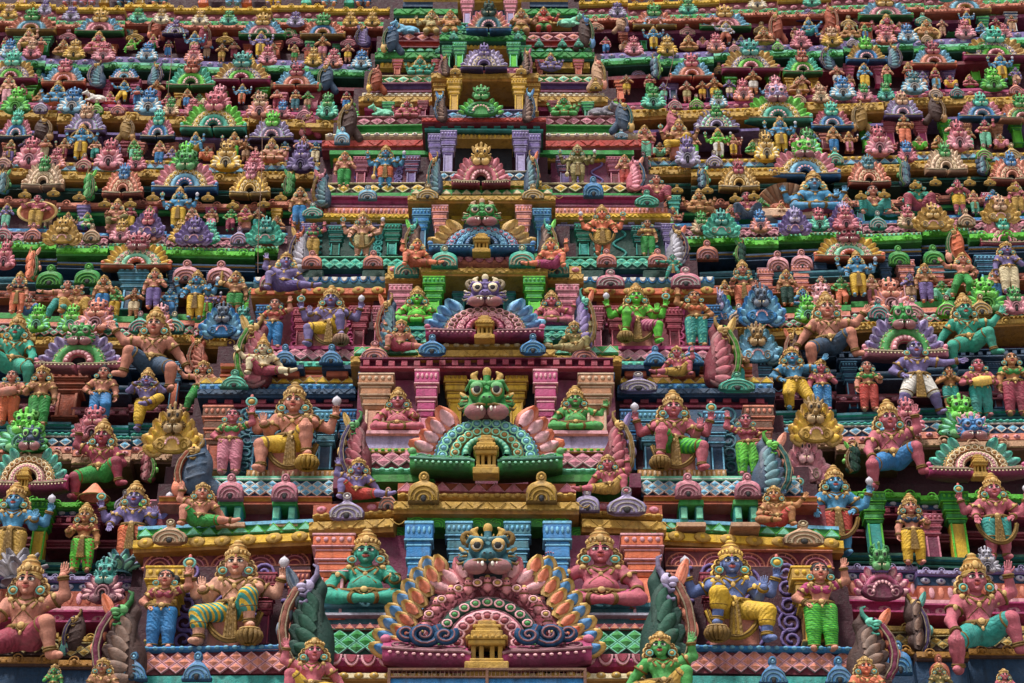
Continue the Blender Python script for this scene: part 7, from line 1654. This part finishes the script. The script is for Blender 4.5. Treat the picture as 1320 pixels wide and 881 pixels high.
o = place(shell(), 'hooded_couch', 1014, 276, 240, .3, dict(a='bronze', b='tan'), cat='couch'); note(o, 'WR4', 1022, 'brown ribbed shell-like couch behind a blue seated deity')

# ======== the gaps between the large figures hold small ones too
def fill(key, x0, x1, y, dl, h, ay, aw, seed):
    r_ = random.Random(seed)
    used = sorted(r[2] for r in REC if r[1] == key and r[0].name.startswith(('statue', 'cow')))
    x = x0 + 6
    while x < x1 - 6:
        if all(abs(x - u) > 15 for u in used):
            pre = r_.choice(('namaste', 'man', 'sit4', 'god', 'dwarf', 'woman2', 'crouch', 'hipman', 'namasit', 'drummer')); hh = h * (.62 if pre in ('sit4', 'dwarf', 'crouch', 'namasit') else .9)
            yy = y + dl * (x - x0) / (x1 - x0)
            fig(key, x, yy, yy - hh, pre, r_.choice(('flesh', 'tawny', 'rose', 'skinblue', 'peach', 'bronze', 'skingreen', 'skinpurple')), r_.choice(('yellow', 'coral', 'teal', 'mint', 'pink', 'crimson', 'blue', 'lime', 'cream', 'tan')), hi=0, top=r_.choice(('gold', 'crimson', 'teal')), off=D0[key[:2]])
            used.append(x); x += 20
        x += 5
    us = sorted(r[2] for r in REC if r[1] == key and r[0].name.startswith('mask_plaque'))
    x = x0 + 4
    while x < x1 - 4:
        if all(abs(x - u) > aw * 1.15 for u in us):
            yy = ay + dl * (x - x0) / (x1 - x0); c = r_.choice(('pink', 'skyblue', 'gold', 'turquoise', 'salmon', 'lilac', 'lime', 'rose', 'tan', 'teal'))
            if r_.random() < .45: ante(key, x, yy, yy - aw * .8, aw * .8, c, r_.choice(('cream', 'white', 'rosepink')), 2)
            else: mplate(key, x, yy, yy - aw * 1.0, aw, c, r_.choice((c, c, 'green', 'rose', 'gold', 'blue')))
            us.append(x); x += aw
        x += 4
D0 = dict(WL=.05, WR=.05)
for key, x0, x1, y, dl, h, ay, aw in (('WL7', 0, 480, 69, 10, 24, 80, 20), ('WL6', 0, 462, 131, 12, 27, 146, 24), ('WL5', 0, 422, 204, 6, 30, 220, 28), ('WL4', 0, 400, 293, 7, 34, 312, 30), ('WL3', 0, 335, 408, 3, 44, 430, 36),
    ('WR7', 775, 1320, 69, -28, 24, 79, 20), ('WR6', 790, 1320, 133, -23, 27, 147, 24), ('WR5', 825, 1320, 203, -12, 30, 220, 28), ('WR4', 862, 1320, 288, -14, 34, 306, 30), ('WR3', 905, 1320, 402, -17, 44, 424, 36)):
    fill(key, x0, x1, y, dl, h, ay, aw, key)
for key, x0, x1, y, dl, w in (('WL7', 0, 490, 46, 6, 20), ('WL6', 0, 410, 110, 8, 22), ('WL5', 0, 390, 180, 5, 26), ('WL4', 0, 385, 255, 3, 28), ('WR7', 790, 1320, 41, -20, 20), ('WR6', 815, 1320, 103, -20, 22), ('WR5', 840, 1320, 170, -12, 26), ('WR4', 880, 1320, 246, -14, 28)):
    r_ = random.Random(key + 'arches'); us = [(r[2], 46 if r[0].name.startswith('gable_arch') else 24) for r in REC if r[1] == key and r[0].name.startswith(('gable_arch', 'roof_gable'))]; x = x0 + 8
    while x < x1:
        if all(abs(x - u) > d_ * .5 + w * .45 for u, d_ in us):
            c = r_.choice(('rose', 'salmon', 'blue', 'turquoise', 'gold', 'lilac', 'green', 'tan', 'crimson')); yy = y + dl * (x - x0) / (x1 - x0)
            if r_.random() < .55: arc(key, x, yy, yy - w * .95, w * 1.15, r_.choice(('leafy', 'horseshoe', 'shells')), c, c, r_.choice(('mint', 'rosepink', 'skyblue', 'yellow', c)), c, r_.choice((c, 'green', 'rose', 'gold')), c, off=-.06)
            else: ante(key, x, yy, yy - w * .75, w * .85, c, r_.choice(('cream', 'rosepink', 'mint')), r_.choice((0, 2)), off=-.06)
            us.append((x, w))
        x += 4

for px0, y0, px1, y1, off_ in ((337, 152, 335, 352, .95), (220, 60, 219, 140, .95), (868, 62, 858, 128, .95)):
    a_, b__ = at(px0, y0, off_), at(px1, y1, off_); m = MB(); tube(m, [a_ + (b__ - a_) * t + np.array((.03 * math.sin(5 * t), -.12 * math.sin(math.pi * t), 0)) for t in np.linspace(0, 1, 12)], .006, 0, n=5)
    me = m.mesh('cable'); me.materials.append(P('brown', sculpt=False)); o = link('cable', me)
    o['label'] = {337: 'thin brown cable hanging down the left wing beside the stepped bays', 220: 'short brown cable hanging across the top rows of the left wing', 868: 'thin brown cable hanging across the top rows of the right wing'}[px0]; o['category'] = 'cable'

# labels: what it is, then where it is counted from the left among the like in its row
byrow = {}
for r in REC: byrow.setdefault((r[0].name.split('.')[0], r[1]), []).append(r)
ORD = ['first', 'second', 'third', 'fourth', 'fifth', 'sixth', 'seventh', 'eighth', 'ninth', 'tenth', 'eleventh', 'twelfth', 'thirteenth', 'fourteenth', 'fifteenth']
NOUN = dict(statue='statue', gable_arch='arch', mask_plaque='mask plaque', antefix='plaque', roof_gable_end='roof end', cow_statue='cow', lotus_finial='lotus', hooded_couch='couch')
for (nm, key), rs in byrow.items():
    rs.sort(key=lambda r: r[2])
    names = [r[3] for r in rs]
    for i, r in enumerate(rs):
        dup = names.count(r[3]) > 1
        if dup:
            same = [q for q in rs if q[3] == r[3]]; k = same.index(r)
            pos = ('left one' if k == 0 else 'right one') if len(same) == 2 else ORD[k] + ' from left'
            r[0]['label'] = f'{r[3]}, {pos}, {ROWS[key]}'
        else: r[0]['label'] = f'{r[3]}, {ROWS[key]}'
# ------------------------------------------------------------------ ground, sky and light
gm = bpy.data.materials.new('dusty_paving'); gm.use_nodes = True
n_ = gm.node_tree.nodes; l_ = gm.node_tree.links; b_ = n_['Principled BSDF']; t_ = n_.new('ShaderNodeTexNoise'); t_.inputs['Scale'].default_value = .6; r_ = n_.new('ShaderNodeValToRGB')
r_.color_ramp.elements[0].color = (.20, .18, .16, 1); r_.color_ramp.elements[1].color = (.32, .29, .26, 1); l_.new(t_.outputs['Fac'], r_.inputs[0]); l_.new(r_.outputs[0], b_.inputs['Base Color']); b_.inputs['Roughness'].default_value = .9
g = MB(); g.add([(-900, -900, 0), (900, -900, 0), (900, 900, 0), (-900, 900, 0)], [[0, 1, 2, 3]]); me = g.mesh('ground'); me.materials.append(gm)
go = link('ground', me); go['kind'] = 'structure'

w = bpy.data.worlds.new('World'); scene.world = w; w.use_nodes = True
N, Lk = w.node_tree.nodes, w.node_tree.links
sky = N.new('ShaderNodeTexSky'); sky.sky_type = 'NISHITA'; sky.sun_disc = False
SUN_EL, SUN_AZ = R(60), R(210)     # azimuth measured from +y towards +x
sky.sun_elevation = SUN_EL; sky.sun_rotation = SUN_AZ; sky.air_density = 1.0; sky.dust_density = 3.0; sky.ozone_density = 1.0
hs = N.new('ShaderNodeHueSaturation'); hs.inputs['Saturation'].default_value = .35
Lk.new(sky.outputs[0], hs.inputs['Color']); Lk.new(hs.outputs[0], N['Background'].inputs['Color']); N['Background'].inputs['Strength'].default_value = .10
sd = bpy.data.lights.new('sun', 'SUN'); sd.energy = 3.0; sd.angle = R(8); sd.color = (1, .96, .90)
so = bpy.data.objects.new('sun', sd); COL.objects.link(so)
d = Vector((math.sin(SUN_AZ) * math.cos(SUN_EL), math.cos(SUN_AZ) * math.cos(SUN_EL), math.sin(SUN_EL)))
so.rotation_euler = d.to_track_quat('Z', 'Y').to_euler(); so.location = d * 60
vs = scene.view_settings; vs.view_transform = 'Standard'; vs.look = 'None'; vs.exposure = 0.74; vs.gamma = 1; vs.use_curve_mapping = False
scene.cycles.max_bounces = 6; scene.cycles.diffuse_bounces = 3; scene.cycles.use_denoising = True
